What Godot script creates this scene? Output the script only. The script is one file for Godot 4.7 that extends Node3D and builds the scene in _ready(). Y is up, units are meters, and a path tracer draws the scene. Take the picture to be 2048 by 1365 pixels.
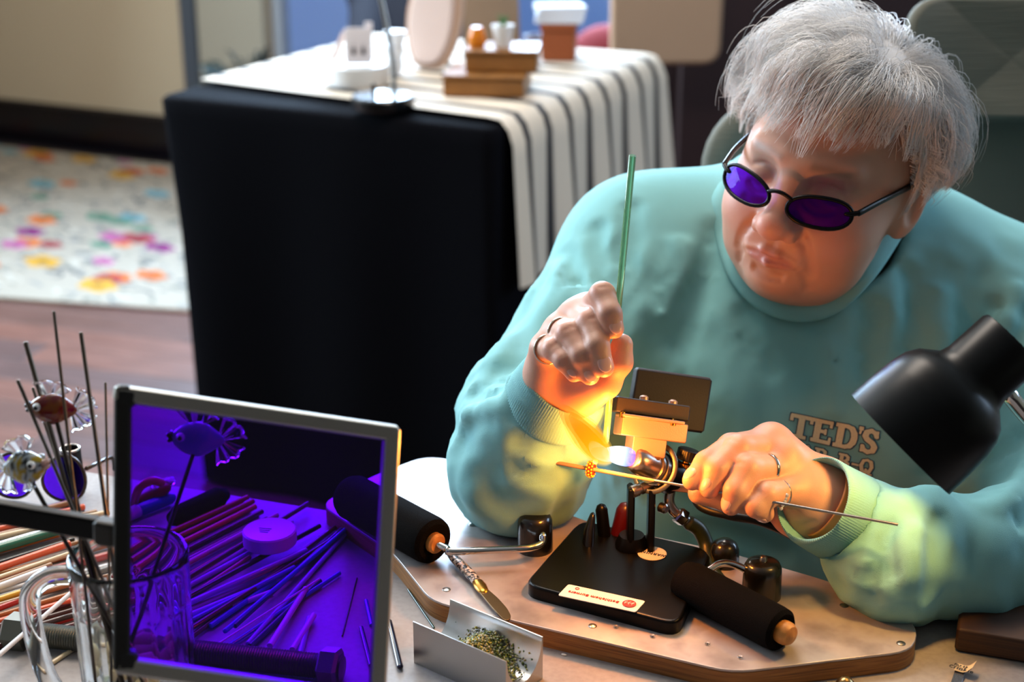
extends Node3D
# A glass bead maker at her bench: camera, light and exposure first, then the room, the far table, the bench, the torch, the rods and the person.

var sk: Dictionary = {}          # shared materials
var rng := RandomNumberGenerator.new()
var used_names: Dictionary = {}


func _ready() -> void:
	rng.seed = 4711
	var cam := Camera3D.new()
	cam.name = "camera"
	cam.position = Vector3(0, 1.4, 0)
	cam.rotation_degrees = Vector3(-20, 0, 0)
	cam.fov = 26.0
	cam.near = 0.05
	cam.far = 60.0
	var attr := CameraAttributesPhysical.new()
	attr.frustum_focal_length = 50.0
	attr.frustum_focus_distance = 1.25
	attr.exposure_aperture = 4.5
	attr.exposure_multiplier = 1.0
	attr.auto_exposure_enabled = false
	cam.attributes = attr
	add_child(cam)
	cam.fov = 26.0
	cam.current = true
	var env := Environment.new()
	var sky := Sky.new()
	var sm := ProceduralSkyMaterial.new()
	sm.sky_top_color = Color(0.36, 0.55, 0.86)
	sm.sky_horizon_color = Color(0.62, 0.78, 0.95)
	sm.ground_horizon_color = Color(0.5, 0.6, 0.72)
	sm.ground_bottom_color = Color(0.3, 0.33, 0.38)
	sky.sky_material = sm
	env.background_mode = Environment.BG_SKY
	env.sky = sky
	env.tonemap_mode = Environment.TONE_MAPPER_LINEAR
	env.tonemap_exposure = 1.0
	env.sdfgi_enabled = true
	env.ssao_enabled = true
	env.ssil_enabled = true
	var we := WorldEnvironment.new()
	we.name = "world"
	we.environment = env
	add_child(we)
	# daylight through the windows, the ceiling panel, and a fill added at the back
	area_light("window_light_back", Vector3(-0.05, 1.85, -5.15), Vector3(0.0, 0.9, -1.6), Vector2(2.0, 1.3), Color(0.74, 0.87, 1.0), 34.0)
	area_light("window_light_side", Vector3(-3.1, 1.75, -3.5), Vector3(0.2, 0.95, -1.4), Vector2(2.0, 1.4), Color(0.84, 0.93, 1.0), 22.0)
	area_light("window_light_far_side", Vector3(2.85, 1.9, -2.45), Vector3(0.4, 1.1, -1.4), Vector2(1.4, 1.2), Color(0.78, 0.89, 1.0), 5.0)
	area_light("ceiling_light", Vector3(-0.15, 2.62, -2.05), Vector3(0.15, 0.8, -1.5), Vector2(1.3, 0.7), Color(1.0, 0.94, 0.88), 4.8)
	area_light("added_fill_back", Vector3(-1.3, 2.62, -4.4), Vector3(-1.3, 0.0, -4.41), Vector2(1.2, 0.8), Color(1.0, 0.92, 0.82), 4.2)  # added fill that brightens the back of the room; no fixture hangs there
	make_materials()
	make_room()
	make_far_table()
	make_bench()
	make_torch()
	make_rods()
	make_person()
	make_misc()


func area_light(called: String, at: Vector3, towards: Vector3, size: Vector2, color: Color, energy: float) -> void:
	var l := AreaLight3D.new()
	l.name = called
	l.area_size = size
	l.light_color = color
	l.light_energy = energy
	l.area_range = 14.0
	l.area_attenuation = 2.0
	l.shadow_enabled = true
	add_child(l)
	l.look_at_from_position(at, towards, Vector3.UP)


# ---------------------------------------------------------------- names and tags

func numbered(called: String) -> String:
	var n: int = used_names.get(called, -1) + 1
	used_names[called] = n
	return called if n == 0 else "%s_%03d" % [called, n]


func thing(called: String, label: String, category: String, at: Vector3, group := "") -> Node3D:
	var o := Node3D.new()
	o.name = numbered(called)
	o.position = at
	o.set_meta("label", label)
	o.set_meta("category", category)
	if group:
		o.set_meta("group", group)
	add_child(o, true)
	return o


func part(parent: Node3D, called: String, mb: MB, mat: Material, label := "") -> MeshInstance3D:
	var top := parent
	var off := Vector3.ZERO
	while top != self:
		off += top.position
		top = top.get_parent()
	var o := MeshInstance3D.new()
	o.name = called
	o.mesh = mb.commit(mat, off)
	if label:
		o.set_meta("label", label)
	parent.add_child(o, true)
	return o


func solo(called: String, mb: MB, mat: Material, label: String, category: String, group := "") -> MeshInstance3D:
	var o := MeshInstance3D.new()
	o.name = numbered(called)
	var base := mb.base()
	o.mesh = mb.commit(mat, base)
	o.position = base
	o.set_meta("label", label)
	o.set_meta("category", category)
	if group:
		o.set_meta("group", group)
	add_child(o, true)
	return o


func struct(called: String, mb: MB, mat: Material, label: String, category: String) -> MeshInstance3D:
	var o := solo(called, mb, mat, label, category)
	o.set_meta("kind", "structure")
	return o


# ---------------------------------------------------------------- mesh builder

class MB:
	var P := PackedVector3Array()
	var N := PackedVector3Array()
	var U := PackedVector2Array()
	var C := PackedColorArray()
	var I := PackedInt32Array()
	var tint := Color.WHITE
	var colored := false

	func base() -> Vector3:
		var lo := P[0]
		var hi := P[0]
		for p in P:
			lo = lo.min(p)
			hi = hi.max(p)
		return Vector3((lo.x + hi.x) / 2, lo.y, (lo.z + hi.z) / 2)

	func commit(mat: Material, off := Vector3.ZERO) -> ArrayMesh:
		var a := []
		a.resize(Mesh.ARRAY_MAX)
		if off != Vector3.ZERO:
			P = Transform3D(Basis(), -off) * P
		a[Mesh.ARRAY_VERTEX] = P
		a[Mesh.ARRAY_NORMAL] = N
		if U.size() == P.size():
			a[Mesh.ARRAY_TEX_UV] = U
		if colored:
			a[Mesh.ARRAY_COLOR] = C
		a[Mesh.ARRAY_INDEX] = I
		var m := ArrayMesh.new()
		m.add_surface_from_arrays(Mesh.PRIMITIVE_TRIANGLES, a)
		m.surface_set_material(0, mat)
		return m

	func vert(p: Vector3, n := Vector3.ZERO, uv := Vector2.ZERO) -> int:
		P.append(p)
		N.append(n)
		U.append(uv)
		C.append(tint)
		return P.size() - 1

	func tri(a: int, b: int, c: int) -> void:
		I.append(a)
		I.append(b)
		I.append(c)

	# smooth normals from faces for what was added since (v0, i0); a closed piece is turned outside-out first
	func finish(v0: int, i0: int, closed := true, keep_normals := false) -> void:
		if closed:
			var mid := Vector3.ZERO
			for k in range(v0, P.size()):
				mid += P[k]
			mid /= maxf(1.0, P.size() - v0)
			var vol := 0.0
			for k in range(i0, I.size(), 3):
				vol += (P[I[k]] - mid).dot((P[I[k + 1]] - mid).cross(P[I[k + 2]] - mid))
			if vol > 0.0:
				for k in range(i0, I.size(), 3):
					var t := I[k + 1]
					I[k + 1] = I[k + 2]
					I[k + 2] = t
		if keep_normals:
			return
		for k in range(v0, P.size()):
			N[k] = Vector3.ZERO
		for k in range(i0, I.size(), 3):
			var n := (P[I[k + 2]] - P[I[k]]).cross(P[I[k + 1]] - P[I[k]])
			N[I[k]] += n
			N[I[k + 1]] += n
			N[I[k + 2]] += n
		for k in range(v0, P.size()):
			N[k] = N[k].normalized()

	# a net of rows x cols points
	func grid(pts: PackedVector3Array, rows: int, cols: int, wrap := false, closed := false, uvs := PackedVector2Array()) -> void:
		var v0 := P.size()
		var i0 := I.size()
		for k in pts.size():
			vert(pts[k], Vector3.ZERO, uvs[k] if uvs.size() else Vector2(float(k % cols) / maxf(1, cols - 1), float(k / cols) / maxf(1, rows - 1)))
		var last := cols if wrap else cols - 1
		for r in rows - 1:
			for c in last:
				var c2 := (c + 1) % cols
				var a := v0 + r * cols + c
				var b := v0 + r * cols + c2
				var d := v0 + (r + 1) * cols + c
				var e := v0 + (r + 1) * cols + c2
				tri(a, b, e)
				tri(a, e, d)
		finish(v0, i0, closed)

	# a round bar along points; radii is one number or one per point; ends flat (0), rounded (1) or open (2)
	func tube(pts: Array, radii, sides := 10, ends := 0, squash := 1.0, up := Vector3.ZERO) -> void:
		var v0 := P.size()
		var i0 := I.size()
		var path: Array = pts.duplicate()
		var rad: Array = []
		for k in pts.size():
			rad.append(radii[k] if radii is Array else radii)
		if ends == 1:
			var d0: Vector3 = (pts[0] - pts[1]).normalized()
			var d1: Vector3 = (pts[-1] - pts[-2]).normalized()
			var r0: float = rad[0]
			var r1: float = rad[-1]
			path.insert(0, pts[0] + d0 * r0 * 0.7)
			rad.insert(0, r0 * 0.72)
			path.insert(0, pts[0] + d0 * r0 * 0.97)
			rad.insert(0, r0 * 0.25)
			path.append(pts[-1] + d1 * r1 * 0.7)
			rad.append(r1 * 0.72)
			path.append(pts[-1] + d1 * r1 * 0.97)
			rad.append(r1 * 0.25)
		var n := path.size()
		var t: Vector3 = (path[1] - path[0]).normalized()
		var side := up.cross(t) if up != Vector3.ZERO else t.cross(Vector3.UP if absf(t.y) < 0.9 else Vector3.RIGHT)
		side = side.normalized()
		var rings := []
		for k in n:
			var t2: Vector3 = (path[mini(k + 1, n - 1)] - path[maxi(k - 1, 0)]).normalized()
			side = (side - t2 * side.dot(t2)).normalized()
			var other := t2.cross(side)
			var ring := []
			for s in sides:
				var a := TAU * s / sides
				ring.append(vert(path[k] + (side * cos(a) + other * sin(a) * squash) * rad[k], Vector3.ZERO, Vector2(float(s) / sides, float(k) / (n - 1))))
			rings.append(ring)
		for k in n - 1:
			for s in sides:
				var s2 := (s + 1) % sides
				tri(rings[k][s], rings[k][s2], rings[k + 1][s2])
				tri(rings[k][s], rings[k + 1][s2], rings[k + 1][s])
		if ends == 1:
			for e in [0, n - 1]:
				var m := vert(path[e])
				for s in sides:
					var s2 := (s + 1) % sides
					if e == 0:
						tri(m, rings[e][s2], rings[e][s])
					else:
						tri(m, rings[e][s], rings[e][s2])
		finish(v0, i0, ends == 1)
		if ends == 0 or ends == 2:
			# turn the wall outwards, then flat lids
			var k0: Vector3 = P[rings[0][0]] - path[0]
			if N[rings[0][0]].dot(k0) < 0.0:
				for k in range(i0, I.size(), 3):
					var q := I[k + 1]
					I[k + 1] = I[k + 2]
					I[k + 2] = q
				for k in range(v0, P.size()):
					N[k] = -N[k]
			if ends == 0:
				for e in [0, n - 1]:
					var d: Vector3 = (path[0] - path[1]).normalized() if e == 0 else (path[-1] - path[-2]).normalized()
					var m := vert(path[e], d)
					var first := P.size()
					for s in sides:
						vert(P[rings[e][s]], d)
					for s in sides:
						var a := first + s
						var b := first + (s + 1) % sides
						if (P[b] - P[m]).cross(P[a] - P[m]).dot(d) > 0.0:
							tri(m, a, b)
						else:
							tri(m, b, a)

	# a profile of (radius, height) turned about the y axis of xf; corners sharper than about 35 degrees stay sharp
	func lathe(profile: Array, xf: Transform3D, sides := 32, arc := TAU) -> void:
		var v0 := P.size()
		var i0 := I.size()
		var n := profile.size()
		var rows := []
		var full := arc > TAU - 0.001
		for k in n:
			var here: Vector2 = profile[k]
			var split := false
			if k > 0 and k < n - 1:
				var da: Vector2 = (here - profile[k - 1]).normalized()
				var db: Vector2 = (profile[k + 1] - here).normalized()
				split = da.dot(db) < 0.8
			for twice in (2 if split else 1):
				var row := []
				var d: Vector2
				if k == 0 or (split and twice == 1):
					d = profile[k + 1] - here
				elif k == n - 1 or (split and twice == 0):
					d = here - profile[k - 1]
				else:
					d = (here - profile[k - 1]).normalized() + (profile[k + 1] - here).normalized()
				d = d.normalized()
				for s in sides + (0 if full else 1):
					var a := arc * s / sides
					var nn := Vector3(d.y * cos(a), -d.x, d.y * sin(a))
					row.append(vert(xf * Vector3(here.x * cos(a), here.y, here.x * sin(a)), (xf.basis * nn).normalized(), Vector2(float(s) / sides, float(k) / (n - 1))))
				if rows.size() and not (split and twice == 1):
					var prev: Array = rows[-1]
					for s in (sides if full else sides):
						var s2 := (s + 1) % sides if full else s + 1
						tri(prev[s], row[s], row[s2])
						tri(prev[s], row[s2], prev[s2])
				rows.append(row)
		finish(v0, i0, true, true)
		var score := 0.0
		for k in range(i0, I.size(), 3):
			var fn := (P[I[k + 2]] - P[I[k]]).cross(P[I[k + 1]] - P[I[k]])
			score += fn.dot(N[I[k]])
		if score < 0.0:
			for k in range(v0, P.size()):
				N[k] = -N[k]

	# a box with chamfered edges; the normals round the chamfers
	func box(xf: Transform3D, size: Vector3, bevel := 0.002) -> void:
		var v0 := P.size()
		var i0 := I.size()
		var h := size / 2
		var b := minf(bevel, minf(h.x, minf(h.y, h.z)) * 0.9)
		var id := {}
		for x in [-1, 1]:
			for y in [-1, 1]:
				for z in [-1, 1]:
					var s := Vector3(x, y, z)
					for ax in 3:
						var q := Vector3(x * (h.x - b), y * (h.y - b), z * (h.z - b))
						q[ax] = s[ax] * h[ax]
						var n := Vector3.ZERO
						n[ax] = s[ax]
						id[[x, y, z, ax]] = vert(xf * q, (xf.basis * n).normalized())
		for ax in 3:
			var u := (ax + 1) % 3
			var w := (ax + 2) % 3
			for s in [-1, 1]:
				var q := []
				for c in [[-1, -1], [1, -1], [1, 1], [-1, 1]]:
					var k := [0, 0, 0]
					k[ax] = s
					k[u] = c[0]
					k[w] = c[1]
					q.append(id[[k[0], k[1], k[2], ax]])
				out_quad(q, xf)
		for ax in 3:
			var u := (ax + 1) % 3
			var w := (ax + 2) % 3
			for su in [-1, 1]:
				for sw in [-1, 1]:
					var q := []
					for c in [[-1, u], [1, u], [1, w], [-1, w]]:
						var k := [0, 0, 0]
						k[ax] = c[0]
						k[u] = su
						k[w] = sw
						q.append(id[[k[0], k[1], k[2], c[1]]])
					out_quad(q, xf)
		for x in [-1, 1]:
			for y in [-1, 1]:
				for z in [-1, 1]:
					out_poly([id[[x, y, z, 0]], id[[x, y, z, 1]], id[[x, y, z, 2]]], xf.origin)
		if v0 == 0 and i0 == 0:
			pass

	func out_quad(q: Array, xf: Transform3D) -> void:
		out_poly(q, xf.origin)

	func out_poly(q: Array, mid: Vector3) -> void:
		var n := (P[q[2]] - P[q[0]]).cross(P[q[1]] - P[q[0]])
		var c := Vector3.ZERO
		for k in q:
			c += P[k]
		c /= q.size()
		var ok := n.dot(c - mid) > 0.0
		for k in range(1, q.size() - 1):
			if ok:
				tri(q[0], q[k], q[k + 1])
			else:
				tri(q[0], q[k + 1], q[k])

	# a flat outline (x, z) raised from y0 to y1 with a chamfered top edge
	func prism(poly: PackedVector2Array, y0: float, y1: float, xf := Transform3D(), bevel := 0.0) -> void:
		var n := poly.size()
		var ring := PackedVector2Array(poly)
		var area := 0.0
		for k in n:
			area += poly[k].cross(poly[(k + 1) % n])
		var sgn := signf(area)
		var inner := PackedVector2Array()
		var outn := PackedVector2Array()
		for k in n:
			var a := poly[(k + n - 1) % n]
			var b := poly[k]
			var c := poly[(k + 1) % n]
			var na := Vector2((b - a).y, -(b - a).x).normalized() * sgn
			var nb := Vector2((c - b).y, -(c - b).x).normalized() * sgn
			var m := (na + nb).normalized()
			outn.append(m)
			inner.append(b - m * bevel / maxf(0.35, m.dot(na)))
		var tris := Geometry2D.triangulate_polygon(inner if bevel > 0.0 else poly)
		for top in [true, false]:
			var v0 := P.size()
			var y := y1 if top else y0
			var nn := (xf.basis * (Vector3.UP if top else Vector3.DOWN)).normalized()
			var src := inner if bevel > 0.0 and top else ring
			for k in n:
				vert(xf * Vector3(src[k].x, y, src[k].y), nn, src[k])
			for k in range(0, tris.size(), 3):
				var a := v0 + tris[k]
				var b := v0 + tris[k + 1]
				var c := v0 + tris[k + 2]
				if (P[c] - P[a]).cross(P[b] - P[a]).dot(nn) > 0.0:
					tri(a, b, c)
				else:
					tri(a, c, b)
		for k in n:
			var k2 := (k + 1) % n
			var e := Vector2((ring[k2] - ring[k]).y, -(ring[k2] - ring[k]).x).normalized() * sgn
			# round where neighbours nearly line up, sharp elsewhere
			var n1 := outn[k] if outn[k].dot(e) > 0.86 else e
			var n2 := outn[k2] if outn[k2].dot(e) > 0.86 else e
			var m1 := (xf.basis * Vector3(n1.x, 0, n1.y)).normalized()
			var m2 := (xf.basis * Vector3(n2.x, 0, n2.y)).normalized()
			var yb := y1 - bevel
			var upn := (xf.basis * Vector3.UP).normalized()
			var mid := xf * Vector3(ring[k].x - e.x, (y0 + y1) / 2, ring[k].y - e.y)
			var a := vert(xf * Vector3(ring[k].x, y0, ring[k].y), m1, Vector2(0, 0))
			var b := vert(xf * Vector3(ring[k2].x, y0, ring[k2].y), m2, Vector2(1, 0))
			var c := vert(xf * Vector3(ring[k2].x, yb, ring[k2].y), m2, Vector2(1, 1))
			var d := vert(xf * Vector3(ring[k].x, yb, ring[k].y), m1, Vector2(0, 1))
			out_poly([a, b, c, d], mid)
			if bevel > 0.0:
				var f := vert(xf * Vector3(inner[k2].x, y1, inner[k2].y), upn)
				var g := vert(xf * Vector3(inner[k].x, y1, inner[k].y), upn)
				out_poly([d, c, f, g], mid)

	func ball(c: Vector3, r: Vector3, b := Basis(), sides := 16, rows := 10) -> void:
		var v0 := P.size()
		var i0 := I.size()
		for k in rows + 1:
			var th := PI * k / rows
			for s in sides:
				var a := TAU * s / sides
				var u := Vector3(sin(th) * cos(a), cos(th), sin(th) * sin(a))
				vert(c + b * (u * r), (b * (u / r)).normalized(), Vector2(float(s) / sides, float(k) / rows))
		for k in rows:
			for s in sides:
				var s2 := (s + 1) % sides
				var p := v0 + k * sides
				tri(p + s, p + s2, p + sides + s2)
				tri(p + s, p + sides + s2, p + sides + s)
		finish(v0, i0, true, true)


func along(a: Vector3, b: Vector3, roll := 0.0) -> Transform3D:
	# a frame at a whose y axis points to b
	var y := (b - a).normalized()
	var x := y.cross(Vector3.BACK if absf(y.z) < 0.9 else Vector3.RIGHT).normalized()
	var t := Transform3D(Basis(x, y, x.cross(y)), a)
	return t.rotated_local(Vector3.UP, roll)


func facing(at: Vector3, x: Vector3, up: Vector3) -> Transform3D:
	# a frame whose x axis is x and whose y axis is as near up as it can be
	var xx := x.normalized()
	var yy := (up - xx * up.dot(xx)).normalized()
	return Transform3D(Basis(xx, yy, xx.cross(yy)), at)


func smooth_path(pts: Array, steps := 6, closed := false) -> Array:
	var out := []
	var n := pts.size()
	for k in (n if closed else n - 1):
		var a: Vector3 = pts[(k - 1 + n) % n] if closed or k > 0 else pts[k]
		var b: Vector3 = pts[k]
		var c: Vector3 = pts[(k + 1) % n]
		var d: Vector3 = pts[(k + 2) % n] if closed or k < n - 2 else c
		for s in steps:
			out.append(b.cubic_interpolate(c, a, d, float(s) / steps))
	if not closed:
		out.append(pts[-1])
	return out


func round_rect(w: float, d: float, r: float, steps := 5) -> PackedVector2Array:
	var out := PackedVector2Array()
	for q in 4:
		var c := Vector2([1, -1, -1, 1][q] * (w / 2 - r), [1, 1, -1, -1][q] * (d / 2 - r))
		for s in steps + 1:
			var a := PI / 2 * (q + float(s) / steps)
			out.append(c + Vector2(cos(a), sin(a)) * r)
	return out


func round_corners(poly: Array, r: float, steps := 4) -> PackedVector2Array:
	var out := PackedVector2Array()
	var n := poly.size()
	for k in n:
		var a: Vector2 = poly[(k + n - 1) % n]
		var b: Vector2 = poly[k]
		var c: Vector2 = poly[(k + 1) % n]
		var p := b + (a - b).normalized() * minf(r, a.distance_to(b) * 0.45)
		var q := b + (c - b).normalized() * minf(r, c.distance_to(b) * 0.45)
		for s in steps + 1:
			var t := float(s) / steps
			out.append(p.lerp(b, t).lerp(b.lerp(q, t), t))
	return out


# ---------------------------------------------------------------- materials

func M(color: Color, rough := 0.5, metal := 0.0) -> StandardMaterial3D:
	var m := StandardMaterial3D.new()
	m.albedo_color = color
	m.roughness = rough
	m.metallic = metal
	return m


func glass(color: Color, bend := 0.05, rough := 0.0) -> StandardMaterial3D:
	var m := M(color, rough)
	m.albedo_color.a = 0.0
	m.refraction_enabled = true
	m.refraction_scale = bend
	return m


func noise_tex(freq: float, octaves := 4, size := 512, ramp: Gradient = null, kind := FastNoiseLite.TYPE_SIMPLEX_SMOOTH, sd := 1) -> NoiseTexture2D:
	var n := FastNoiseLite.new()
	n.noise_type = kind
	n.frequency = freq
	n.fractal_octaves = octaves
	n.seed = sd
	var t := NoiseTexture2D.new()
	t.width = size
	t.height = size
	t.seamless = true
	t.noise = n
	if ramp:
		t.color_ramp = ramp
	return t


func ramp(stops: Array) -> Gradient:
	var g := Gradient.new()
	var o := PackedFloat32Array()
	var c := PackedColorArray()
	for s in stops:
		o.append(s[0])
		c.append(s[1])
	g.offsets = o
	g.colors = c
	return g


func tri_map(m: StandardMaterial3D, scale: Vector3, world := true) -> StandardMaterial3D:
	m.uv1_triplanar = true
	m.uv1_world_triplanar = world
	m.uv1_scale = scale
	return m


func bump(m: StandardMaterial3D, t: Texture2D, cm: float) -> StandardMaterial3D:
	m.heightmap_enabled = true
	m.heightmap_texture = t
	m.heightmap_scale = cm
	return m


func make_materials() -> void:
	var fine := noise_tex(0.08, 3)
	var coarse := noise_tex(0.012, 5, 512, null, FastNoiseLite.TYPE_SIMPLEX_SMOOTH, 5)
	sk.fine = fine
	sk.coarse = coarse
	var wood := ramp([[0.0, Color(0.34, 0.20, 0.08)], [0.45, Color(0.56, 0.36, 0.16)], [0.6, Color(0.64, 0.43, 0.2)], [1.0, Color(0.42, 0.25, 0.1)]])
	sk.ply = tri_map(M(Color.WHITE, 0.6), Vector3(2, 60, 2))
	sk.ply.albedo_texture = noise_tex(0.01, 4, 512, wood, FastNoiseLite.TYPE_SIMPLEX_SMOOTH, 8)
	var sheet := ramp([[0.0, Color(0.50, 0.46, 0.45)], [0.4, Color(0.66, 0.62, 0.61)], [0.7, Color(0.72, 0.69, 0.68)], [1.0, Color(0.58, 0.55, 0.55)]])
	sk.sheet = tri_map(M(Color.WHITE, 0.42, 0.35), Vector3(3, 3, 3))
	sk.sheet.albedo_texture = noise_tex(0.008, 5, 512, sheet, FastNoiseLite.TYPE_SIMPLEX_SMOOTH, 3)
	sk.sheet.roughness_texture = noise_tex(0.01, 4, 512, ramp([[0.0, Color(0.7, 0.7, 0.7)], [1.0, Color(1, 1, 1)]]), FastNoiseLite.TYPE_SIMPLEX_SMOOTH, 4)
	var lam := ramp([[0.0, Color(0.555, 0.525, 0.515)], [0.5, Color(0.59, 0.56, 0.55)], [1.0, Color(0.615, 0.585, 0.575)]])
	sk.laminate = tri_map(M(Color.WHITE, 0.5), Vector3(5, 5, 5))
	sk.laminate.albedo_texture = noise_tex(0.05, 4, 512, lam, FastNoiseLite.TYPE_SIMPLEX_SMOOTH, 11)
	sk.steel = M(Color(0.62, 0.6, 0.58), 0.28, 1.0)
	sk.chrome = M(Color(0.78, 0.77, 0.76), 0.12, 1.0)
	sk.zinc = M(Color(0.50, 0.50, 0.47), 0.42, 0.9)
	sk.alu = tri_map(M(Color(0.70, 0.69, 0.68), 0.33, 1.0), Vector3(3, 3, 60), false)
	bump(sk.alu, noise_tex(0.03, 4), 0.004)
	sk.frame_alu = M(Color(0.66, 0.65, 0.62), 0.38, 0.85)
	sk.brass = M(Color(0.72, 0.52, 0.22), 0.25, 1.0)
	sk.copper = tri_map(M(Color(0.74, 0.60, 0.52), 0.45, 0.75), Vector3(20, 20, 20), false)
	bump(sk.copper, fine, 0.01)
	sk.graphite = tri_map(M(Color(0.155, 0.115, 0.115), 0.55, 0.1), Vector3(12, 12, 12), false)
	bump(sk.graphite, fine, 0.006)
	sk.black = M(Color(0.02, 0.02, 0.024), 0.32)
	sk.black.metallic_specular = 0.3
	sk.black_gloss = M(Color(0.012, 0.012, 0.014), 0.16)
	sk.black_gloss.clearcoat_enabled = true
	sk.black_gloss.clearcoat = 0.35
	sk.plank = tri_map(M(Color(0.5, 0.45, 0.42), 0.6), Vector3(2, 60, 2))  # plywood grain tinted down, standing in for the shade under her arm
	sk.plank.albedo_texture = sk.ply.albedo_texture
	sk.lamp_black = M(Color(0.015, 0.015, 0.018), 0.34)
	sk.lamp_black.metallic_specular = 0.35
	sk.rubber = M(Color(0.03, 0.03, 0.033), 0.45)
	sk.foam = tri_map(M(Color(0.055, 0.047, 0.043), 0.95), Vector3(24, 24, 24), false)
	sk.foam.metallic_specular = 0.15
	bump(sk.foam, noise_tex(0.16, 3, 512, null, FastNoiseLite.TYPE_CELLULAR, 2), 0.16)
	sk.dowel = tri_map(M(Color.WHITE, 0.5), Vector3(60, 12, 60), false)
	sk.dowel.albedo_texture = noise_tex(0.01, 4, 256, ramp([[0.0, Color(0.55, 0.33, 0.12)], [1.0, Color(0.83, 0.58, 0.28)]]), FastNoiseLite.TYPE_SIMPLEX_SMOOTH, 9)
	sk.white = M(Color(0.86, 0.85, 0.84), 0.45)
	sk.paper = M(Color(0.88, 0.86, 0.82), 0.8)
	sk.ink = M(Color(0.62, 0.06, 0.08), 0.6)
	sk.dark_ink = M(Color(0.06, 0.06, 0.08), 0.6)
	sk.clear = glass(Color(0.97, 0.985, 0.99))
	sk.violet_pane = glass(Color(0.40, 0.02, 1.0), 0.05)
	sk.violet_lens = glass(Color(0.36, 0.10, 0.92), 0.012)


# ---------------------------------------------------------------- distance fields and their surface nets

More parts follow.
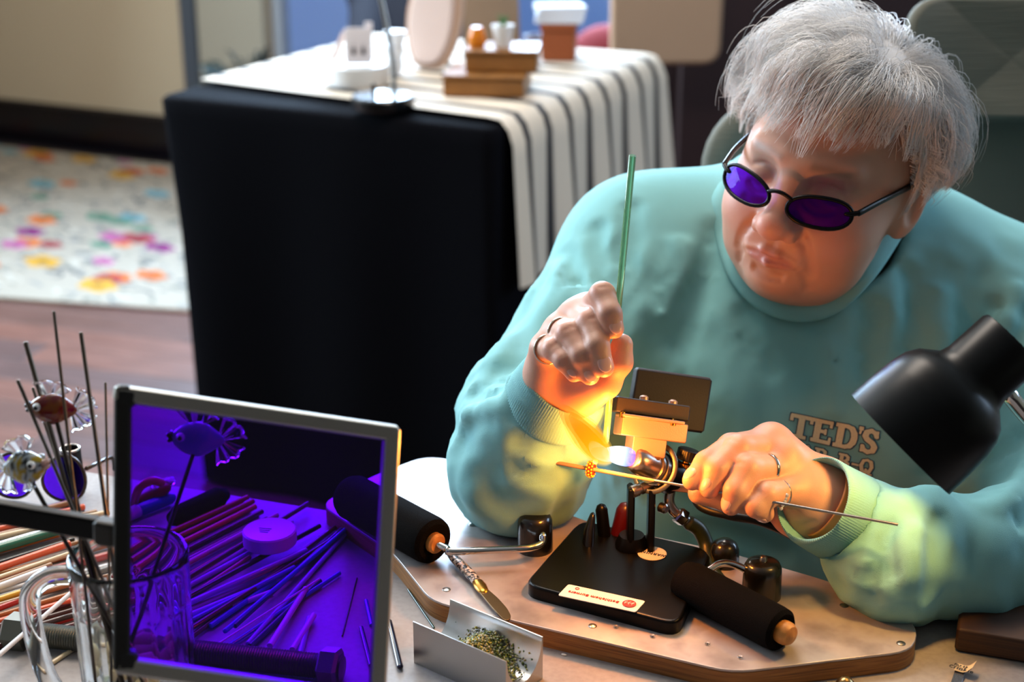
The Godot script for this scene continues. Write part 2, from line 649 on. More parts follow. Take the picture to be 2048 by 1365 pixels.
class Field:
	var o: Vector3
	var h: float
	var nx: int
	var ny: int
	var nz: int
	var f := PackedFloat32Array()

	func _init(lo: Vector3, hi: Vector3, cell: float) -> void:
		o = lo
		h = cell
		nx = int(ceil((hi.x - lo.x) / cell)) + 1
		ny = int(ceil((hi.y - lo.y) / cell)) + 1
		nz = int(ceil((hi.z - lo.z) / cell)) + 1
		f.resize(nx * ny * nz)
		f.fill(1.0)

	func span(lo: Vector3, hi: Vector3) -> Array:
		return [
			clampi(int((lo.x - o.x) / h), 0, nx - 1), clampi(int((hi.x - o.x) / h) + 1, 0, nx - 1),
			clampi(int((lo.y - o.y) / h), 0, ny - 1), clampi(int((hi.y - o.y) / h) + 1, 0, ny - 1),
			clampi(int((lo.z - o.z) / h), 0, nz - 1), clampi(int((hi.z - o.z) / h) + 1, 0, nz - 1)]

	# a tapered limb between two joints, blended into what is there over k; cut takes it away instead
	func limb(a: Vector3, b: Vector3, ra: float, rb: float, k: float, cut := false) -> void:
		var m := Vector3.ONE * (maxf(ra, rb) + k + 3.0 * h)
		var s := span(a.min(b) - m, a.max(b) + m)
		var ab := b - a
		var inv := 1.0 / maxf(ab.length_squared(), 1e-12)
		for iz in range(s[4], s[5] + 1):
			var z := o.z + iz * h - a.z
			for iy in range(s[2], s[3] + 1):
				var y := o.y + iy * h - a.y
				var yz := y * ab.y + z * ab.z
				var at: int = (iz * ny + iy) * nx
				for ix in range(s[0], s[1] + 1):
					var x := o.x + ix * h - a.x
					var t := clampf((x * ab.x + yz) * inv, 0.0, 1.0)
					var dx := x - ab.x * t
					var dy := y - ab.y * t
					var dz := z - ab.z * t
					var d := sqrt(dx * dx + dy * dy + dz * dz) - (ra + (rb - ra) * t)
					var e := f[at + ix]
					if cut:
						d = -d
						var q := maxf(k - absf(d - e), 0.0) / k
						f[at + ix] = maxf(d, e) + q * q * k * 0.25
					else:
						var q := maxf(k - absf(d - e), 0.0) / k
						f[at + ix] = minf(d, e) - q * q * k * 0.25

	func ball(c: Vector3, r: Vector3, b: Basis, k: float, cut := false) -> void:
		var m := Vector3.ONE * (maxf(r.x, maxf(r.y, r.z)) + k + 3.0 * h)
		var s := span(c - m, c + m)
		var ib := b.transposed()
		var cx := ib.x
		var cy := ib.y
		var cz := ib.z
		var r2 := r * r
		for iz in range(s[4], s[5] + 1):
			var vz := cz * (o.z + iz * h - c.z)
			for iy in range(s[2], s[3] + 1):
				var vy := vz + cy * (o.y + iy * h - c.y)
				var at: int = (iz * ny + iy) * nx
				for ix in range(s[0], s[1] + 1):
					var p := vy + cx * (o.x + ix * h - c.x)
					var k0 := (p / r).length()
					var k1 := (p / r2).length()
					var d := k0 * (k0 - 1.0) / maxf(k1, 1e-6)
					var e := f[at + ix]
					if cut:
						d = -d
						var q := maxf(k - absf(d - e), 0.0) / k
						f[at + ix] = maxf(d, e) + q * q * k * 0.25
					else:
						var q := maxf(k - absf(d - e), 0.0) / k
						f[at + ix] = minf(d, e) - q * q * k * 0.25

	# a soft groove (depth > 0) or ridge (depth < 0) along a line
	func crease(pts: Array, w: float, depth: float) -> void:
		for n in pts.size() - 1:
			var a: Vector3 = pts[n]
			var b: Vector3 = pts[n + 1]
			var m := Vector3.ONE * w * 2.2
			var s := span(a.min(b) - m, a.max(b) + m)
			var ab := b - a
			var inv := 1.0 / maxf(ab.length_squared(), 1e-12)
			var last := n == pts.size() - 2
			for iz in range(s[4], s[5] + 1):
				for iy in range(s[2], s[3] + 1):
					var at: int = (iz * ny + iy) * nx
					for ix in range(s[0], s[1] + 1):
						if absf(f[at + ix]) > w * 2.0 + 4.0 * h:
							continue
						var p := o + Vector3(ix, iy, iz) * h - a
						var t := p.dot(ab) * inv
						if (t < 0.0 and n > 0) or (t > 1.0 and not last):
							continue
						t = clampf(t, 0.0, 1.0)
						var d2 := (p - ab * t).length_squared() / (w * w)
						var along_t := (n + t) / (pts.size() - 1)
						f[at + ix] += depth * exp(-d2 * 1.6) * smoothstep(0.0, 0.18, along_t) * smoothstep(0.0, 0.18, 1.0 - along_t)

	func rough(n: FastNoiseLite, frame: Basis, amp: float, c: Vector3, r: float) -> void:
		var m := Vector3.ONE * r
		var s := span(c - m, c + m)
		for iz in range(s[4], s[5] + 1):
			for iy in range(s[2], s[3] + 1):
				var at: int = (iz * ny + iy) * nx
				for ix in range(s[0], s[1] + 1):
					if absf(f[at + ix]) > 0.02:
						continue
					var p := o + Vector3(ix, iy, iz) * h
					var fall := 1.0 - smoothstep(0.55 * r, r, p.distance_to(c))
					if fall > 0.0:
						f[at + ix] += amp * fall * n.get_noise_3dv(frame * p)

	func value(p: Vector3) -> float:
		var q := (p - o) / h
		if q.x < 0.0 or q.y < 0.0 or q.z < 0.0 or q.x >= nx - 1 or q.y >= ny - 1 or q.z >= nz - 1:
			return 1.0
		var ix := int(q.x)
		var iy := int(q.y)
		var iz := int(q.z)
		var t := q - Vector3(ix, iy, iz)
		var at := (iz * ny + iy) * nx + ix
		var up := nx * ny
		var a := lerpf(lerpf(f[at], f[at + 1], t.x), lerpf(f[at + nx], f[at + nx + 1], t.x), t.y)
		var b := lerpf(lerpf(f[at + up], f[at + up + 1], t.x), lerpf(f[at + up + nx], f[at + up + nx + 1], t.x), t.y)
		return lerpf(a, b, t.z)

	func normal(p: Vector3) -> Vector3:
		var e := h
		return Vector3(value(p + Vector3(e, 0, 0)) - value(p - Vector3(e, 0, 0)), value(p + Vector3(0, e, 0)) - value(p - Vector3(0, e, 0)), value(p + Vector3(0, 0, e)) - value(p - Vector3(0, 0, e))).normalized()

	# the first surface met from p along d
	func hit(p: Vector3, d: Vector3, far := 0.4) -> Vector3:
		var t := 0.0
		while t < far:
			var v := value(p + d * t)
			if v < 0.0004:
				break
			t += clampf(v * 0.7, 0.0004, 0.008)
		return p + d * t

	func net(mb: MB) -> void:
		var where := PackedInt32Array()
		where.resize(nx * ny * nz)
		where.fill(-1)
		var up := nx * ny
		var v0 := mb.P.size()
		for iz in nz - 1:
			for iy in ny - 1:
				var at: int = (iz * ny + iy) * nx
				for ix in nx - 1:
					var i := at + ix
					var a := f[i]
					if absf(a) > maxf(0.035, 4.0 * h):
						continue
					var b := f[i + 1]
					var c := f[i + nx]
					var d := f[i + nx + 1]
					var e := f[i + up]
					var g := f[i + up + 1]
					var j := f[i + up + nx]
					var k := f[i + up + nx + 1]
					var lo := minf(minf(minf(a, b), minf(c, d)), minf(minf(e, g), minf(j, k)))
					if lo >= 0.0:
						continue
					if a < 0.0 and b < 0.0 and c < 0.0 and d < 0.0 and e < 0.0 and g < 0.0 and j < 0.0 and k < 0.0:
						continue
					var s := Vector3.ZERO
					var n := 0
					if (a < 0.0) != (b < 0.0):
						s += Vector3(a / (a - b), 0, 0)
						n += 1
					if (c < 0.0) != (d < 0.0):
						s += Vector3(c / (c - d), 1, 0)
						n += 1
					if (e < 0.0) != (g < 0.0):
						s += Vector3(e / (e - g), 0, 1)
						n += 1
					if (j < 0.0) != (k < 0.0):
						s += Vector3(j / (j - k), 1, 1)
						n += 1
					if (a < 0.0) != (c < 0.0):
						s += Vector3(0, a / (a - c), 0)
						n += 1
					if (b < 0.0) != (d < 0.0):
						s += Vector3(1, b / (b - d), 0)
						n += 1
					if (e < 0.0) != (j < 0.0):
						s += Vector3(0, e / (e - j), 1)
						n += 1
					if (g < 0.0) != (k < 0.0):
						s += Vector3(1, g / (g - k), 1)
						n += 1
					if (a < 0.0) != (e < 0.0):
						s += Vector3(0, 0, a / (a - e))
						n += 1
					if (b < 0.0) != (g < 0.0):
						s += Vector3(1, 0, b / (b - g))
						n += 1
					if (c < 0.0) != (j < 0.0):
						s += Vector3(0, 1, c / (c - j))
						n += 1
					if (d < 0.0) != (k < 0.0):
						s += Vector3(1, 1, d / (d - k))
						n += 1
					var grad := Vector3(b + d + g + k - a - c - e - j, c + d + j + k - a - b - e - g, e + g + j + k - a - b - c - d)
					where[i] = mb.vert(o + (Vector3(ix, iy, iz) + s / n) * h, grad.normalized())
		for iz in range(1, nz - 1):
			for iy in range(1, ny - 1):
				var at: int = (iz * ny + iy) * nx
				for ix in range(1, nx - 1):
					var i := at + ix
					if where[i] < 0:
						continue
					var a := f[i] < 0.0
					if a != (f[i + 1] < 0.0):
						quad(mb, where[i], where[i - nx], where[i - nx - up], where[i - up], a)
					if a != (f[i + nx] < 0.0):
						quad(mb, where[i], where[i - up], where[i - up - 1], where[i - 1], a)
					if a != (f[i + up] < 0.0):
						quad(mb, where[i], where[i - 1], where[i - 1 - nx], where[i - nx], a)
		# true normals, from the field
		for k in range(v0, mb.P.size()):
			var g := normal(mb.P[k])
			if g != Vector3.ZERO:
				mb.N[k] = g

	func quad(mb: MB, a: int, b: int, c: int, d: int, inside: bool) -> void:
		if a < 0 or b < 0 or c < 0 or d < 0:
			return
		if inside:
			mb.tri(a, c, b)
			mb.tri(a, d, c)
		else:
			mb.tri(a, b, c)
			mb.tri(a, c, d)


# ---------------------------------------------------------------- the room

func wall_frame(a: Vector2, b: Vector2) -> Transform3D:
	# x runs along the wall from a to b, z points into the room
	var d := (b - a).normalized()
	return Transform3D(Basis(Vector3(d.x, 0, d.y), Vector3.UP, Vector3(d.x, 0, d.y).cross(Vector3.UP)), Vector3(a.x, 0, a.y))


# boxes round the openings [from, to, sill, head]
func wall_shape(f: Transform3D, length: float, height: float, openings: Array, thick := 0.12) -> MB:
	var mb := MB.new()
	var x := 0.0
	for w in openings:
		wall_piece(mb, f, x, w[0], 0.0, height, thick)
		if w[2] > 0.0:
			wall_piece(mb, f, w[0], w[1], 0.0, w[2], thick)
		wall_piece(mb, f, w[0], w[1], w[3], height, thick)
		x = w[1]
	wall_piece(mb, f, x, length, 0.0, height, thick)
	return mb


func wall_piece(mb: MB, f: Transform3D, x0: float, x1: float, y0: float, y1: float, thick: float) -> void:
	mb.box(f.translated_local(Vector3((x0 + x1) / 2, (y0 + y1) / 2, -thick / 2)), Vector3(x1 - x0, y1 - y0, thick), 0.001)


func window_at(called: String, f: Transform3D, w: Array, label: String) -> void:
	var c := f * Vector3((w[0] + w[1]) / 2, w[2], -0.06)
	var t := thing(called, label, "window", c)
	t.set_meta("kind", "structure")
	var frame := MB.new()
	var wide: float = w[1] - w[0]
	var high: float = w[3] - w[2]
	for s in [-1, 1]:
		frame.box(f.translated_local(Vector3((w[0] + w[1]) / 2 + s * (wide / 2 - 0.025), (w[2] + w[3]) / 2, -0.06)), Vector3(0.05, high, 0.06), 0.004)
		frame.box(f.translated_local(Vector3((w[0] + w[1]) / 2, (w[2] + w[3]) / 2 + s * (high / 2 - 0.025), -0.06)), Vector3(wide, 0.05, 0.06), 0.004)
	frame.box(f.translated_local(Vector3((w[0] + w[1]) / 2, (w[2] + w[3]) / 2, -0.06)), Vector3(0.04, high, 0.05), 0.004)
	part(t, "window_frame", frame, M(Color(0.55, 0.58, 0.62), 0.5))
	var pane := MB.new()
	pane.box(f.translated_local(Vector3((w[0] + w[1]) / 2, (w[2] + w[3]) / 2, -0.06)), Vector3(wide - 0.04, high - 0.04, 0.006), 0.001)
	var m := M(Color(0.9, 0.95, 1.0, 0.04), 0.05)
	m.transparency = BaseMaterial3D.TRANSPARENCY_ALPHA
	part(t, "pane", pane, m)


func make_room() -> void:
	var cream := tri_map(M(Color(0.72, 0.66, 0.56), 0.85), Vector3(3, 3, 3))
	bump(cream, sk.fine, 0.02)
	var grey_cream := M(Color(0.60, 0.58, 0.52), 0.85)
	var a := Vector2(-3.3, -7.0)
	var b := Vector2(3.0, -3.94)
	var back := wall_frame(a, b)
	var door := [2.60, 5.1, 0.02, 2.3]
	var o := struct("wall_back", wall_shape(back, 7.0, 2.7, [door]), cream, "plain cream wall behind the black-draped table", "wall")
	o.set_meta("kind", "structure")
	window_at("window_1", back, door, "tall bluish window behind the striped display table")
	# dark corner strip and the greyer stretch of wall beside the window
	var strip := MB.new()
	strip.box(back.translated_local(Vector3(2.235, 1.35, 0.015)), Vector3(0.075, 2.7, 0.03), 0.006)
	struct("trim_1", strip, M(Color(0.25, 0.28, 0.32), 0.5), "narrow dark blue-grey upright strip on the cream wall", "trim")
	var reveal := MB.new()
	reveal.box(back.translated_local(Vector3(2.44, 1.35, 0.012)), Vector3(0.32, 2.7, 0.024), 0.004)
	struct("trim_2", reveal, grey_cream, "greyish wall panel between the dark strip and the window", "trim")
	var base := MB.new()
	base.box(back.translated_local(Vector3(1.09, 0.09, 0.012)), Vector3(2.18, 0.18, 0.024), 0.006)
	base.box(back.translated_local(Vector3(1.09, 0.165, 0.02)), Vector3(2.18, 0.02, 0.04), 0.006)
	struct("baseboard_back", base, M(Color(0.04, 0.03, 0.06), 0.22), "tall dark glossy baseboard along the cream wall", "baseboard")
	var left := wall_frame(Vector2(-3.3, 2.0), Vector2(-3.3, -7.0))
	var side := [4.4, 6.6, 0.85, 2.45]
	struct("wall_left", wall_shape(left, 9.0, 2.7, [side]), cream, "cream side wall with a window, left of the scene", "wall")
	window_at("window_2", left, side, "wide window in the left side wall")
	var right := wall_frame(Vector2(3.0, -3.94), Vector2(3.0, 2.0))
	var far_side := [0.6, 2.4, 0.9, 2.45]
	struct("wall_right", wall_shape(right, 5.94, 2.7, [far_side]), grey_cream, "greyish side wall with a window, right of the scene", "wall")
	window_at("window_3", right, far_side, "window in the right side wall")
	var front := wall_frame(Vector2(3.0, 2.0), Vector2(-3.3, 2.0))
	struct("wall_front", wall_shape(front, 6.3, 2.7, []), M(Color(0.30, 0.25, 0.21), 0.8), "dark tan wall behind the viewer", "wall")
	var panel := MB.new()
	panel.box(Transform3D(Basis(), Vector3(1.47, 1.35, -4.22)), Vector3(2.1, 2.7, 0.06), 0.01)
	var maroon := M(Color(0.13, 0.028, 0.034), 0.6)
	var po := struct("wall_partition", panel, maroon, "dark maroon panelled partition behind the woman and her chair", "wall")
	for k in 6:
		panel = MB.new()
		panel.box(Transform3D(Basis(), Vector3(0.62 + k * 0.36, 1.35, -4.185)), Vector3(0.30, 2.5, 0.03), 0.012)
		part(po, "panel", panel, maroon)
	var lid := MB.new()
	lid.prism(PackedVector2Array([Vector2(-3.42, -7.2), Vector2(3.12, -4.0), Vector2(3.12, 2.12), Vector2(-3.42, 2.12)]), 2.7, 2.8)
	struct("ceiling", lid, M(Color(0.8, 0.78, 0.74), 0.9), "plain pale ceiling above the workshop", "ceiling")
	var slab := MB.new()
	slab.prism(PackedVector2Array([Vector2(-3.42, -7.2), Vector2(3.12, -4.0), Vector2(3.12, 2.12), Vector2(-3.42, 2.12)]), -0.12, -0.016)
	var floor_node := struct("floor", slab, M(Color(0.16, 0.10, 0.075), 0.7), "dark brown plank floor of the workshop", "floor")
	# planks, each a piece of its own, laid along the back wall
	var grain := [ramp([[0.0, Color(0.20, 0.12, 0.10)], [0.5, Color(0.36, 0.25, 0.22)], [1.0, Color(0.28, 0.20, 0.19)]]), ramp([[0.0, Color(0.27, 0.16, 0.13)], [0.6, Color(0.43, 0.29, 0.25)], [1.0, Color(0.30, 0.22, 0.20)]]), ramp([[0.0, Color(0.22, 0.16, 0.15)], [0.5, Color(0.31, 0.23, 0.22)], [1.0, Color(0.38, 0.28, 0.27)]])]
	var mats := []
	for k in 3:
		var m := tri_map(M(Color.WHITE, 0.42), Vector3(0.6, 9, 9), false)
		m.albedo_texture = noise_tex(0.02, 4, 256, grain[k], FastNoiseLite.TYPE_SIMPLEX_SMOOTH, 20 + k)
		mats.append(m)
	var f := Transform3D(Basis(Vector3.UP, -0.30), Vector3(-1.2, -0.008, -4.4))
	var shapes := []
	for k in 3:
		var mb := MB.new()
		mb.box(Transform3D(), Vector3(1.596, 0.016, 0.126), 0.002)
		shapes.append(mb.commit(mats[k]))
	for r in 24:
		for c in 3:
			var p := MeshInstance3D.new()
			p.name = "plank"
			p.mesh = shapes[rng.randi() % 3]
			p.transform = f.translated_local(Vector3((c - 1) * 1.6 + (0.55 if r % 2 else 0.0) + 0.35 * (r % 3), 0, (r - 8) * 0.128))
			p.position -= floor_node.position
			floor_node.add_child(p, true)
	# paving outside the window, seen through it
	var ground := MB.new()
	ground.prism(PackedVector2Array([Vector2(-6, -14), Vector2(8, -14), Vector2(8, -4.2), Vector2(3.2, -4.1), Vector2(-3.4, -7.3)]), -0.3, -0.05)
	struct("ground_outside", ground, tri_map(M(Color(0.72, 0.75, 0.80), 0.9), Vector3(1, 1, 1)), "pale paving outside the tall window", "ground")
	var mr := M(Color.WHITE, 0.95)
	mr.albedo_texture = rug_picture()
	var rug := MB.new()
	var q := [Vector3(-2.75, 0.012, -4.47), Vector3(-0.5, 0.012, -3.985), Vector3(-0.95, 0.012, -5.72), Vector3(-2.95, 0.012, -6.60)]
	var pts := PackedVector3Array()
	var uvs := PackedVector2Array()
	for j in 9:
		for i in 13:
			var u := i / 12.0
			var v := j / 8.0
			pts.append(q[0].lerp(q[1], u).lerp(q[3].lerp(q[2], u), v) + Vector3(0, 0.002 * sin(9.0 * u + 5.0 * v), 0))
			uvs.append(Vector2(u * 1.5, v * 1.3))
	rug.grid(pts, 9, 13, false, false, uvs)
	var rim := []
	for k in [0, 1, 2, 3, 0]:
		rim.append(q[k] + Vector3(0, -0.005, 0))
	rug.tube(rim, 0.006, 6, 2)
	solo("rug", rug, mr, "pale rug printed with small bright flowers on the plank floor", "rug")


func rug_picture() -> ImageTexture:
	var n := 640
	var im := Image.create(n, n, false, Image.FORMAT_RGB8)
	im.fill(Color(0.53, 0.50, 0.45))
	var r := RandomNumberGenerator.new()
	r.seed = 31
	var tones := [Color(0.38, 0.37, 0.33), Color(0.31, 0.32, 0.32), Color(0.44, 0.43, 0.41), Color(0.60, 0.58, 0.53), Color(0.26, 0.26, 0.26)]
	for k in 620:
		var c := Vector2(r.randf() * n, r.randf() * n)
		var d := Vector2.from_angle(r.randf() * TAU)
		var l := r.randf_range(8, 30)
		var w := r.randf_range(1.5, 4.5)
		var tone: Color = tones[r.randi() % 5]
		var bend := r.randf_range(-0.12, 0.12)
		for s in int(l):
			stamp(im, c, w, tone, n)
			c += d
			d = d.rotated(bend)
	var bright := [Color(0.62, 0.30, 0.08), Color(0.40, 0.07, 0.33), Color(0.62, 0.46, 0.10), Color(0.34, 0.50, 0.53), Color(0.46, 0.11, 0.14), Color(0.56, 0.28, 0.44), Color(0.28, 0.40, 0.33), Color(0.66, 0.34, 0.12)]
	for k in 58:
		var c := Vector2(r.randf() * n, r.randf() * n)
		var tone: Color = bright[r.randi() % 8]
		var size := r.randf_range(11, 20)
		for p in 5:
			stamp(im, c + Vector2.from_angle(TAU * p / 5 + k) * size * 0.9, size * 0.62, tone, n)
		stamp(im, c, size * 0.5, tone.darkened(0.25), n)
	return ImageTexture.create_from_image(im)


func stamp(im: Image, c: Vector2, r: float, tone: Color, n: int) -> void:
	var k := int(ceil(r))
	for y in range(-k, k + 1):
		for x in range(-k, k + 1):
			if x * x + y * y <= r * r:
				im.set_pixel(posmod(int(c.x) + x, n), posmod(int(c.y) + y, n), tone)


# ---------------------------------------------------------------- the display table behind her and what stands on it

func make_far_table() -> void:
	# table frame: origin at the front corner near the woman, x towards the wall side along the front edge, z back along the table
	var b0 := Vector3(-0.0355, 0.84, -2.6565)
	var ex := (Vector3(-0.7138, 0.84, -2.9768) - b0).normalized()
	var ez := (ex.cross(Vector3.UP)).normalized()
	if ez.z > 0.0:
		ez = -ez
	var wide := b0.distance_to(Vector3(-0.7138, 0.84, -2.9768))
	var deep := 0.86
	var f := Transform3D(Basis(ex, Vector3.UP, ez), b0)
	var t := thing("folding_table", "long folding table under a black cloth and a striped runner", "table", f * Vector3(wide / 2, -0.84, deep / 2))
	var top := MB.new()
	top.box(f.translated_local(Vector3(wide / 2, -0.03, deep / 2)), Vector3(wide - 0.03, 0.035, deep - 0.03), 0.006)
	part(t, "tabletop", top, M(Color(0.5, 0.48, 0.45), 0.6))
	for sx in [0.08, wide - 0.08]:
		for sz in [0.1, deep - 0.1]:
			var leg := MB.new()
			leg.tube([f * Vector3(sx, -0.84, sz), f * Vector3(sx, -0.045, sz)], 0.014, 10)
			part(t, "leg", leg, sk.steel)
	# black cloth to the floor: the rim of the table, widening in folds towards the hem
	var black := tri_map(M(Color(0.04, 0.04, 0.055), 0.9), Vector3(40, 40, 40))
	black.metallic_specular = 0.12
	bump(black, sk.fine, 0.02)
	var rim := round_rect(wide + 0.012, deep + 0.012, 0.03, 4)
	var dense := PackedVector2Array()
	for k in rim.size():
		var p := rim[k]
		var q := rim[(k + 1) % rim.size()]
		var n := maxi(1, int(p.distance_to(q) / 0.03))
		for s in n:
			dense.append(p.lerp(q, float(s) / n))
	var cols := dense.size()
	var pts := PackedVector3Array()
	var levels := [[0.004, 0.0, 0.0], [0.006, 0.5, 0.0], [0.005, 0.93, 0.0], [0.003, 0.98, 0.0], [-0.004, 1.0, 0.05], [-0.03, 1.003, 0.15], [-0.12, 1.005, 0.4], [-0.28, 1.005, 0.75], [-0.50, 1.01, 1.0], [-0.83, 1.012, 1.2]]
	for l in levels:
		for k in cols:
			var p := dense[k]
			var fold: float = (sin(k * 0.55) + 0.6 * sin(k * 0.23 + 1.3)) * 0.009 * l[2]
			# the far front corner falls in a hanging pleat, so the cloth draws in there
			var pull: float = l[2] * 0.035 * exp(-pow((p.x - wide / 2) / 0.10, 2.0)) * (1.0 if p.y < 0.0 else 0.3)
			var q: Vector2 = p * l[1] + p.normalized() * fold - Vector2(pull, 0)
			pts.append(f * Vector3(q.x + wide / 2, l[0], q.y + deep / 2))
	var cloth := MB.new()
	cloth.grid(pts, levels.size(), cols, true)
	solo("black_tablecloth", cloth, black, "plain black tablecloth hanging to the floor at the table's front", "tablecloth")
	# striped runner: over the top, down the side next to the woman
	var stripes := M(Color.WHITE, 0.85)
	var im := Image.create(512, 64, false, Image.FORMAT_RGB8)
	for x in 512:
		var u := fposmod(x / 512.0 * 16.0 + 0.15, 1.0)
		var c := Color(0.80, 0.74, 0.66)
		if u > 0.70 and u < 0.93:
			c = Color(0.07, 0.065, 0.075)
		elif u > 0.66 and u < 0.97:
			c = Color(0.62, 0.57, 0.51)
		for y in 64:
			im.set_pixel(x, y, c)
	stripes.albedo_texture = ImageTexture.create_from_image(im)
	bump(stripes, sk.fine, 0.01)
	stripes = stripes
	var lengthwise := 64
	var across := 40
	var sp := PackedVector3Array()
	var uv := PackedVector2Array()
	for j in lengthwise + 1:
		var v := float(j) / lengthwise
		for i in across + 1:
			var s := float(i) / across
			# s: 0 at the wall side of the table, 1 at the hem on the woman's side
			var drop := 0.32
			var run := (wide + drop) * s
			var zs := lerpf(0.14, 0.035, clampf(run / wide, 0.0, 1.0)) * (1.0 - v)
			var z := zs + v * (deep + 0.005)
			var p := Vector3(wide - run, 0.016, z)
			if run > wide - 0.015:
				var e := run - (wide - 0.015)
				var r := 0.032
				if e < r * PI / 2:
					p.x = 0.015 - r * sin(e / r)
					p.y = 0.016 - r * (1.0 - cos(e / r))
				else:
					p.x = 0.015 - r
					p.y = 0.016 - r - (e - r * PI / 2)
					var hang := -p.y / 0.32
					p.x -= (0.5 + 0.5 * sin(v * 26.0)) * 0.022 * hang + 0.016 * hang + 0.006
					p.z += 0.012 * sin(v * 26.0 + 1.2) * hang - 0.03 * hang * (1.0 - v)
			sp.append(f * p)
			uv.append(Vector2(v * 0.52, s))
	var runner := MB.new()
	runner.grid(sp, lengthwise + 1, across + 1, false, false, uv)
	solo("striped_tablecloth", runner, stripes, "cream cloth with black stripes draped over the display table", "tablecloth")
	make_display(f)


func make_display(f: Transform3D) -> void:
	# black lamp foot with a curved stem
	var p := Vector3(-0.2454, 0.857, -2.795)
	var t := thing("display_lamp", "table lamp with a round glossy black foot and thin curved stem", "lamp", p)
	var mb := MB.new()
	mb.lathe([Vector2(0, 0), Vector2(0.068, 0), Vector2(0.07, 0.003), Vector2(0.07, 0.022), Vector2(0.066, 0.026), Vector2(0, 0.027)], Transform3D(Basis(), p), 40)
	part(t, "base", mb, sk.black_gloss)
	mb = MB.new()
	mb.tube(smooth_path([p + Vector3(0.027, 0.026, 0.01), p + Vector3(0.024, 0.10, 0.0), p + Vector3(0.012, 0.18, -0.01), p + Vector3(-0.004, 0.27, -0.02), p + Vector3(-0.012, 0.4, -0.03), p + Vector3(0.0, 0.52, -0.02)]), 0.006, 10)
	part(t, "stem", mb, sk.steel)
	mb = MB.new()
	mb.tube([p + Vector3(-0.02, 0.026, -0.012), p + Vector3(-0.021, 0.046, -0.012)], 0.005, 8, 1)
	part(t, "switch", mb, sk.black)
	mb = MB.new()
	mb.lathe([Vector2(0.03, 0.0), Vector2(0.09, -0.09), Vector2(0.088, -0.09), Vector2(0.028, 0.0)], Transform3D(Basis(), p + Vector3(0, 0.56, -0.02)), 24)
	part(t, "lamp_shade", mb, sk.black)
	grow(t, p)
	# round riser with an earring card
	p = Vector3(-0.317, 0.857, -3.0403)
	mb = MB.new()
	mb.lathe([Vector2(0, 0), Vector2(0.072, 0), Vector2(0.075, 0.004), Vector2(0.075, 0.044), Vector2(0.072, 0.048), Vector2(0, 0.048)], Transform3D(Basis(), p), 40)
	var o := solo("round_riser", mb, sk.white, "low round white display riser on the striped cloth", "display stand")
	grow(o, p)
	t = thing("earring_card", "white card with a pair of dark drop earrings on the round riser", "earrings", p + Vector3(0.006, 0.049, 0.01))
	var card := Transform3D(Basis.from_euler(Vector3(-0.16, 0.05, 0.0)), p + Vector3(0.006, 0.092, 0.012))
	mb = MB.new()
	mb.box(card, Vector3(0.064, 0.085, 0.004), 0.001)
	mb.box(card.translated_local(Vector3(0.024, 0.046, -0.008)), Vector3(0.018, 0.02, 0.003), 0.001)
	part(t, "card", mb, M(Color(0.88, 0.84, 0.84), 0.7))
	for s in [-1, 1]:
		mb = MB.new()
		mb.ball(card * Vector3(s * 0.0115, -0.012, 0.006), Vector3(0.005, 0.009, 0.004))
		mb.tube([card * Vector3(s * 0.0115, -0.006, 0.005), card * Vector3(s * 0.0115, 0.006, 0.004)], 0.0008, 6)
		part(t, "earring", mb, M(Color(0.16, 0.05, 0.05), 0.3))
	grow(t, p)
	mb = MB.new()
	mb.box(Transform3D(Basis.from_euler(Vector3(-0.1, 0.4, -0.5)), p + Vector3(-0.045, 0.086, -0.02)), Vector3(0.014, 0.075, 0.005), 0.002)
	o = solo("tan_clip", mb, M(Color(0.72, 0.62, 0.56), 0.6), "small tan clip leaning beside the earring card", "clip")
	grow(o, p)
	# stack of little white cups
	for k in 3:
		var q := Vector3(-0.254, 0.857, -3.1599) + Vector3(0.004 * k, 0.036 * k, 0.002 * k)
		mb = MB.new()
		mb.lathe([Vector2(0, 0), Vector2(0.020, 0.0), Vector2(0.028, 0.034), Vector2(0.025, 0.034), Vector2(0.018, 0.0345), Vector2(0, 0.0345)], Transform3D(Basis(), q), 24)
		o = solo("white_cup", mb, sk.white, ["lowest small white cup of the stack behind the earring card", "middle small white cup of the stack behind the earring card", "top small white cup of the stack behind the earring card"][k], "cup", "little white cups in a stack")
		grow(o, Vector3(-0.254, 0.857, -3.1599))
	# cream padded necklace stand with an arched top, and the canvas board behind it
	p = Vector3(-0.1762, 0.857, -3.2231)
	t = thing("necklace_stand", "cream padded necklace stand with an arched top", "display stand", p)
	var outline := []
	for v in [[-0.045, 0.0], [0.03, 0.0], [0.062, 0.06], [0.075, 0.12], [0.078, 0.2], [0.04, 0.26], [-0.02, 0.255], [-0.062, 0.19], [-0.074, 0.12], [-0.066, 0.05]]:
		outline.append(Vector2(v[0], v[1]))
	var tilt := Transform3D(Basis(Vector3.UP, -0.35) * Basis(Vector3.RIGHT, PI / 2 - 0.13), p)
	mb = MB.new()
	mb.prism(round_corners(outline, 0.05, 5), -0.022, 0.0, Transform3D(tilt.basis * Basis.from_scale(Vector3(1, 1, -1)), tilt.origin), 0.0)
	part(t, "board", mb, M(Color(0.70, 0.58, 0.50), 0.8))
	var inner := []
	for v in outline:
		inner.append(Vector2(v.x * 0.8 - 0.004, 0.012 + v.y * 0.86))
	mb = MB.new()
	mb.prism(round_corners(inner, 0.05, 5), 0.0, 0.012, Transform3D(tilt.basis * Basis.from_scale(Vector3(1, 1, -1)), tilt.origin), 0.006)
	part(t, "pad", mb, M(Color(0.80, 0.71, 0.67), 0.9))
	mb = MB.new()
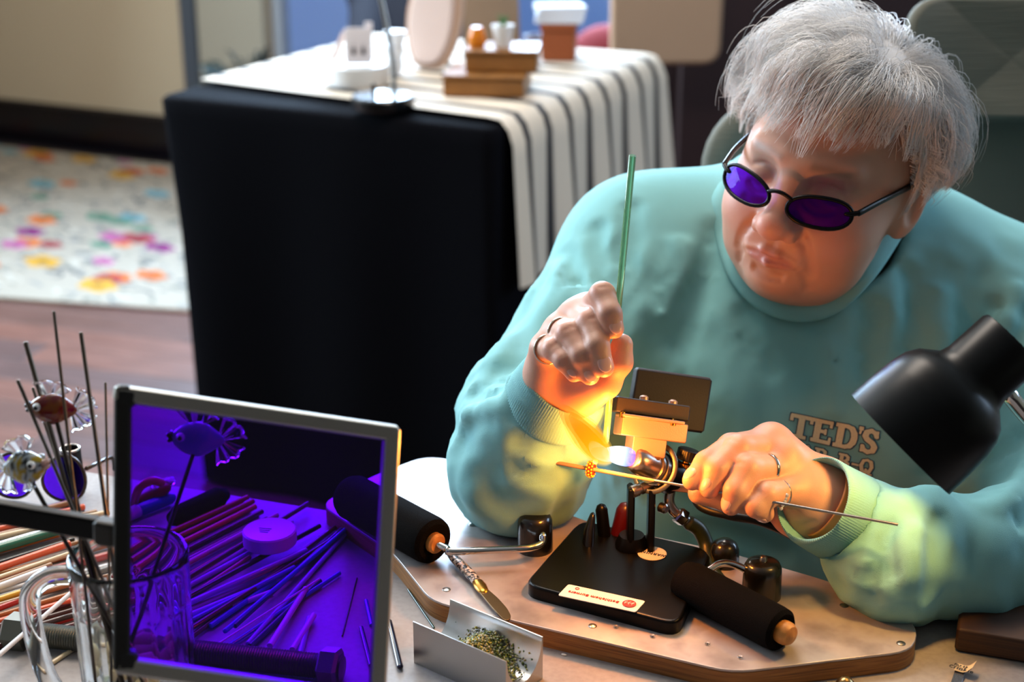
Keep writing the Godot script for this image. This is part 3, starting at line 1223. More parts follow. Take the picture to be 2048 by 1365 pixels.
	mb.box(Transform3D(Basis(Vector3.UP, -0.35) * Basis(Vector3.RIGHT, 0.45), p + Vector3(0.02, 0.075, -0.06)), Vector3(0.03, 0.17, 0.006), 0.002)
	part(t, "strut", mb, M(Color(0.62, 0.52, 0.45), 0.8))
	grow(t, p)
	p = Vector3(-0.0441, 0.857, -3.3568)
	t = thing("canvas_board", "tall beige canvas board standing behind the wooden boxes", "board", p)
	mb = MB.new()
	mb.prism(PackedVector2Array([Vector2(-0.078, 0), Vector2(0.075, 0), Vector2(0.062, 0.3), Vector2(-0.07, 0.3)]), -0.016, 0.0, Transform3D(Basis(Vector3.RIGHT, PI / 2 - 0.08) * Basis.from_scale(Vector3(1, 1, -1)), p + Vector3(0, 0, -0.01)), 0.0)
	part(t, "panel", mb, M(Color(0.50, 0.42, 0.34), 0.85))
	mb = MB.new()
	mb.box(Transform3D(Basis(Vector3.RIGHT, 0.4), p + Vector3(0, 0.08, -0.07)), Vector3(0.05, 0.18, 0.006), 0.002)
	part(t, "strut", mb, M(Color(0.45, 0.38, 0.32), 0.85))
	grow(t, p)
	# two wooden boxes
	var oak := tri_map(M(Color.WHITE, 0.45), Vector3(3, 30, 3), false)
	oak.albedo_texture = noise_tex(0.02, 4, 256, ramp([[0.0, Color(0.38, 0.23, 0.09)], [0.5, Color(0.58, 0.38, 0.16)], [1.0, Color(0.50, 0.31, 0.12)]]), FastNoiseLite.TYPE_SIMPLEX_SMOOTH, 14)
	var turn := Basis(Vector3.UP, -0.12)
	p = Vector3(-0.048, 0.857, -2.8864)
	grow(crate("wooden_box", "lower and wider brown wooden box of the two stacked ones", p + Vector3(0.0, 0, -0.09), turn, Vector3(0.185, 0.05, 0.17), oak), p)
	grow(crate("wooden_box", "upper brown wooden box stacked on the wider one", p + Vector3(0.035, 0.051, -0.11), turn * Basis(Vector3.UP, 0.05), Vector3(0.165, 0.05, 0.14), oak), p)
	var amber := Vector3(-0.048, 0.857, -2.8864) + Vector3(-0.025, 0.102, -0.10)
	mb = MB.new()
	mb.lathe([Vector2(0, 0), Vector2(0.018, 0.0), Vector2(0.022, 0.012), Vector2(0.018, 0.034), Vector2(0.013, 0.044), Vector2(0.0, 0.046)], Transform3D(Basis(), amber), 20)
	o = solo("amber_jar", mb, M(Color(0.82, 0.47, 0.08), 0.2), "small glossy amber jar on the upper wooden box", "jar")
	grow(o, p)
	p = Vector3(-0.048, 0.857, -2.8864) + Vector3(0.035, 0.102, -0.09)
	t = thing("potted_sprout", "small white pot with a green sprout on the wooden boxes", "plant", p)
	mb = MB.new()
	mb.lathe([Vector2(0, 0), Vector2(0.018, 0), Vector2(0.026, 0.05), Vector2(0.023, 0.05), Vector2(0.021, 0.042), Vector2(0, 0.042)], Transform3D(Basis(), p), 24)
	part(t, "pot", mb, sk.white)
	mb = MB.new()
	for k in 9:
		var d := Vector3(sin(k * 2.4) * 0.014, 0.028 + 0.004 * (k % 3), cos(k * 2.4) * 0.014)
		mb.tube([p + Vector3(0, 0.042, 0), p + Vector3(0, 0.042, 0) + d * 0.55, p + Vector3(0, 0.042, 0) + d], [0.002, 0.005, 0.001], 6, 0, 0.3)
	part(t, "leaves", mb, M(Color(0.22, 0.40, 0.16), 0.6))
	grow(t, Vector3(-0.048, 0.857, -2.8864))
	# small bowls and boxes to the right of the stack
	for k in 2:
		var q: Vector3 = [Vector3(0.0412, 0.857, -3.2102), Vector3(0.0768, 0.857, -3.3568)][k]
		mb = MB.new()
		mb.lathe([Vector2(0, 0), Vector2(0.018, 0), Vector2(0.03, 0.024), Vector2(0.027, 0.024), Vector2(0.016, 0.006), Vector2(0, 0.006)], Transform3D(Basis(), q), 24)
		o = solo("white_bowl", mb, sk.white, ["small white bowl right beside the stacked wooden boxes", "small white bowl in front of the orange-brown box"][k], "bowl")
		grow(o, q)
	mb = MB.new()
	p = Vector3(0.053, 0.857, -3.4277)
	mb.lathe([Vector2(0, 0), Vector2(0.022, 0), Vector2(0.028, 0.05), Vector2(0.025, 0.05), Vector2(0.02, 0.008), Vector2(0, 0.008)], Transform3D(Basis(), p), 24)
	o = solo("maroon_cup", mb, M(Color(0.28, 0.05, 0.09), 0.35), "dark maroon cup behind the small white bowls", "cup")
	grow(o, p)
	p = Vector3(0.1072, 0.857, -3.3156)
	grow(crate("brown_box", "orange-brown box carrying a stack of white paper", p + Vector3(0, 0, -0.06), turn, Vector3(0.085, 0.095, 0.10), M(Color(0.55, 0.27, 0.10), 0.6)), p)
	t = thing("paper_stack", "stack of white paper on the orange-brown box", "paper", p + Vector3(0, 0.096, -0.06))
	for k in 5:
		mb = MB.new()
		mb.box(Transform3D(Basis(Vector3.UP, -0.1 + 0.06 * k), p + Vector3(0, 0.1005 + 0.0085 * k, -0.06)), Vector3(0.125, 0.008, 0.10), 0.001)
		part(t, "paper_sheaf", mb, M(Color(0.86, 0.88, 0.92), 0.8))
	grow(t, p)
	# farther back: seat with a red cushion, a navy coat on a chair, a low plant
	t = thing("window_bench", "low blue-grey bench by the tall window", "bench", Vector3(0.22, 0, -4.6))
	mb = MB.new()
	mb.box(Transform3D(Basis(Vector3.UP, -0.45), Vector3(0.22, 0.43, -4.6)), Vector3(0.55, 0.06, 0.34), 0.012)
	part(t, "seat", mb, M(Color(0.22, 0.30, 0.40), 0.6))
	for k in 4:
		mb = MB.new()
		var q := Basis(Vector3.UP, -0.45) * Vector3(0.23 * (1 if k % 2 else -1), 0, 0.13 * (1 if k < 2 else -1))
		mb.box(Transform3D(Basis(Vector3.UP, -0.45), Vector3(0.22 + q.x, 0.2, -4.6 + q.z)), Vector3(0.04, 0.4, 0.04), 0.004)
		part(t, "leg", mb, M(Color(0.16, 0.2, 0.27), 0.6))
	mb = MB.new()
	mb.ball(Vector3(0.30, 0.61, -4.62), Vector3(0.15, 0.15, 0.07), Basis(Vector3.UP, -0.45), 20, 12)
	solo("red_cushion", mb, M(Color(0.42, 0.03, 0.06), 0.85), "deep red cushion propped on the low window bench", "cushion")
	navy_coat()
	low_plant()
	# tan padded board on a wooden post
	t = thing("padded_board", "tan padded board with rounded corners on a brown post", "display board", Vector3(0.3917, 0.4755, -3.9415) - Vector3(0, 0.63, 0))
	p = Vector3(0.3917, 0.4755, -3.9415)
	p.y = 0.0
	t.position = p
	var low := Vector3(0.4127, 0.737, -4.0154)
	mb = MB.new()
	mb.prism(round_corners([Vector2(-0.148, 0), Vector2(0.148, 0), Vector2(0.155, 0.5), Vector2(-0.152, 0.5)], 0.05, 5), -0.02, 0.02, Transform3D(Basis(Vector3.RIGHT, PI / 2 - 0.02) * Basis.from_scale(Vector3(1, 1, -1)), Vector3(low.x, low.y, low.z)), 0.012)
	var tan_cloth := tri_map(M(Color(0.66, 0.53, 0.42), 0.9), Vector3(30, 30, 30))
	bump(tan_cloth, sk.fine, 0.03)
	part(t, "panel", mb, tan_cloth)
	mb = MB.new()
	mb.box(Transform3D(Basis(), Vector3(p.x, (low.y + 0.2) / 2, low.z - 0.05)), Vector3(0.034, low.y + 0.2, 0.03), 0.004)
	part(t, "post", mb, M(Color(0.20, 0.105, 0.045), 0.5))
	mb = MB.new()
	mb.box(Transform3D(Basis(), Vector3(p.x, 0.014, low.z - 0.05)), Vector3(0.3, 0.028, 0.2), 0.006)
	part(t, "foot", mb, M(Color(0.20, 0.105, 0.045), 0.5))


func grow(o: Node3D, at: Vector3) -> void:
	# the small goods were measured a little too large: bring each down to size about its spot on the table
	o.position = at + (o.position - at) * 0.86
	o.scale = Vector3.ONE * 0.86


func crate(called: String, label: String, at: Vector3, turn: Basis, size: Vector3, mat: Material) -> Node3D:
	var t := thing(called, label, "box", at)
	var mb := MB.new()
	mb.box(Transform3D(turn, at + Vector3(0, size.y * 0.4, 0)), Vector3(size.x, size.y * 0.8, size.z), 0.003)
	part(t, "body", mb, mat)
	mb = MB.new()
	mb.box(Transform3D(turn, at + Vector3(0, size.y * 0.9, 0)), Vector3(size.x + 0.008, size.y * 0.19, size.z + 0.008), 0.003)
	part(t, "lid", mb, mat)
	return t


func navy_coat() -> void:
	var t := thing("draped_chair", "chair with a dark blue coat over it by the tall window", "chair", Vector3(-0.30, 0, -4.95))
	var c := Vector3(-0.30, 0, -4.95)
	var mb := MB.new()
	mb.box(Transform3D(Basis(Vector3.UP, 0.2), c + Vector3(0, 0.45, 0)), Vector3(0.42, 0.04, 0.42), 0.01)
	part(t, "seat", mb, M(Color(0.05, 0.06, 0.09), 0.6))
	for k in 4:
		var q := Basis(Vector3.UP, 0.2) * Vector3(0.18 * (1 if k % 2 else -1), 0, 0.18 * (1 if k < 2 else -1))
		mb = MB.new()
		mb.tube([c + q, c + q + Vector3(0, 0.44, 0)], 0.015, 8)
		part(t, "leg", mb, sk.black)
	var field := Field.new(c + Vector3(-0.4, 0.25, -0.35), c + Vector3(0.4, 1.0, 0.4), 0.02)
	field.limb(c + Vector3(-0.2, 0.82, -0.18), c + Vector3(0.2, 0.84, -0.18), 0.07, 0.07, 0.05)
	field.limb(c + Vector3(-0.17, 0.78, -0.15), c + Vector3(-0.2, 0.42, 0.12), 0.08, 0.06, 0.05)
	field.limb(c + Vector3(0.17, 0.78, -0.15), c + Vector3(0.22, 0.4, 0.16), 0.08, 0.06, 0.05)
	field.limb(c + Vector3(0.0, 0.8, -0.16), c + Vector3(0.02, 0.5, -0.1), 0.13, 0.15, 0.06)
	field.limb(c + Vector3(-0.1, 0.5, 0.05), c + Vector3(0.15, 0.5, 0.1), 0.08, 0.09, 0.05)
	mb = MB.new()
	field.net(mb)
	part(t, "coat", mb, M(Color(0.02, 0.04, 0.11), 0.85))


func low_plant() -> void:
	var c := Vector3(-0.93, 0, -5.28)
	var t := thing("foliage_plant", "low dark green leafy plant in a pot under the tall window", "plant", c)
	var mb := MB.new()
	mb.lathe([Vector2(0, 0), Vector2(0.10, 0), Vector2(0.13, 0.22), Vector2(0.118, 0.22), Vector2(0.11, 0.18), Vector2(0, 0.18)], Transform3D(Basis(), c), 24)
	part(t, "pot", mb, M(Color(0.2, 0.22, 0.25), 0.6))
	mb = MB.new()
	for k in 60:
		var a := k * 2.399
		var out := 0.06 + 0.24 * fposmod(k * 0.618, 1.0)
		var up := 0.36 - 0.5 * out + 0.1 * fposmod(k * 0.37, 1.0)
		var e := c + Vector3(cos(a) * out, 0.18 + up, sin(a) * out)
		var m := c + Vector3(cos(a) * out * 0.45, 0.2 + up * 0.8, sin(a) * out * 0.45)
		mb.tube([c + Vector3(0, 0.17, 0), m, m.lerp(e, 0.5) + Vector3(0, 0.02, 0), e], [0.003, 0.006, 0.026, 0.002], 6, 0, 0.2)
	part(t, "leaves", mb, M(Color(0.03, 0.10, 0.06), 0.5)).set_meta("kind", "stuff")


# ---------------------------------------------------------------- the workbench, the board and what lies on them

func xz(p: Vector3) -> Vector2:
	return Vector2(p.x, p.z)


func make_bench() -> void:
	var r0 := Vector3(-0.4541, 0.75, -1.3977)
	var d := (Vector3(-0.209, 0.75, -1.3139) - r0).normalized()
	var n := Vector3(-d.z, 0, d.x)
	var f := Transform3D(Basis(d, Vector3.UP, n), r0)
	var t := thing("workbench", "pale laminate workbench holding all the glass rods and tools", "table", f * Vector3(0.3, -0.75, 0.4))
	var mb := MB.new()
	mb.prism(PackedVector2Array([Vector2(-0.75, 0), Vector2(1.15, 0), Vector2(1.15, 0.85), Vector2(-0.75, 0.85)]), -0.03, 0.0, f, 0.003)
	part(t, "tabletop", mb, sk.laminate)
	for sx in [-0.68, 1.08]:
		for sz in [0.06, 0.79]:
			mb = MB.new()
			mb.box(f.translated_local(Vector3(sx, -0.39, sz)), Vector3(0.05, 0.72, 0.05), 0.004)
			part(t, "leg", mb, sk.black)
	# bench board: plywood under a metal sheet
	var outline := []
	for p in [Vector3(-0.1843, 0.768, -1.2797), Vector3(-0.1062, 0.768, -1.1801), Vector3(-0.0678, 0.768, -1.0953), Vector3(0.1706, 0.768, -0.987), Vector3(0.3166, 0.768, -1.0179), Vector3(0.3307, 0.768, -1.048), Vector3(0.3245, 0.768, -1.0854), Vector3(0.271, 0.768, -1.1319), Vector3(0.1873, 0.768, -1.1867), Vector3(0.0819, 0.768, -1.2337), Vector3(0.0174, 0.768, -1.2883), Vector3(-0.0574, 0.768, -1.3808), Vector3(-0.0906, 0.768, -1.3894), Vector3(-0.1395, 0.768, -1.3425)]:
		outline.append(xz(p))
	var poly := round_corners(outline, 0.018, 4)
	t = thing("bench_board", "plywood board clad in pale metal sheet that carries the torch", "board", Vector3(0.1013, 0.75, -1.1733))
	mb = MB.new()
	mb.prism(poly, 0.75, 0.766, Transform3D(), 0.001)
	part(t, "plywood", mb, sk.ply)
	mb = MB.new()
	mb.prism(poly, 0.7662, 0.768, Transform3D(), 0.0008)
	part(t, "metal_sheet", mb, sk.sheet)
	for p in [Vector3(-0.0368, 0.768, -1.2357), Vector3(-0.056, 0.768, -1.1146), Vector3(0.0658, 0.768, -1.055), Vector3(0.3112, 0.768, -1.0283), Vector3(0.0339, 0.768, -1.2722), Vector3(-0.0825, 0.768, -1.2616), Vector3(0.2782, 0.768, -1.0878)]:
		mb = MB.new()
		mb.lathe([Vector2(0.0, 0.0014), Vector2(0.0016, 0.0013), Vector2(0.0034, 0.0006), Vector2(0.0038, -0.0002)], Transform3D(Basis(), p), 14)
		part(t, "screw", mb, sk.steel)
	var drop_n := 0
	for p in [Vector3(0.0848, 0.768, -1.0527), Vector3(0.1133, 0.768, -1.0381), Vector3(0.1562, 0.768, -1.0268), Vector3(0.1793, 0.768, -1.0069)]:
		var q: Vector3 = p
		mb = MB.new()
		mb.ball(q + Vector3(0, 0.001, 0), Vector3(0.0022, 0.0014, 0.0018), Basis(), 10, 6)
		drop_n += 1
		solo("glass_droplet", mb, sk.clear, "%s of four tiny clear glass droplets along the board's front edge" % ["leftmost", "second from left", "third from left", "rightmost"][drop_n - 1], "glass drop", "glass droplets on the board")
	# dark burn marks along the plywood edge
	for k in 9:
		var a := Vector3(-0.0527, 0.759, -1.1033).lerp(Vector3(0.1637, 0.759, -1.0046), fposmod(k * 0.618 + 0.1, 1.0))
		mb = MB.new()
		mb.ball(a + Vector3(0, 0.004 * sin(k * 2.0), 0), Vector3(0.0022 + 0.001 * (k % 3), 0.0018, 0.0006 + 0.0002), facing(a, Vector3(0.1614, 0.768, -0.9905) - Vector3(-0.0519, 0.768, -1.0878), Vector3.UP).basis, 10, 6)
		part(t, "burn_mark", mb, M(Color(0.05, 0.025, 0.01), 0.8))
	# a second wooden board off to the right
	t = thing("wooden_plank", "wooden plank right of the bench board, tinted dark to stand for shade", "board", Vector3(0.4162, 0.75, -1.0522))
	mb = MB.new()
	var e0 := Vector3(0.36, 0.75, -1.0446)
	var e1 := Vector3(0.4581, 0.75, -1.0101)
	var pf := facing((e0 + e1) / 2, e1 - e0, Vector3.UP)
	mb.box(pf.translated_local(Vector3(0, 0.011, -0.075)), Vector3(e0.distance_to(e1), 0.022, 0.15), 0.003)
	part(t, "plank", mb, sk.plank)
	arm_rests()
	trough()
	knife()
	shield()
	mug()
	bolt()
	spare_glasses()
	table_bits()


func arm_rests() -> void:
	# left: foam roller, its rod and the black post
	var a := Vector3(-0.0686, 0.7895, -1.1602)
	var b := Vector3(-0.1404, 0.7895, -1.2403)
	var d := (b - a).normalized()
	var t := thing("arm_rest", "black foam arm rest roller with a chrome rod, left of the torch", "arm rest", a.lerp(b, 0.5) - Vector3(0, 0.0215, 0), "foam arm rests")
	var mb := MB.new()
	mb.lathe([Vector2(0.0095, 0), Vector2(0.017, -0.001), Vector2(0.0205, 0.002), Vector2(0.0215, 0.007), Vector2(0.0215, 0.12), Vector2(0.019, 0.126), Vector2(0.0095, 0.127)], along(a, b), 36)
	part(t, "foam_roller", mb, sk.foam)
	mb = MB.new()
	mb.lathe([Vector2(0, -0.006), Vector2(0.0075, -0.006), Vector2(0.0093, -0.004), Vector2(0.0093, 0.13), Vector2(0, 0.13)], along(a, b), 24)
	part(t, "wooden_core", mb, sk.dowel)
	mb = MB.new()
	mb.tube(smooth_path([a - d * 0.004, a - d * 0.012 + Vector3(0.004, -0.002, 0), Vector3(-0.0519, 0.786, -1.1492), Vector3(0.0026, 0.786, -1.1538), Vector3(0.0184, 0.786, -1.1575), Vector3(0.0264, 0.788, -1.1621), Vector3(0.0273, 0.793, -1.1657)]), 0.0033, 12, 1)
	part(t, "rod", mb, sk.chrome)
	post_cap(t, Vector3(0.0207, 0.768, -1.1886), 0.0158, 0.036)
	# right: the same turned the other way
	a = Vector3(0.2123, 0.7862, -1.0178)
	b = Vector3(0.1446, 0.7862, -1.0993)
	t = thing("arm_rest", "dark brown foam arm rest roller with a round wooden end, right of the torch", "arm rest", a.lerp(b, 0.5) - Vector3(0, 0.018, 0), "foam arm rests")
	mb = MB.new()
	var far := a.distance_to(b)
	mb.lathe([Vector2(0.0095, 0), Vector2(0.0145, -0.002), Vector2(0.0175, 0.001), Vector2(0.0182, 0.008), Vector2(0.0182, far - 0.008), Vector2(0.016, far), Vector2(0.0095, far)], along(a, b), 36)
	part(t, "foam_roller", mb, sk.foam)
	mb = MB.new()
	mb.lathe([Vector2(0, -0.0125), Vector2(0.004, -0.012), Vector2(0.0075, -0.0105), Vector2(0.0095, -0.007), Vector2(0.0098, -0.003), Vector2(0.0093, 0.0), Vector2(0.0093, far), Vector2(0, far)], along(a, b), 24)
	part(t, "wooden_core", mb, sk.dowel)
	mb = MB.new()
	mb.tube(smooth_path([b, Vector3(0.1511, 0.789, -1.0943), Vector3(0.162, 0.793, -1.0991), Vector3(0.1745, 0.797, -1.1065), Vector3(0.1858, 0.796, -1.1083), Vector3(0.1985, 0.792, -1.1043)]), 0.0033, 12, 1)
	part(t, "rod", mb, sk.chrome)
	post_cap(t, Vector3(0.2113, 0.768, -1.1045), 0.0162, 0.034)
	mb = MB.new()
	var c := Vector3(0.1874, 0.768, -1.1606)
	mb.lathe([Vector2(0, 0.024), Vector2(0.006, 0.0232), Vector2(0.0105, 0.02), Vector2(0.0128, 0.014), Vector2(0.0132, 0.006), Vector2(0.013, 0), Vector2(0, 0)], Transform3D(Basis(), c), 28)
	solo("rubber_bumper", mb, sk.black_gloss, "glossy black domed bumper behind the right foam roller", "bumper")


func post_cap(t: Node3D, at: Vector3, r: float, h: float) -> void:
	var mb := MB.new()
	mb.lathe([Vector2(0, h), Vector2(r * 0.62, h * 0.985), Vector2(r * 0.85, h * 0.93), Vector2(r * 0.97, h * 0.82), Vector2(r, h * 0.66), Vector2(r * 1.03, 0.0), Vector2(0, 0)], Transform3D(Basis(), at), 32)
	part(t, "post_cap", mb, sk.black_gloss)
	mb = MB.new()
	mb.lathe([Vector2(0, h + 0.0035), Vector2(0.0022, h + 0.0035), Vector2(0.0032, h + 0.002), Vector2(0.0036, h - 0.001), Vector2(0, h - 0.001)], Transform3D(Basis(), at), 12)
	part(t, "screw", mb, sk.steel)


func trough() -> void:
	var a := Vector3(-0.0788, 0.788, -1.0285)
	var b := Vector3(-0.0046, 0.788, -0.9702)
	var c := Vector3(0.0242, 0.788, -1.0059)
	var long := b - a
	var f := facing(b, c - b, Vector3.UP)     # x across, y up
	f.basis.z = -long.normalized()
	var w := b.distance_to(c)
	var h := 0.038
	var prof := [Vector2(0, -h), Vector2(w, -h), Vector2(w, 0), Vector2(w - 0.0008, 0.0)]
	for k in 19:
		var u := PI * k / 18.0
		prof.append(Vector2(w / 2 + cos(u) * (w / 2 - 0.0012), -sin(u) * 0.029 - 0.0004))
	prof.append(Vector2(0.0008, 0.0))
	prof.append(Vector2(0, 0))
	var mb := MB.new()
	# prism raises (x, z) along y: here across, up and along
	mb.prism(PackedVector2Array(prof), 0.0, long.length(), Transform3D(Basis(f.basis.x, -long.normalized(), f.basis.y), b), 0.0)
	solo("metal_trough", mb, sk.alu, "brushed aluminium block with a round trough full of green glass grit", "mould")
	# crushed glass heaped in its middle
	var chips := MB.new()
	chips.colored = true
	var r := RandomNumberGenerator.new()
	r.seed = 77
	var tones := [Color(0.10, 0.13, 0.02), Color(0.22, 0.24, 0.04), Color(0.40, 0.36, 0.05), Color(0.05, 0.07, 0.02), Color(0.30, 0.22, 0.06), Color(0.45, 0.43, 0.30), Color(0.14, 0.17, 0.07)]
	for k in 4200:
		var s := clampf(r.randfn(0.45, 0.14), 0.06, 0.93)   # along from b to a
		var x := clampf(r.randfn(0.5, 0.17), 0.1, 0.9)
		var heap := 0.019 * exp(-pow((s - 0.5) / 0.2, 2.0)) * (1.0 - pow(absf(x - 0.5) * 2.0, 2.0))
		var floor_y := -0.029 * sqrt(maxf(0.0, 1.0 - pow((x - 0.5) * 2.0, 2.0)))
		var p := b - long * s + f.basis.x * (w * x) + Vector3(0, floor_y + 0.001 + heap * sqrt(r.randf()), 0)
		chips.tint = tones[r.randi() % 7]
		var size := r.randf_range(0.0006, 0.0015)
		var bs := Basis.from_euler(Vector3(r.randf() * 6, r.randf() * 6, r.randf() * 6))
		chips.ball(p, Vector3(size, size * r.randf_range(0.5, 1.0), size * r.randf_range(0.6, 1.4)), bs, 4, 2)
	var grit := M(Color.WHITE, 0.12)
	grit.vertex_color_use_as_albedo = true
	var g := solo("glass_grit", chips, grit, "heap of crushed green and amber glass grit in the aluminium trough", "glass grit")
	g.set_meta("kind", "stuff")


func knife() -> void:
	var a := Vector3(-0.0541, 0.773, -1.1679)
	var b := Vector3(-0.0295, 0.773, -1.1187)
	var c := Vector3(-0.0241, 0.773, -1.1033)
	var e := Vector3(-0.002, 0.771, -1.0578)
	var t := thing("spreader_knife", "small bronze bladed knife with a black speckled white handle", "knife", a.lerp(e, 0.5) - Vector3(0, 0.005, 0))
	var pat := tri_map(M(Color.WHITE, 0.3), Vector3(28, 28, 28), false)
	pat.albedo_texture = noise_tex(0.03, 2, 256, ramp([[0.0, Color(0.06, 0.05, 0.06)], [0.49, Color(0.09, 0.07, 0.08)], [0.53, Color(0.80, 0.74, 0.70)], [1.0, Color(0.86, 0.81, 0.77)]]), FastNoiseLite.TYPE_SIMPLEX_SMOOTH, 40)
	var mb := MB.new()
	mb.tube([a, a.lerp(b, 0.15), a.lerp(b, 0.6), b], [0.0038, 0.0048, 0.0052, 0.0046], 14, 1, 0.6, Vector3.UP)
	part(t, "handle", mb, pat)
	mb = MB.new()
	mb.tube([b, b.lerp(c, 0.5), c], [0.0049, 0.0056, 0.0046], 14, 1, 0.6, Vector3.UP)
	part(t, "bolster", mb, sk.brass)
	var ax := (e - c).normalized()
	var f := facing(c, ax, Vector3.UP)
	var l := c.distance_to(e)
	var pts := [Vector2(-0.002, -0.0042), Vector2(l * 0.3, -0.0062), Vector2(l * 0.65, -0.0064), Vector2(l * 0.9, -0.0042), Vector2(l, 0.0012), Vector2(l * 0.94, 0.0042), Vector2(l * 0.5, 0.0046), Vector2(-0.002, 0.0042)]
	mb = MB.new()
	mb.prism(round_corners(pts, 0.004, 3), -0.0008, 0.0008, f, 0.0004)
	part(t, "blade", mb, M(Color(0.42, 0.33, 0.22), 0.3, 0.9))


func shield() -> void:
	# violet filter glass in a metal frame, held over the bench on an arm
	var q := [Vector3(-0.2558, 1.0493, -0.8833), Vector3(-0.0758, 1.0041, -0.9201), Vector3(-0.0866, 0.8223, -0.8539), Vector3(-0.2568, 0.875, -0.8199)]
	var mid: Vector3 = (q[0] + q[1] + q[2] + q[3]) / 4
	var nn: Vector3 = ((q[1] - q[3]) as Vector3).cross(q[2] - q[0]).normalized()
	if nn.z < 0.0:
		nn = -nn
	var foot := Vector3(-0.6148, 0.75, -1.1918)
	var t := thing("eye_shield", "square violet glass shield in a silver frame on a black arm", "shield", foot)
	for k in 4:
		var a: Vector3 = q[k]
		var b: Vector3 = q[(k + 1) % 4]
		var dir := (b - a).normalized()
		var inward := (mid - a.lerp(b, 0.5)).normalized()
		inward = (inward - dir * inward.dot(dir)).normalized()
		var mb := MB.new()
		var w := 0.0112
		mb.box(Transform3D(Basis(dir, inward, dir.cross(inward)), a.lerp(b, 0.5) + inward * w / 2), Vector3(a.distance_to(b) - 0.001, w, 0.012), 0.0025)
		part(t, "frame_bar", mb, M(Color(0.16, 0.155, 0.15), 0.45, 0.6) if k == 3 else sk.frame_alu)
	for k in [0, 3]:
		var mb := MB.new()
		var inward: Vector3 = (mid - q[k]).normalized()
		mb.box(Transform3D(facing(mid, q[1] - q[0], q[0] - q[3]).basis, q[k] + inward * 0.012), Vector3(0.013, 0.013, 0.014), 0.003)
		part(t, "corner_cap", mb, sk.rubber)
	var mb := MB.new()
	var gl := []
	for k in 4:
		gl.append(q[k] + (mid - q[k]) * 0.055)
	var f := facing(mid, gl[1] - gl[0], gl[0] - gl[3])
	var poly := PackedVector2Array()
	for k in 4:
		var l: Vector3 = f.affine_inverse() * gl[k]
		poly.append(Vector2(l.x, l.y))
	mb.prism(poly, -0.0015, 0.0015, Transform3D(Basis(f.basis.x, f.basis.z, f.basis.y), mid), 0.0004)
	part(t, "violet_pane", mb, sk.violet_pane)
	# arm and clamp
	var a := Vector3(-0.4581, 0.9672, -0.9067)
	var b := Vector3(-0.2709, 0.9515, -0.8712)
	mb = MB.new()
	mb.box(Transform3D(facing(a.lerp(b, 0.5), b - a, Vector3.UP).basis, a.lerp(b, 0.5)), Vector3(a.distance_to(b), 0.0165, 0.009), 0.002)
	part(t, "arm", mb, sk.black)
	mb = MB.new()
	mb.box(Transform3D(facing(b, b - a, Vector3.UP).basis, Vector3(-0.2636, 0.9543, -0.8615)), Vector3(0.016, 0.0185, 0.013), 0.003)
	part(t, "clamp", mb, M(Color(0.22, 0.21, 0.20), 0.5, 0.5))
	mb = MB.new()
	mb.tube([foot, Vector3(foot.x, a.y + 0.03, foot.z), ], 0.008, 14)
	mb.tube([Vector3(foot.x, a.y, foot.z), a], 0.007, 12, 1)
	part(t, "stand_rod", mb, sk.black)
	mb = MB.new()
	mb.lathe([Vector2(0, 0), Vector2(0.06, 0), Vector2(0.06, 0.008), Vector2(0.05, 0.014), Vector2(0, 0.016)], Transform3D(Basis(), foot), 32)
	part(t, "stand_base", mb, sk.black)


func mug_spot() -> Vector3:
	var r := Vector3(-0.2824, 0.883, -0.9669)
	return Vector3(r.x, 0.75, r.z)


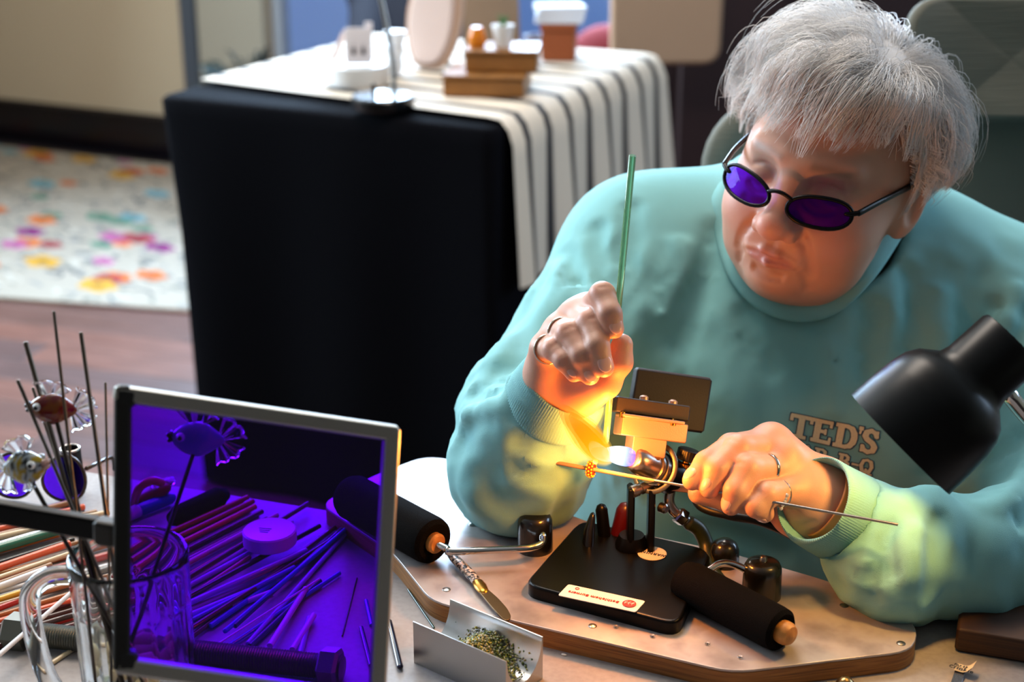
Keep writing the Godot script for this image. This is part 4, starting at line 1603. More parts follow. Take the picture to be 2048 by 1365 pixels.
func mug() -> void:
	var c := mug_spot()
	var t := thing("glass_mug", "ribbed clear glass beer mug holding thin steel rods", "mug", c)
	var h := 0.133
	var ro := 0.0435
	var prof := [[0.0, 0.0, 0], [0.03, 0.0, 0], [0.039, 0.003, 1], [0.042, 0.008, 1], [0.0425, 0.03, 1], [0.043, 0.06, 1], [0.043, 0.086, 1], [0.0432, 0.091, 1], [0.0428, 0.0945, 0], [0.0432, 0.098, 0], [0.0438, 0.12, 0], [0.0440, 0.130, 0], [0.0425, h, 0], [0.0405, h - 0.001, 0], [0.0395, 0.125, 0], [0.039, 0.09, 0], [0.0375, 0.03, 0], [0.033, 0.02, 0], [0.0, 0.018, 0]]
	var n := 96
	var pts := PackedVector3Array()
	for p in prof:
		for k in n:
			var a := TAU * k / n
			var flute: float = p[2] * 0.0016 * absf(cos(a * 8.0))
			var r: float = p[0] - p[2] * 0.0016 + flute
			pts.append(c + Vector3(cos(a) * r, p[1], sin(a) * r))
	var mb := MB.new()
	mb.grid(pts, prof.size(), n, true, true)
	part(t, "body", mb, sk.clear)
	mb = MB.new()
	var side := Vector3(-0.985, 0, 0.17)
	var path := []
	for v in [[0.040, 0.118], [0.056, 0.118], [0.070, 0.108], [0.0735, 0.088], [0.071, 0.055], [0.066, 0.030], [0.057, 0.017], [0.040, 0.016]]:
		path.append(c + side * v[0] + Vector3(0, v[1], 0))
	mb.tube(smooth_path(path, 5), 0.0062, 16, 1, 1.25)
	part(t, "handle", mb, sk.clear)
	# cream lumps at the bottom hold the rods upright
	var r := RandomNumberGenerator.new()
	r.seed = 5
	mb = MB.new()
	for k in 46:
		var a := r.randf() * TAU
		var q := sqrt(r.randf()) * 0.027
		mb.ball(c + Vector3(cos(a) * q, 0.0285 + r.randf() * 0.02, sin(a) * q), Vector3.ONE * r.randf_range(0.005, 0.008), Basis(), 10, 7)
	var peb := solo("cream_pebbles", mb, M(Color(0.80, 0.70, 0.50), 0.7), "cream rounded pebbles filling the bottom of the glass mug", "pebbles")
	peb.set_meta("kind", "stuff")
	# steel rods standing in the mug
	var rods := [
		[Vector3(-0.3254, 1.0601, -0.9937), Vector3(-0.2934, 0.79, -0.8967), 0.0016, "long dark steel rod with the highest tip in the glass mug"],
		[Vector3(-0.3076, 1.044, -0.9931), Vector3(-0.2694, 0.79, -0.8991), 0.0021, "thick rusty steel rod, second highest in the glass mug"],
		[Vector3(-0.2943, 1.0053, -0.995), Vector3(-0.2845, 0.79, -0.8967), 0.0013, "thin upright steel rod just left of the shield frame"],
		[Vector3(-0.3486, 1.0356, -0.9954), Vector3(-0.2713, 0.79, -0.8979), 0.0026, "grey glass rod leaning left behind the red fish bead"],
		[Vector3(-0.3509, 1.014, -0.9769), Vector3(-0.252, 0.79, -0.901), 0.0019, "pale steel rod leaning farthest left in the glass mug"],
		[Vector3(-0.3516, 0.996, -1.0076), Vector3(-0.2599, 0.79, -0.8918), 0.0016, "short steel rod with its tip just above the red fish"]]
	for v in rods:
		mb = MB.new()
		mb.tube([v[0], v[1]], v[2] * 0.72, 10, 1)
		solo("mandrel", mb, M(Color(0.42, 0.38, 0.34), 0.32, 0.95), v[3], "rod", "steel rods in the mug")
	fish(Vector3(-0.3288, 0.9918, -0.9795), Vector3(-1.0, 0.10, 0.1), 0.0135, Color(0.17, 0.008, 0.012), Color(0.24, 0.06, 0.01), Vector3(-0.271, 0.79, -0.8967), "dark red glass fish bead with clear fins on its rod", 0)
	fish(Vector3(-0.3467, 0.9566, -0.956), Vector3(0.95, 0.22, 0.25), 0.0145, Color(0.16, 0.18, 0.17), Color(0.42, 0.28, 0.01), Vector3(-0.2502, 0.79, -0.8991), "speckled yellow and black glass fish bead on its rod", 1)
	fish(Vector3(-0.2305, 0.9615, -0.995), Vector3(-0.98, 0.12, 0.12), 0.0155, Color(0.20, 0.20, 0.42), Color(0.30, 0.22, 0.42), Vector3(-0.2881, 0.79, -0.8967), "pale glass fish bead seen through the violet shield", 2)


func fish(c: Vector3, head: Vector3, s: float, tone: Color, belly: Color, foot: Vector3, label: String, kind: int) -> void:
	var f := facing(c, head, Vector3.UP)
	f.basis = f.basis * Basis.from_scale(Vector3.ONE * s)
	var t := thing("fish_bead", label, "glass bead", c - Vector3(0, s, 0))
	# body: plump, pointed at mouth and tail, mottled by vertex colour
	var mb := MB.new()
	mb.colored = true
	var rows := 18
	var cols := 24
	var pts := PackedVector3Array()
	for j in rows + 1:
		var v := float(j) / rows
		var x := lerpf(1.25, -1.25, v)
		var r := 0.82 * pow(maxf(sin(PI * clampf(v * 0.94 + 0.03, 0.0, 1.0)), 0.0), 0.75) + 0.06
		r *= lerpf(1.0, 0.72, smoothstep(0.5, 1.0, v))
		if j == 0 or j == rows:
			r = 0.02
		for i in cols:
			var a := TAU * i / cols
			pts.append(f * Vector3(x, cos(a) * r, sin(a) * r * 0.72))
	mb.grid(pts, rows + 1, cols, true, true)
	var n := FastNoiseLite.new()
	n.frequency = 120.0 if kind != 1 else 90.0
	n.seed = kind + 3
	for k in mb.P.size():
		var q := n.get_noise_3dv(mb.P[k])
		var col := tone.lerp(belly, smoothstep(-0.1, 0.25, q))
		if kind == 1:
			col = Color(0.02, 0.02, 0.02) if q < -0.15 else (Color(0.40, 0.44, 0.44) if q < 0.12 else belly)
		mb.C[k] = col
	var bm := M(Color.WHITE, 0.12)
	bm.vertex_color_use_as_albedo = true
	part(t, "body", mb, bm)
	mb = MB.new()
	mb.tube([f * Vector3(1.28, 0.16, 0.12), f * Vector3(1.34, 0.16, -0.12)], s * 0.15, 10, 1)
	mb.tube([f * Vector3(1.24, -0.10, 0.12), f * Vector3(1.30, -0.10, -0.12)], s * 0.13, 10, 1)
	part(t, "lips", mb, M(Color(0.05, 0.01, 0.01) if kind != 1 else Color(0.7, 0.55, 0.5), 0.15))
	for side in [-1, 1]:
		mb = MB.new()
		mb.ball(f * Vector3(0.78, 0.22, 0.44 * side), Vector3.ONE * s * 0.22, f.basis.orthonormalized(), 14, 10)
		var eye := part(t, "eye", mb, M(Color(0.92, 0.92, 0.9), 0.1))
		mb = MB.new()
		mb.ball(f * Vector3(0.81, 0.23, 0.58 * side), Vector3.ONE * s * 0.13, Basis(), 12, 8)
		part(eye, "pupil", mb, sk.black_gloss)
	var clear := glass(Color(0.93, 0.95, 0.98), 0.05, 0.02)
	fin(t, "dorsal_fin", f * Vector3(0.15, 0.72, 0), f.basis * Vector3(-0.15, 1.0, 0), f.basis * Vector3(1, 0, 0), 0.95, 0.78, s, clear)
	fin(t, "tail_fin", f * Vector3(-1.1, 0.12, 0), f.basis * Vector3(-0.75, 0.75, 0.1), f.basis * Vector3(0.7, 0.7, 0), 0.62, 0.95, s, clear)
	fin(t, "tail_fin", f * Vector3(-1.05, -0.15, 0), f.basis * Vector3(-0.6, -0.85, 0.1), f.basis * Vector3(0.8, -0.6, 0), 0.62, 0.95, s, clear)
	fin(t, "side_fin", f * Vector3(0.25, -0.55, 0.3), f.basis * Vector3(0.2, -0.8, 0.5), f.basis * Vector3(1, 0.1, 0), 0.35, 0.5, s, clear)
	mb = MB.new()
	var top: Vector3 = c + (c - foot).normalized() * s * (1.4 if kind == 2 else 0.3)
	mb.tube([top, foot], 0.0016, 10, 1)
	part(t, "rod", mb, M(Color(0.28, 0.25, 0.22), 0.35, 0.95))


func fin(t: Node3D, called: String, root: Vector3, out: Vector3, across: Vector3, wide: float, high: float, s: float, mat: Material) -> void:
	# a thin scalloped fan of glass with ribs
	var o := out.normalized()
	var a := (across - o * across.dot(o)).normalized()
	var b := o.cross(a)
	var cols := 25
	var rows := 7
	var pts := PackedVector3Array()
	for side in [1, -1]:
		for j in rows:
			var v := float(j) / (rows - 1)
			if side < 0:
				v = 1.0 - v
			for i in cols:
				var u := float(i) / (cols - 1) * 2.0 - 1.0
				var ang := u * 0.95 * wide
				var reach := high * s * v * (1.0 + 0.14 * absf(sin(u * 4.2)))
				var p := root + o * cos(ang) * reach + a * (sin(ang) * reach + u * wide * s * 0.35)
				var th := s * (0.045 + 0.03 * absf(sin(u * 4.2)) + 0.03 * v)
				pts.append(p + b * (th * side + s * 0.07 * sin(u * 4.0) * v))
	var mb := MB.new()
	mb.grid(pts, rows * 2, cols, false, true)
	part(t, called, mb, mat)


func bolt() -> void:
	var a := Vector3(-0.3957, 0.7605, -1.0558)
	var b := Vector3(-0.1514, 0.7605, -1.0073)
	var t := thing("long_bolt", "long threaded steel bolt lying behind the mug, hex head and nut", "bolt", a.lerp(b, 0.5) - Vector3(0, 0.0105, 0))
	var l := a.distance_to(b)
	var prof := [Vector2(0, 0)]
	var pitch := 0.0022
	var n := int((l + 0.02) / pitch)
	for k in n:
		prof.append(Vector2(0.0088, k * pitch))
		prof.append(Vector2(0.0102, (k + 0.5) * pitch))
	prof.append(Vector2(0, n * pitch))
	var mb := MB.new()
	mb.lathe(prof, along(a, b), 18)
	part(t, "thread", mb, sk.zinc)
	mb = MB.new()
	mb.lathe([Vector2(0, -0.02), Vector2(0.013, -0.02), Vector2(0.0165, -0.017), Vector2(0.0165, 0.0), Vector2(0, 0.0)], along(a, b, 0.4).translated_local(Vector3(0, 0, 0)), 6)
	part(t, "hex_head", flat(mb), sk.zinc)
	mb = MB.new()
	mb.lathe([Vector2(0.0, l), Vector2(0.0135, l), Vector2(0.0165, l + 0.002), Vector2(0.0165, l + 0.014), Vector2(0.0135, l + 0.0165), Vector2(0.0, l + 0.0165)], along(a, b, 0.2), 6)
	part(t, "nut", flat(mb), sk.zinc)


func flat(src: MB) -> MB:
	# the same shape with every face flat
	var mb := MB.new()
	for k in range(0, src.I.size(), 3):
		var a := src.P[src.I[k]]
		var b := src.P[src.I[k + 1]]
		var c := src.P[src.I[k + 2]]
		var n := (c - a).cross(b - a)
		if n.length() < 1e-14:
			continue
		n = n.normalized()
		mb.tri(mb.vert(a, n), mb.vert(b, n), mb.vert(c, n))
	return mb


func spare_glasses() -> void:
	var c := Vector3(-0.4666, 0.75, -1.325)
	var f := Transform3D(Basis(Vector3.UP, -0.12) * Basis(Vector3.RIGHT, -0.25), c + Vector3(0, 0.024, 0))
	var t := thing("safety_glasses", "spare safety glasses with round violet lenses behind the mug", "glasses", c)
	var frame := MB.new()
	var brown := M(Color(0.20, 0.13, 0.07), 0.3)
	for s in [-1, 1]:
		var ring := []
		var rim := []
		for k in 29:
			var a := TAU * k / 28
			var p := Vector3(s * 0.027 + cos(a) * 0.022, sin(a) * 0.0225 - 0.001 * cos(2 * a), 0.004 * pow(cos(a), 2))
			ring.append(f * p)
			rim.append(p)
		frame.tube(ring, 0.0017, 8, 2)
		var mb := MB.new()
		var pts := PackedVector3Array()
		for side in [0.0009, -0.0009]:
			for j in 6:
				var q := (j / 5.0) if side > 0 else 1.0 - j / 5.0
				for k in 28:
					var p: Vector3 = rim[k]
					pts.append(f * Vector3(s * 0.027 + (p.x - s * 0.027) * q, p.y * q, side + 0.004 * (1.0 - q * q)))
		mb.grid(pts, 12, 28, true, true)
		part(t, "lens", mb, sk.violet_lens)
	frame.tube(smooth_path([f * Vector3(-0.006, 0.006, 0.002), f * Vector3(0, 0.010, 0.004), f * Vector3(0.006, 0.006, 0.002)]), 0.0018, 8, 1)
	part(t, "frame", frame, brown)
	for s in [-1, 1]:
		var mb := MB.new()
		mb.tube(smooth_path([f * Vector3(s * 0.049, 0.012, 0.0), f * Vector3(s * 0.053, 0.014, -0.01), f * Vector3(s * 0.05, 0.012, -0.06), f * Vector3(s * 0.044, -0.004, -0.085)]), [0.0026] + range(17).map(func(_k): return 0.0022) + [0.003], 8, 1)
		part(t, "temple", mb, brown)
	# dark little cup with a bright rim beside them
	var p := Vector3(-0.4386, 0.75, -1.342)
	var mb := MB.new()
	mb.lathe([Vector2(0, 0), Vector2(0.009, 0), Vector2(0.0105, 0.02), Vector2(0.010, 0.048), Vector2(0.0085, 0.048), Vector2(0.0085, 0.01), Vector2(0, 0.01)], Transform3D(Basis(), p), 20)
	t = thing("dark_tube", "short dark tube with a bright metal rim beside the spare glasses", "tube", p)
	part(t, "body", mb, M(Color(0.05, 0.03, 0.025), 0.35))
	mb = MB.new()
	var ring := []
	for k in 21:
		ring.append(p + Vector3(cos(TAU * k / 20) * 0.0092, 0.048, sin(TAU * k / 20) * 0.0092))
	mb.tube(ring, 0.0012, 8, 2)
	part(t, "rim", mb, sk.chrome)


func table_bits() -> void:
	# white jar lid on the rods
	var p := Vector3(-0.2221, 0.762, -1.2115)
	var t := thing("jar_lid", "round white jar lid lying on the glass rods", "lid", p)
	var mb := MB.new()
	mb.lathe([Vector2(0, 0), Vector2(0.0235, 0), Vector2(0.0245, 0.001), Vector2(0.0245, 0.0125), Vector2(0.0232, 0.014), Vector2(0.0225, 0.0137), Vector2(0, 0.0135)], Transform3D(Basis(), p), 48)
	part(t, "body", mb, sk.white)
	mb = MB.new()
	for k in 3:
		mb.box(Transform3D(Basis(Vector3.UP, -0.15), p + Vector3(-0.004, 0.0137, -0.002 + k * 0.0035)), Vector3(0.012 - 0.002 * k, 0.0003, 0.0012), 0.0001)
	part(t, "print", mb, M(Color(0.30, 0.28, 0.36), 0.7))
	# dark padded tool handle, a blue marker and a red-handled tool behind the rods
	mb = MB.new()
	var a := Vector3(-0.3199, 0.761, -1.265)
	var b := Vector3(-0.2847, 0.761, -1.3115)
	mb.tube([a, a.lerp(b, 0.05), a.lerp(b, 0.92), b], [0.009, 0.0105, 0.0105, 0.008], 20, 1)
	solo("foam_grip", mb, sk.foam, "dark padded cylindrical grip lying at the back edge of the bench", "grip")
	t = thing("blue_marker", "thick blue marker pen lying beside the dark padded grip", "marker", Vector3(-0.3499, 0.75, -1.3051))
	mb = MB.new()
	a = Vector3(-0.3616, 0.757, -1.2867)
	b = Vector3(-0.3366, 0.757, -1.3141)
	mb.tube([a, b], 0.0062, 16, 1)
	part(t, "body", mb, M(Color(0.10, 0.22, 0.62), 0.35))
	mb = MB.new()
	mb.tube([a.lerp(b, -0.35), a.lerp(b, -0.02)], 0.0068, 16, 1)
	part(t, "cap", mb, M(Color(0.85, 0.84, 0.86), 0.4))
	t = thing("red_cutter", "small hand tool with a red arched grip by the blue marker", "tool", Vector3(-0.3615, 0.75, -1.334))
	mb = MB.new()
	mb.tube(smooth_path([Vector3(-0.3686, 0.757, -1.2997), Vector3(-0.3633, 0.772, -1.2911), Vector3(-0.3558, 0.784, -1.2861), Vector3(-0.3455, 0.788, -1.2888), Vector3(-0.3385, 0.784, -1.2927)]), 0.0042, 12, 1)
	part(t, "grip", mb, M(Color(0.72, 0.20, 0.30), 0.4))
	mb = MB.new()
	mb.tube([Vector3(-0.3638, 0.758, -1.3087), Vector3(-0.3423, 0.768, -1.3127)], [0.008, 0.0085], 14, 1, 0.8)
	part(t, "body", mb, M(Color(0.48, 0.06, 0.07), 0.4))
	mb = MB.new()
	mb.tube([Vector3(-0.3485, 0.772, -1.3111), Vector3(-0.3365, 0.772, -1.3213)], [0.006, 0.005], 14, 1)
	part(t, "clear_tip", mb, sk.clear)
	# loose short pieces right of the shield
	mb = MB.new()
	mb.tube([Vector3(-0.1034, 0.753, -1.0865), Vector3(-0.0893, 0.753, -1.0184)], 0.0028, 10, 1)
	solo("glass_rod", mb, M(Color(0.03, 0.025, 0.14), 0.08), "short dark blue glass rod just right of the shield frame", "glass rod")
	mb = MB.new()
	mb.tube([Vector3(-0.0913, 0.751, -1.1446), Vector3(-0.0653, 0.751, -1.081)], 0.0009, 8, 1)
	solo("glass_stringer", mb, M(Color(0.10, 0.24, 0.20), 0.1), "very thin green glass thread beside the board's chamfered corner", "glass rod")
	mb = MB.new()
	mb.ball(Vector3(0.0422, 0.7508, -1.0395), Vector3(0.0025, 0.0008, 0.0012), Basis(Vector3.UP, -0.4), 10, 6)
	solo("white_chip", mb, sk.white, "tiny white chip on the bench in front of the board", "chip")
	# glittering strip with a printed tag, and a ball tip, at the lower right
	t = thing("glitter_strip", "narrow glitter strip with a curled printed paper tag", "label", Vector3(0.3499, 0.75, -1.003))
	mb = MB.new()
	var g0 := Vector3(0.3412, 0.751, -0.982)
	var g1 := Vector3(0.3571, 0.753, -1.0155)
	mb.box(Transform3D(facing(g0, g1 - g0, Vector3.UP).basis, g0.lerp(g1, 0.5)), Vector3(g0.distance_to(g1), 0.0008, 0.008), 0.0003)
	var glit := tri_map(M(Color.WHITE, 0.25, 0.8), Vector3(40, 40, 40), false)
	glit.albedo_texture = noise_tex(0.2, 2, 256, ramp([[0.0, Color(0.25, 0.27, 0.32)], [0.55, Color(0.50, 0.53, 0.6)], [1.0, Color(0.9, 0.92, 1.0)]]), FastNoiseLite.TYPE_CELLULAR, 4)
	part(t, "strip", mb, glit)
	var e := Vector3(0.3546, 0.754, -1.0182)
	var x := (Vector3(0.366, 0.754, -1.011) - e)
	var z := Vector3(x.z, 0, -x.x).normalized() * -0.009
	if z.z < 0.0:
		z = -z
	var tag := facing(e, x, Vector3.UP)
	var pts := PackedVector3Array()
	for j in 2:
		for i in 13:
			var u := i / 12.0
			pts.append(e + x * u * 1.05 - z * 0.3 + z * (1.25 * j) + Vector3(0, 0.008 * pow(maxf(0.0, u - 0.45), 1.6) * 2.4 + 0.0006, 0))
	mb = MB.new()
	mb.grid(pts, 2, 13)
	part(t, "tag", mb, M(Color(0.82, 0.74, 0.60), 0.8))
	for k in 2:
		var txt: String = ["for the", "Crinkle"][k]
		var m := lettering(txt, 0.0042 if k else 0.0032, sk.dark_ink)
		var o := MeshInstance3D.new()
		o.name = "tag_text"
		o.mesh = m
		o.transform = Transform3D(Basis(x.normalized(), -z.normalized(), Vector3.UP), e + x * 0.36 + z * (0.15 + 0.48 * k) + Vector3(0, 0.0016, 0))
		o.position -= t.position
		t.add_child(o, true)
	mb = MB.new()
	mb.ball(Vector3(0.2585, 0.756, -0.9868), Vector3.ONE * 0.0075, Basis(), 20, 14)
	solo("metal_ball", mb, M(Color(0.55, 0.45, 0.30), 0.22, 0.9), "small shiny metal ball at the near edge below the board", "ball")


func lettering(text: String, size: float, mat: Material, serif := false) -> TextMesh:
	var tm := TextMesh.new()
	var font := SystemFont.new()
	font.font_names = PackedStringArray(["Droid Serif" if serif else "Droid Sans"])
	font.font_weight = 700
	tm.font = font
	tm.text = text
	tm.font_size = 32
	tm.pixel_size = size / 24.0
	tm.depth = 0.0002
	tm.material = mat
	return tm


# ---------------------------------------------------------------- the torch and its flame

func make_torch() -> void:
	var t := thing("bench_torch", "black cast bench torch with copper blocks and two dark graphite plates", "torch", Vector3(0.0914, 0.768, -1.1319))
	var outline := []
	for p in [Vector3(0.0093, 0.768, -1.1036), Vector3(0.1337, 0.768, -1.0365), Vector3(0.1773, 0.768, -1.1643), Vector3(0.0628, 0.768, -1.2237)]:
		outline.append(xz(p))
	var poly := round_corners(outline, 0.016, 5)
	var mb := MB.new()
	mb.prism(poly, 0.768, 0.7805, Transform3D(), 0.003)
	part(t, "base", mb, sk.black)
	# name sticker, readable from her side
	var s0 := Vector3(0.0382, 0.7812, -1.0822)
	var s1 := Vector3(0.0476, 0.7812, -1.1006)
	var s2 := Vector3(0.1101, 0.7812, -1.0724)
	var s3 := Vector3(0.1005, 0.7812, -1.0547)
	mb = MB.new()
	mb.prism(round_corners([xz(s0), xz(s1), xz(s2), xz(s3)], 0.002, 2), 0.7806, 0.7812)
	var st := part(t, "name_sticker", mb, sk.white)
	var left := (s0 - s3).normalized()
	var near := (s0 - s1).normalized()
	var frame := Basis(left, (near - left * near.dot(left)).normalized(), Vector3.UP)
	var mid := (s0 + s1 + s2 + s3) / 4.0
	flat_text(st, t, "Bethlehem Burners", 0.0036, sk.ink, Transform3D(frame, mid + left * 0.0065 + near * 0.0012 + Vector3(0, 0.0003, 0)))
	mb = MB.new()
	var lc := s3.lerp(s2, 0.5) + left * 0.0098 + Vector3(0, 0.0003, 0)
	mb.lathe([Vector2(0, 0.0003), Vector2(0.0058, 0.0003), Vector2(0.0058, 0), Vector2(0, 0)], Transform3D(Basis(), lc), 24)
	part(st, "round_mark", mb, sk.ink)
	mb = MB.new()
	for k in 3:
		mb.tube([lc + left * (-0.003 + 0.003 * k) + near * 0.002 + Vector3(0, 0.0004, 0), lc + left * (-0.002 + 0.003 * k) - near * 0.001 + Vector3(0, 0.0004, 0), lc + left * (-0.0035 + 0.003 * k) - near * 0.0028 + Vector3(0, 0.0004, 0)], 0.0003, 5)
	mb.tube([lc - left * 0.004 - near * 0.001 + Vector3(0, 0.0004, 0), lc + left * 0.004 + near * 0.0005 + Vector3(0, 0.0004, 0)], 0.0003, 5)
	part(st, "mark_lines", mb, sk.white)
	mb = MB.new()
	var ring := []
	for k in 17:
		ring.append(s1.lerp(s0, 0.22) - left * 0.010 + Vector3(cos(TAU * k / 16) * 0.0016, 0.0003, sin(TAU * k / 16) * 0.0016))
	mb.tube(ring, 0.0003, 5, 2)
	part(st, "ring_mark", mb, sk.ink)
	# round warning sticker at the back of the base
	mb = MB.new()
	var wc := Vector3(0.1229, 0.7808, -1.1552)
	mb.lathe([Vector2(0, 0.0004), Vector2(0.0128, 0.0004), Vector2(0.0128, 0), Vector2(0, 0)], Transform3D(Basis(), wc), 32)
	var ws := part(t, "round_sticker", mb, M(Color(0.74, 0.70, 0.60), 0.6))
	flat_text(ws, t, "WARNING", 0.0042, sk.dark_ink, Transform3D(frame, wc + near * 0.0005 + Vector3(0, 0.0005, 0)))
	# post that carries the head
	var pa := Vector3(0.1059, 0.7682, -1.1694)
	var pb := Vector3(0.1205, 0.8304, -1.1761)
	for k in 2:
		mb = MB.new()
		var off := Vector3(-0.009 + 0.018 * k, 0, 0.004)
		var f := facing(pa.lerp(pb, 0.5) + off, Vector3.RIGHT, pb - pa)
		mb.box(f, Vector3(0.006, pa.distance_to(pb) + 0.014, 0.020), 0.002)
		part(t, "post", mb, sk.black)
	mb = MB.new()
	mb.lathe([Vector2(0, 0), Vector2(0.0145, 0), Vector2(0.0145, 0.006), Vector2(0.011, 0.014), Vector2(0, 0.014)], Transform3D(Basis(), Vector3(pa.x, 0.778, pa.z)), 24)
	part(t, "post_foot", mb, sk.black)
	for p in [pa + Vector3(0.013, 0.004, 0.008), pb + Vector3(0.013, -0.012, 0.008)]:
		mb = MB.new()
		mb.lathe([Vector2(0, 0.003), Vector2(0.003, 0.003), Vector2(0.0046, 0.0015), Vector2(0.0048, -0.004), Vector2(0, -0.004)], along(p, p + Vector3(0.7, 0, 0.7)), 16)
		part(t, "bolt", mb, sk.steel)
	mb = MB.new()
	mb.tube([Vector3(0.0678, 0.7743, -1.1748), Vector3(0.0687, 0.7902, -1.1806), Vector3(0.0712, 0.8025, -1.1819)], [0.0095, 0.0085, 0.005], 16, 1, 0.6)
	part(t, "lever", mb, sk.black_gloss)
	mb = MB.new()
	mb.tube([Vector3(0.0849, 0.7662, -1.19), Vector3(0.0802, 0.8047, -1.1934)], [0.006, 0.0055], 12, 1)
	part(t, "lever", mb, sk.black)
	mb = MB.new()
	mb.tube([Vector3(0.0947, 0.766, -1.1952), Vector3(0.1015, 0.8025, -1.1957)], [0.0085, 0.008], 14, 1)
	part(t, "red_grip", mb, M(Color(0.25, 0.02, 0.03), 0.35), "dark red grip behind the post")
	# barrel
	var noz := Vector3(0.1041, 0.8701, -1.1608)
	var back := Vector3(0.144, 0.8394, -1.1858)
	var ax := along(noz, back)
	mb = MB.new()
	mb.lathe([Vector2(0.007, -0.0005), Vector2(0.0088, 0.0), Vector2(0.0102, 0.0015), Vector2(0.0118, 0.006), Vector2(0.0126, 0.014), Vector2(0.0126, 0.024), Vector2(0.0146, 0.0243), Vector2(0.0146, 0.0268), Vector2(0.0132, 0.027), Vector2(0.0132, 0.0295), Vector2(0.0150, 0.030), Vector2(0.0150, 0.034), Vector2(0.0125, 0.0345), Vector2(0.0125, 0.05), Vector2(0.0, 0.05)], ax, 36)
	part(t, "barrel", mb, sk.steel)
	mb = MB.new()
	mb.lathe([Vector2(0.0, 0.002), Vector2(0.0045, 0.0018), Vector2(0.005, -0.0006), Vector2(0.0078, -0.0004), Vector2(0.0078, 0.002)], ax, 28)
	part(t, "nozzle_face", mb, M(Color(0.55, 0.36, 0.36), 0.4, 0.8))
	mb = MB.new()
	var strap := []
	for k in 33:
		var a := TAU * k / 32
		strap.append(ax * Vector3(cos(a) * 0.0215, 0.0285 + 0.006 * sin(a), sin(a) * 0.0185))
	mb.tube(strap, 0.0011, 8, 2, 2.2)
	part(t, "strap", mb, sk.zinc)
	# blocks and plates
	var px := (Vector3(0.1502, 0.9088, -1.1866) - Vector3(0.0846, 0.9222, -1.1776)).normalized()
	var view := Vector3(0.03, -0.40, -0.91)
	var py := (-view).cross(px).normalized()
	var pf := Basis(px, py, px.cross(py))
	mb = MB.new()
	mb.box(Transform3D(pf.rotated(px, 0.1), Vector3(0.14, 0.8996, -1.2204)), Vector3(0.0715, 0.050, 0.012), 0.0025)
	part(t, "graphite_plate", mb, sk.graphite)
	mb = MB.new()
	mb.box(Transform3D(pf, Vector3(0.119, 0.904, -1.1901)), Vector3(0.0665, 0.0136, 0.030), 0.0015)
	part(t, "graphite_plate", mb, sk.graphite)
	mb = MB.new()
	mb.box(Transform3D(pf, Vector3(0.1196, 0.8985, -1.1807)), Vector3(0.056, 0.0028, 0.026), 0.0008)
	part(t, "copper_plate", mb, sk.copper)
	for p in [Vector3(0.0949, 0.9069, -1.171), Vector3(0.1391, 0.8973, -1.176)]:
		mb = MB.new()
		mb.lathe([Vector2(0, -0.003), Vector2(0.0028, -0.003), Vector2(0.0028, 0.0018), Vector2(0.0014, 0.003), Vector2(0, 0.003)], Transform3D(pf, p), 12)
		part(t, "screw", mb, sk.brass)
	for p in [Vector3(0.1148, 0.9141, -1.1906), Vector3(0.1402, 0.9097, -1.1911)]:
		mb = MB.new()
		mb.lathe([Vector2(0, -0.003), Vector2(0.004, -0.003), Vector2(0.004, 0.0008), Vector2(0.002, 0.0022), Vector2(0, 0.0024)], Transform3D(pf, p), 14)
		part(t, "screw", mb, sk.copper)
	mb = MB.new()
	mb.box(Transform3D(pf, Vector3(0.1204, 0.8884, -1.1813)), Vector3(0.0595, 0.0168, 0.026), 0.0012)
	part(t, "copper_block", mb, sk.copper)
	mb = MB.new()
	mb.box(Transform3D(pf, Vector3(0.1161, 0.8745, -1.1762)), Vector3(0.0308, 0.0168, 0.024), 0.0012)
	part(t, "copper_block", mb, sk.copper)
	mb = MB.new()
	mb.lathe([Vector2(0, 0), Vector2(0.0165, 0), Vector2(0.0165, 0.016), Vector2(0, 0.016)], ax.translated_local(Vector3(0, 0.035, 0)), 28)
	part(t, "rear_housing", mb, sk.black)
	# gas fittings
	mb = MB.new()
	var ba := Vector3(0.1041, 0.8356, -1.1652)
	var bb := Vector3(0.1265, 0.8391, -1.1771)
	mb.lathe([Vector2(0, 0), Vector2(0.0052, 0), Vector2(0.0056, 0.001), Vector2(0.0056, 0.006), Vector2(0.0045, 0.0065), Vector2(0.0045, 0.009), Vector2(0.0054, 0.0095), Vector2(0.0054, 0.024), Vector2(0, 0.024)], along(ba, bb), 18)
	part(t, "gas_inlet", mb, sk.steel)
	mb = MB.new()
	mb.box(Transform3D(pf, Vector3(0.144, 0.835, -1.1756)), Vector3(0.020, 0.0065, 0.014), 0.001)
	part(t, "bracket", mb, sk.copper)
	var ka := Vector3(0.1486, 0.8415, -1.1802)
	var kb := Vector3(0.1548, 0.8651, -1.1845)
	mb = MB.new()
	mb.lathe([Vector2(0, 0), Vector2(0.0058, 0), Vector2(0.0058, 0.006), Vector2(0.0042, 0.007), Vector2(0.0042, 0.011), Vector2(0.005, 0.0115), Vector2(0.005, 0.014), Vector2(0.003, 0.015), Vector2(0.003, 0.020), Vector2(0, 0.020)], along(ka, kb), 20)
	part(t, "valve_stem", mb, sk.brass)
	mb = MB.new()
	var pts := PackedVector3Array()
	var kx := along(ka, kb)
	for row in [[0.0, 0.0175], [0.0085, 0.0175], [0.0096, 0.0185], [0.0096, 0.0265], [0.0085, 0.0275], [0.0, 0.0275]]:
		for k in 72:
			var a := TAU * k / 72
			var r: float = row[0] * (1.0 + (0.03 if k % 3 == 0 else 0.0))
			pts.append(kx * Vector3(cos(a) * r, row[1], sin(a) * r))
	mb.grid(pts, 6, 72, true, true)
	part(t, "valve_knob", mb, sk.rubber)
	mb = MB.new()
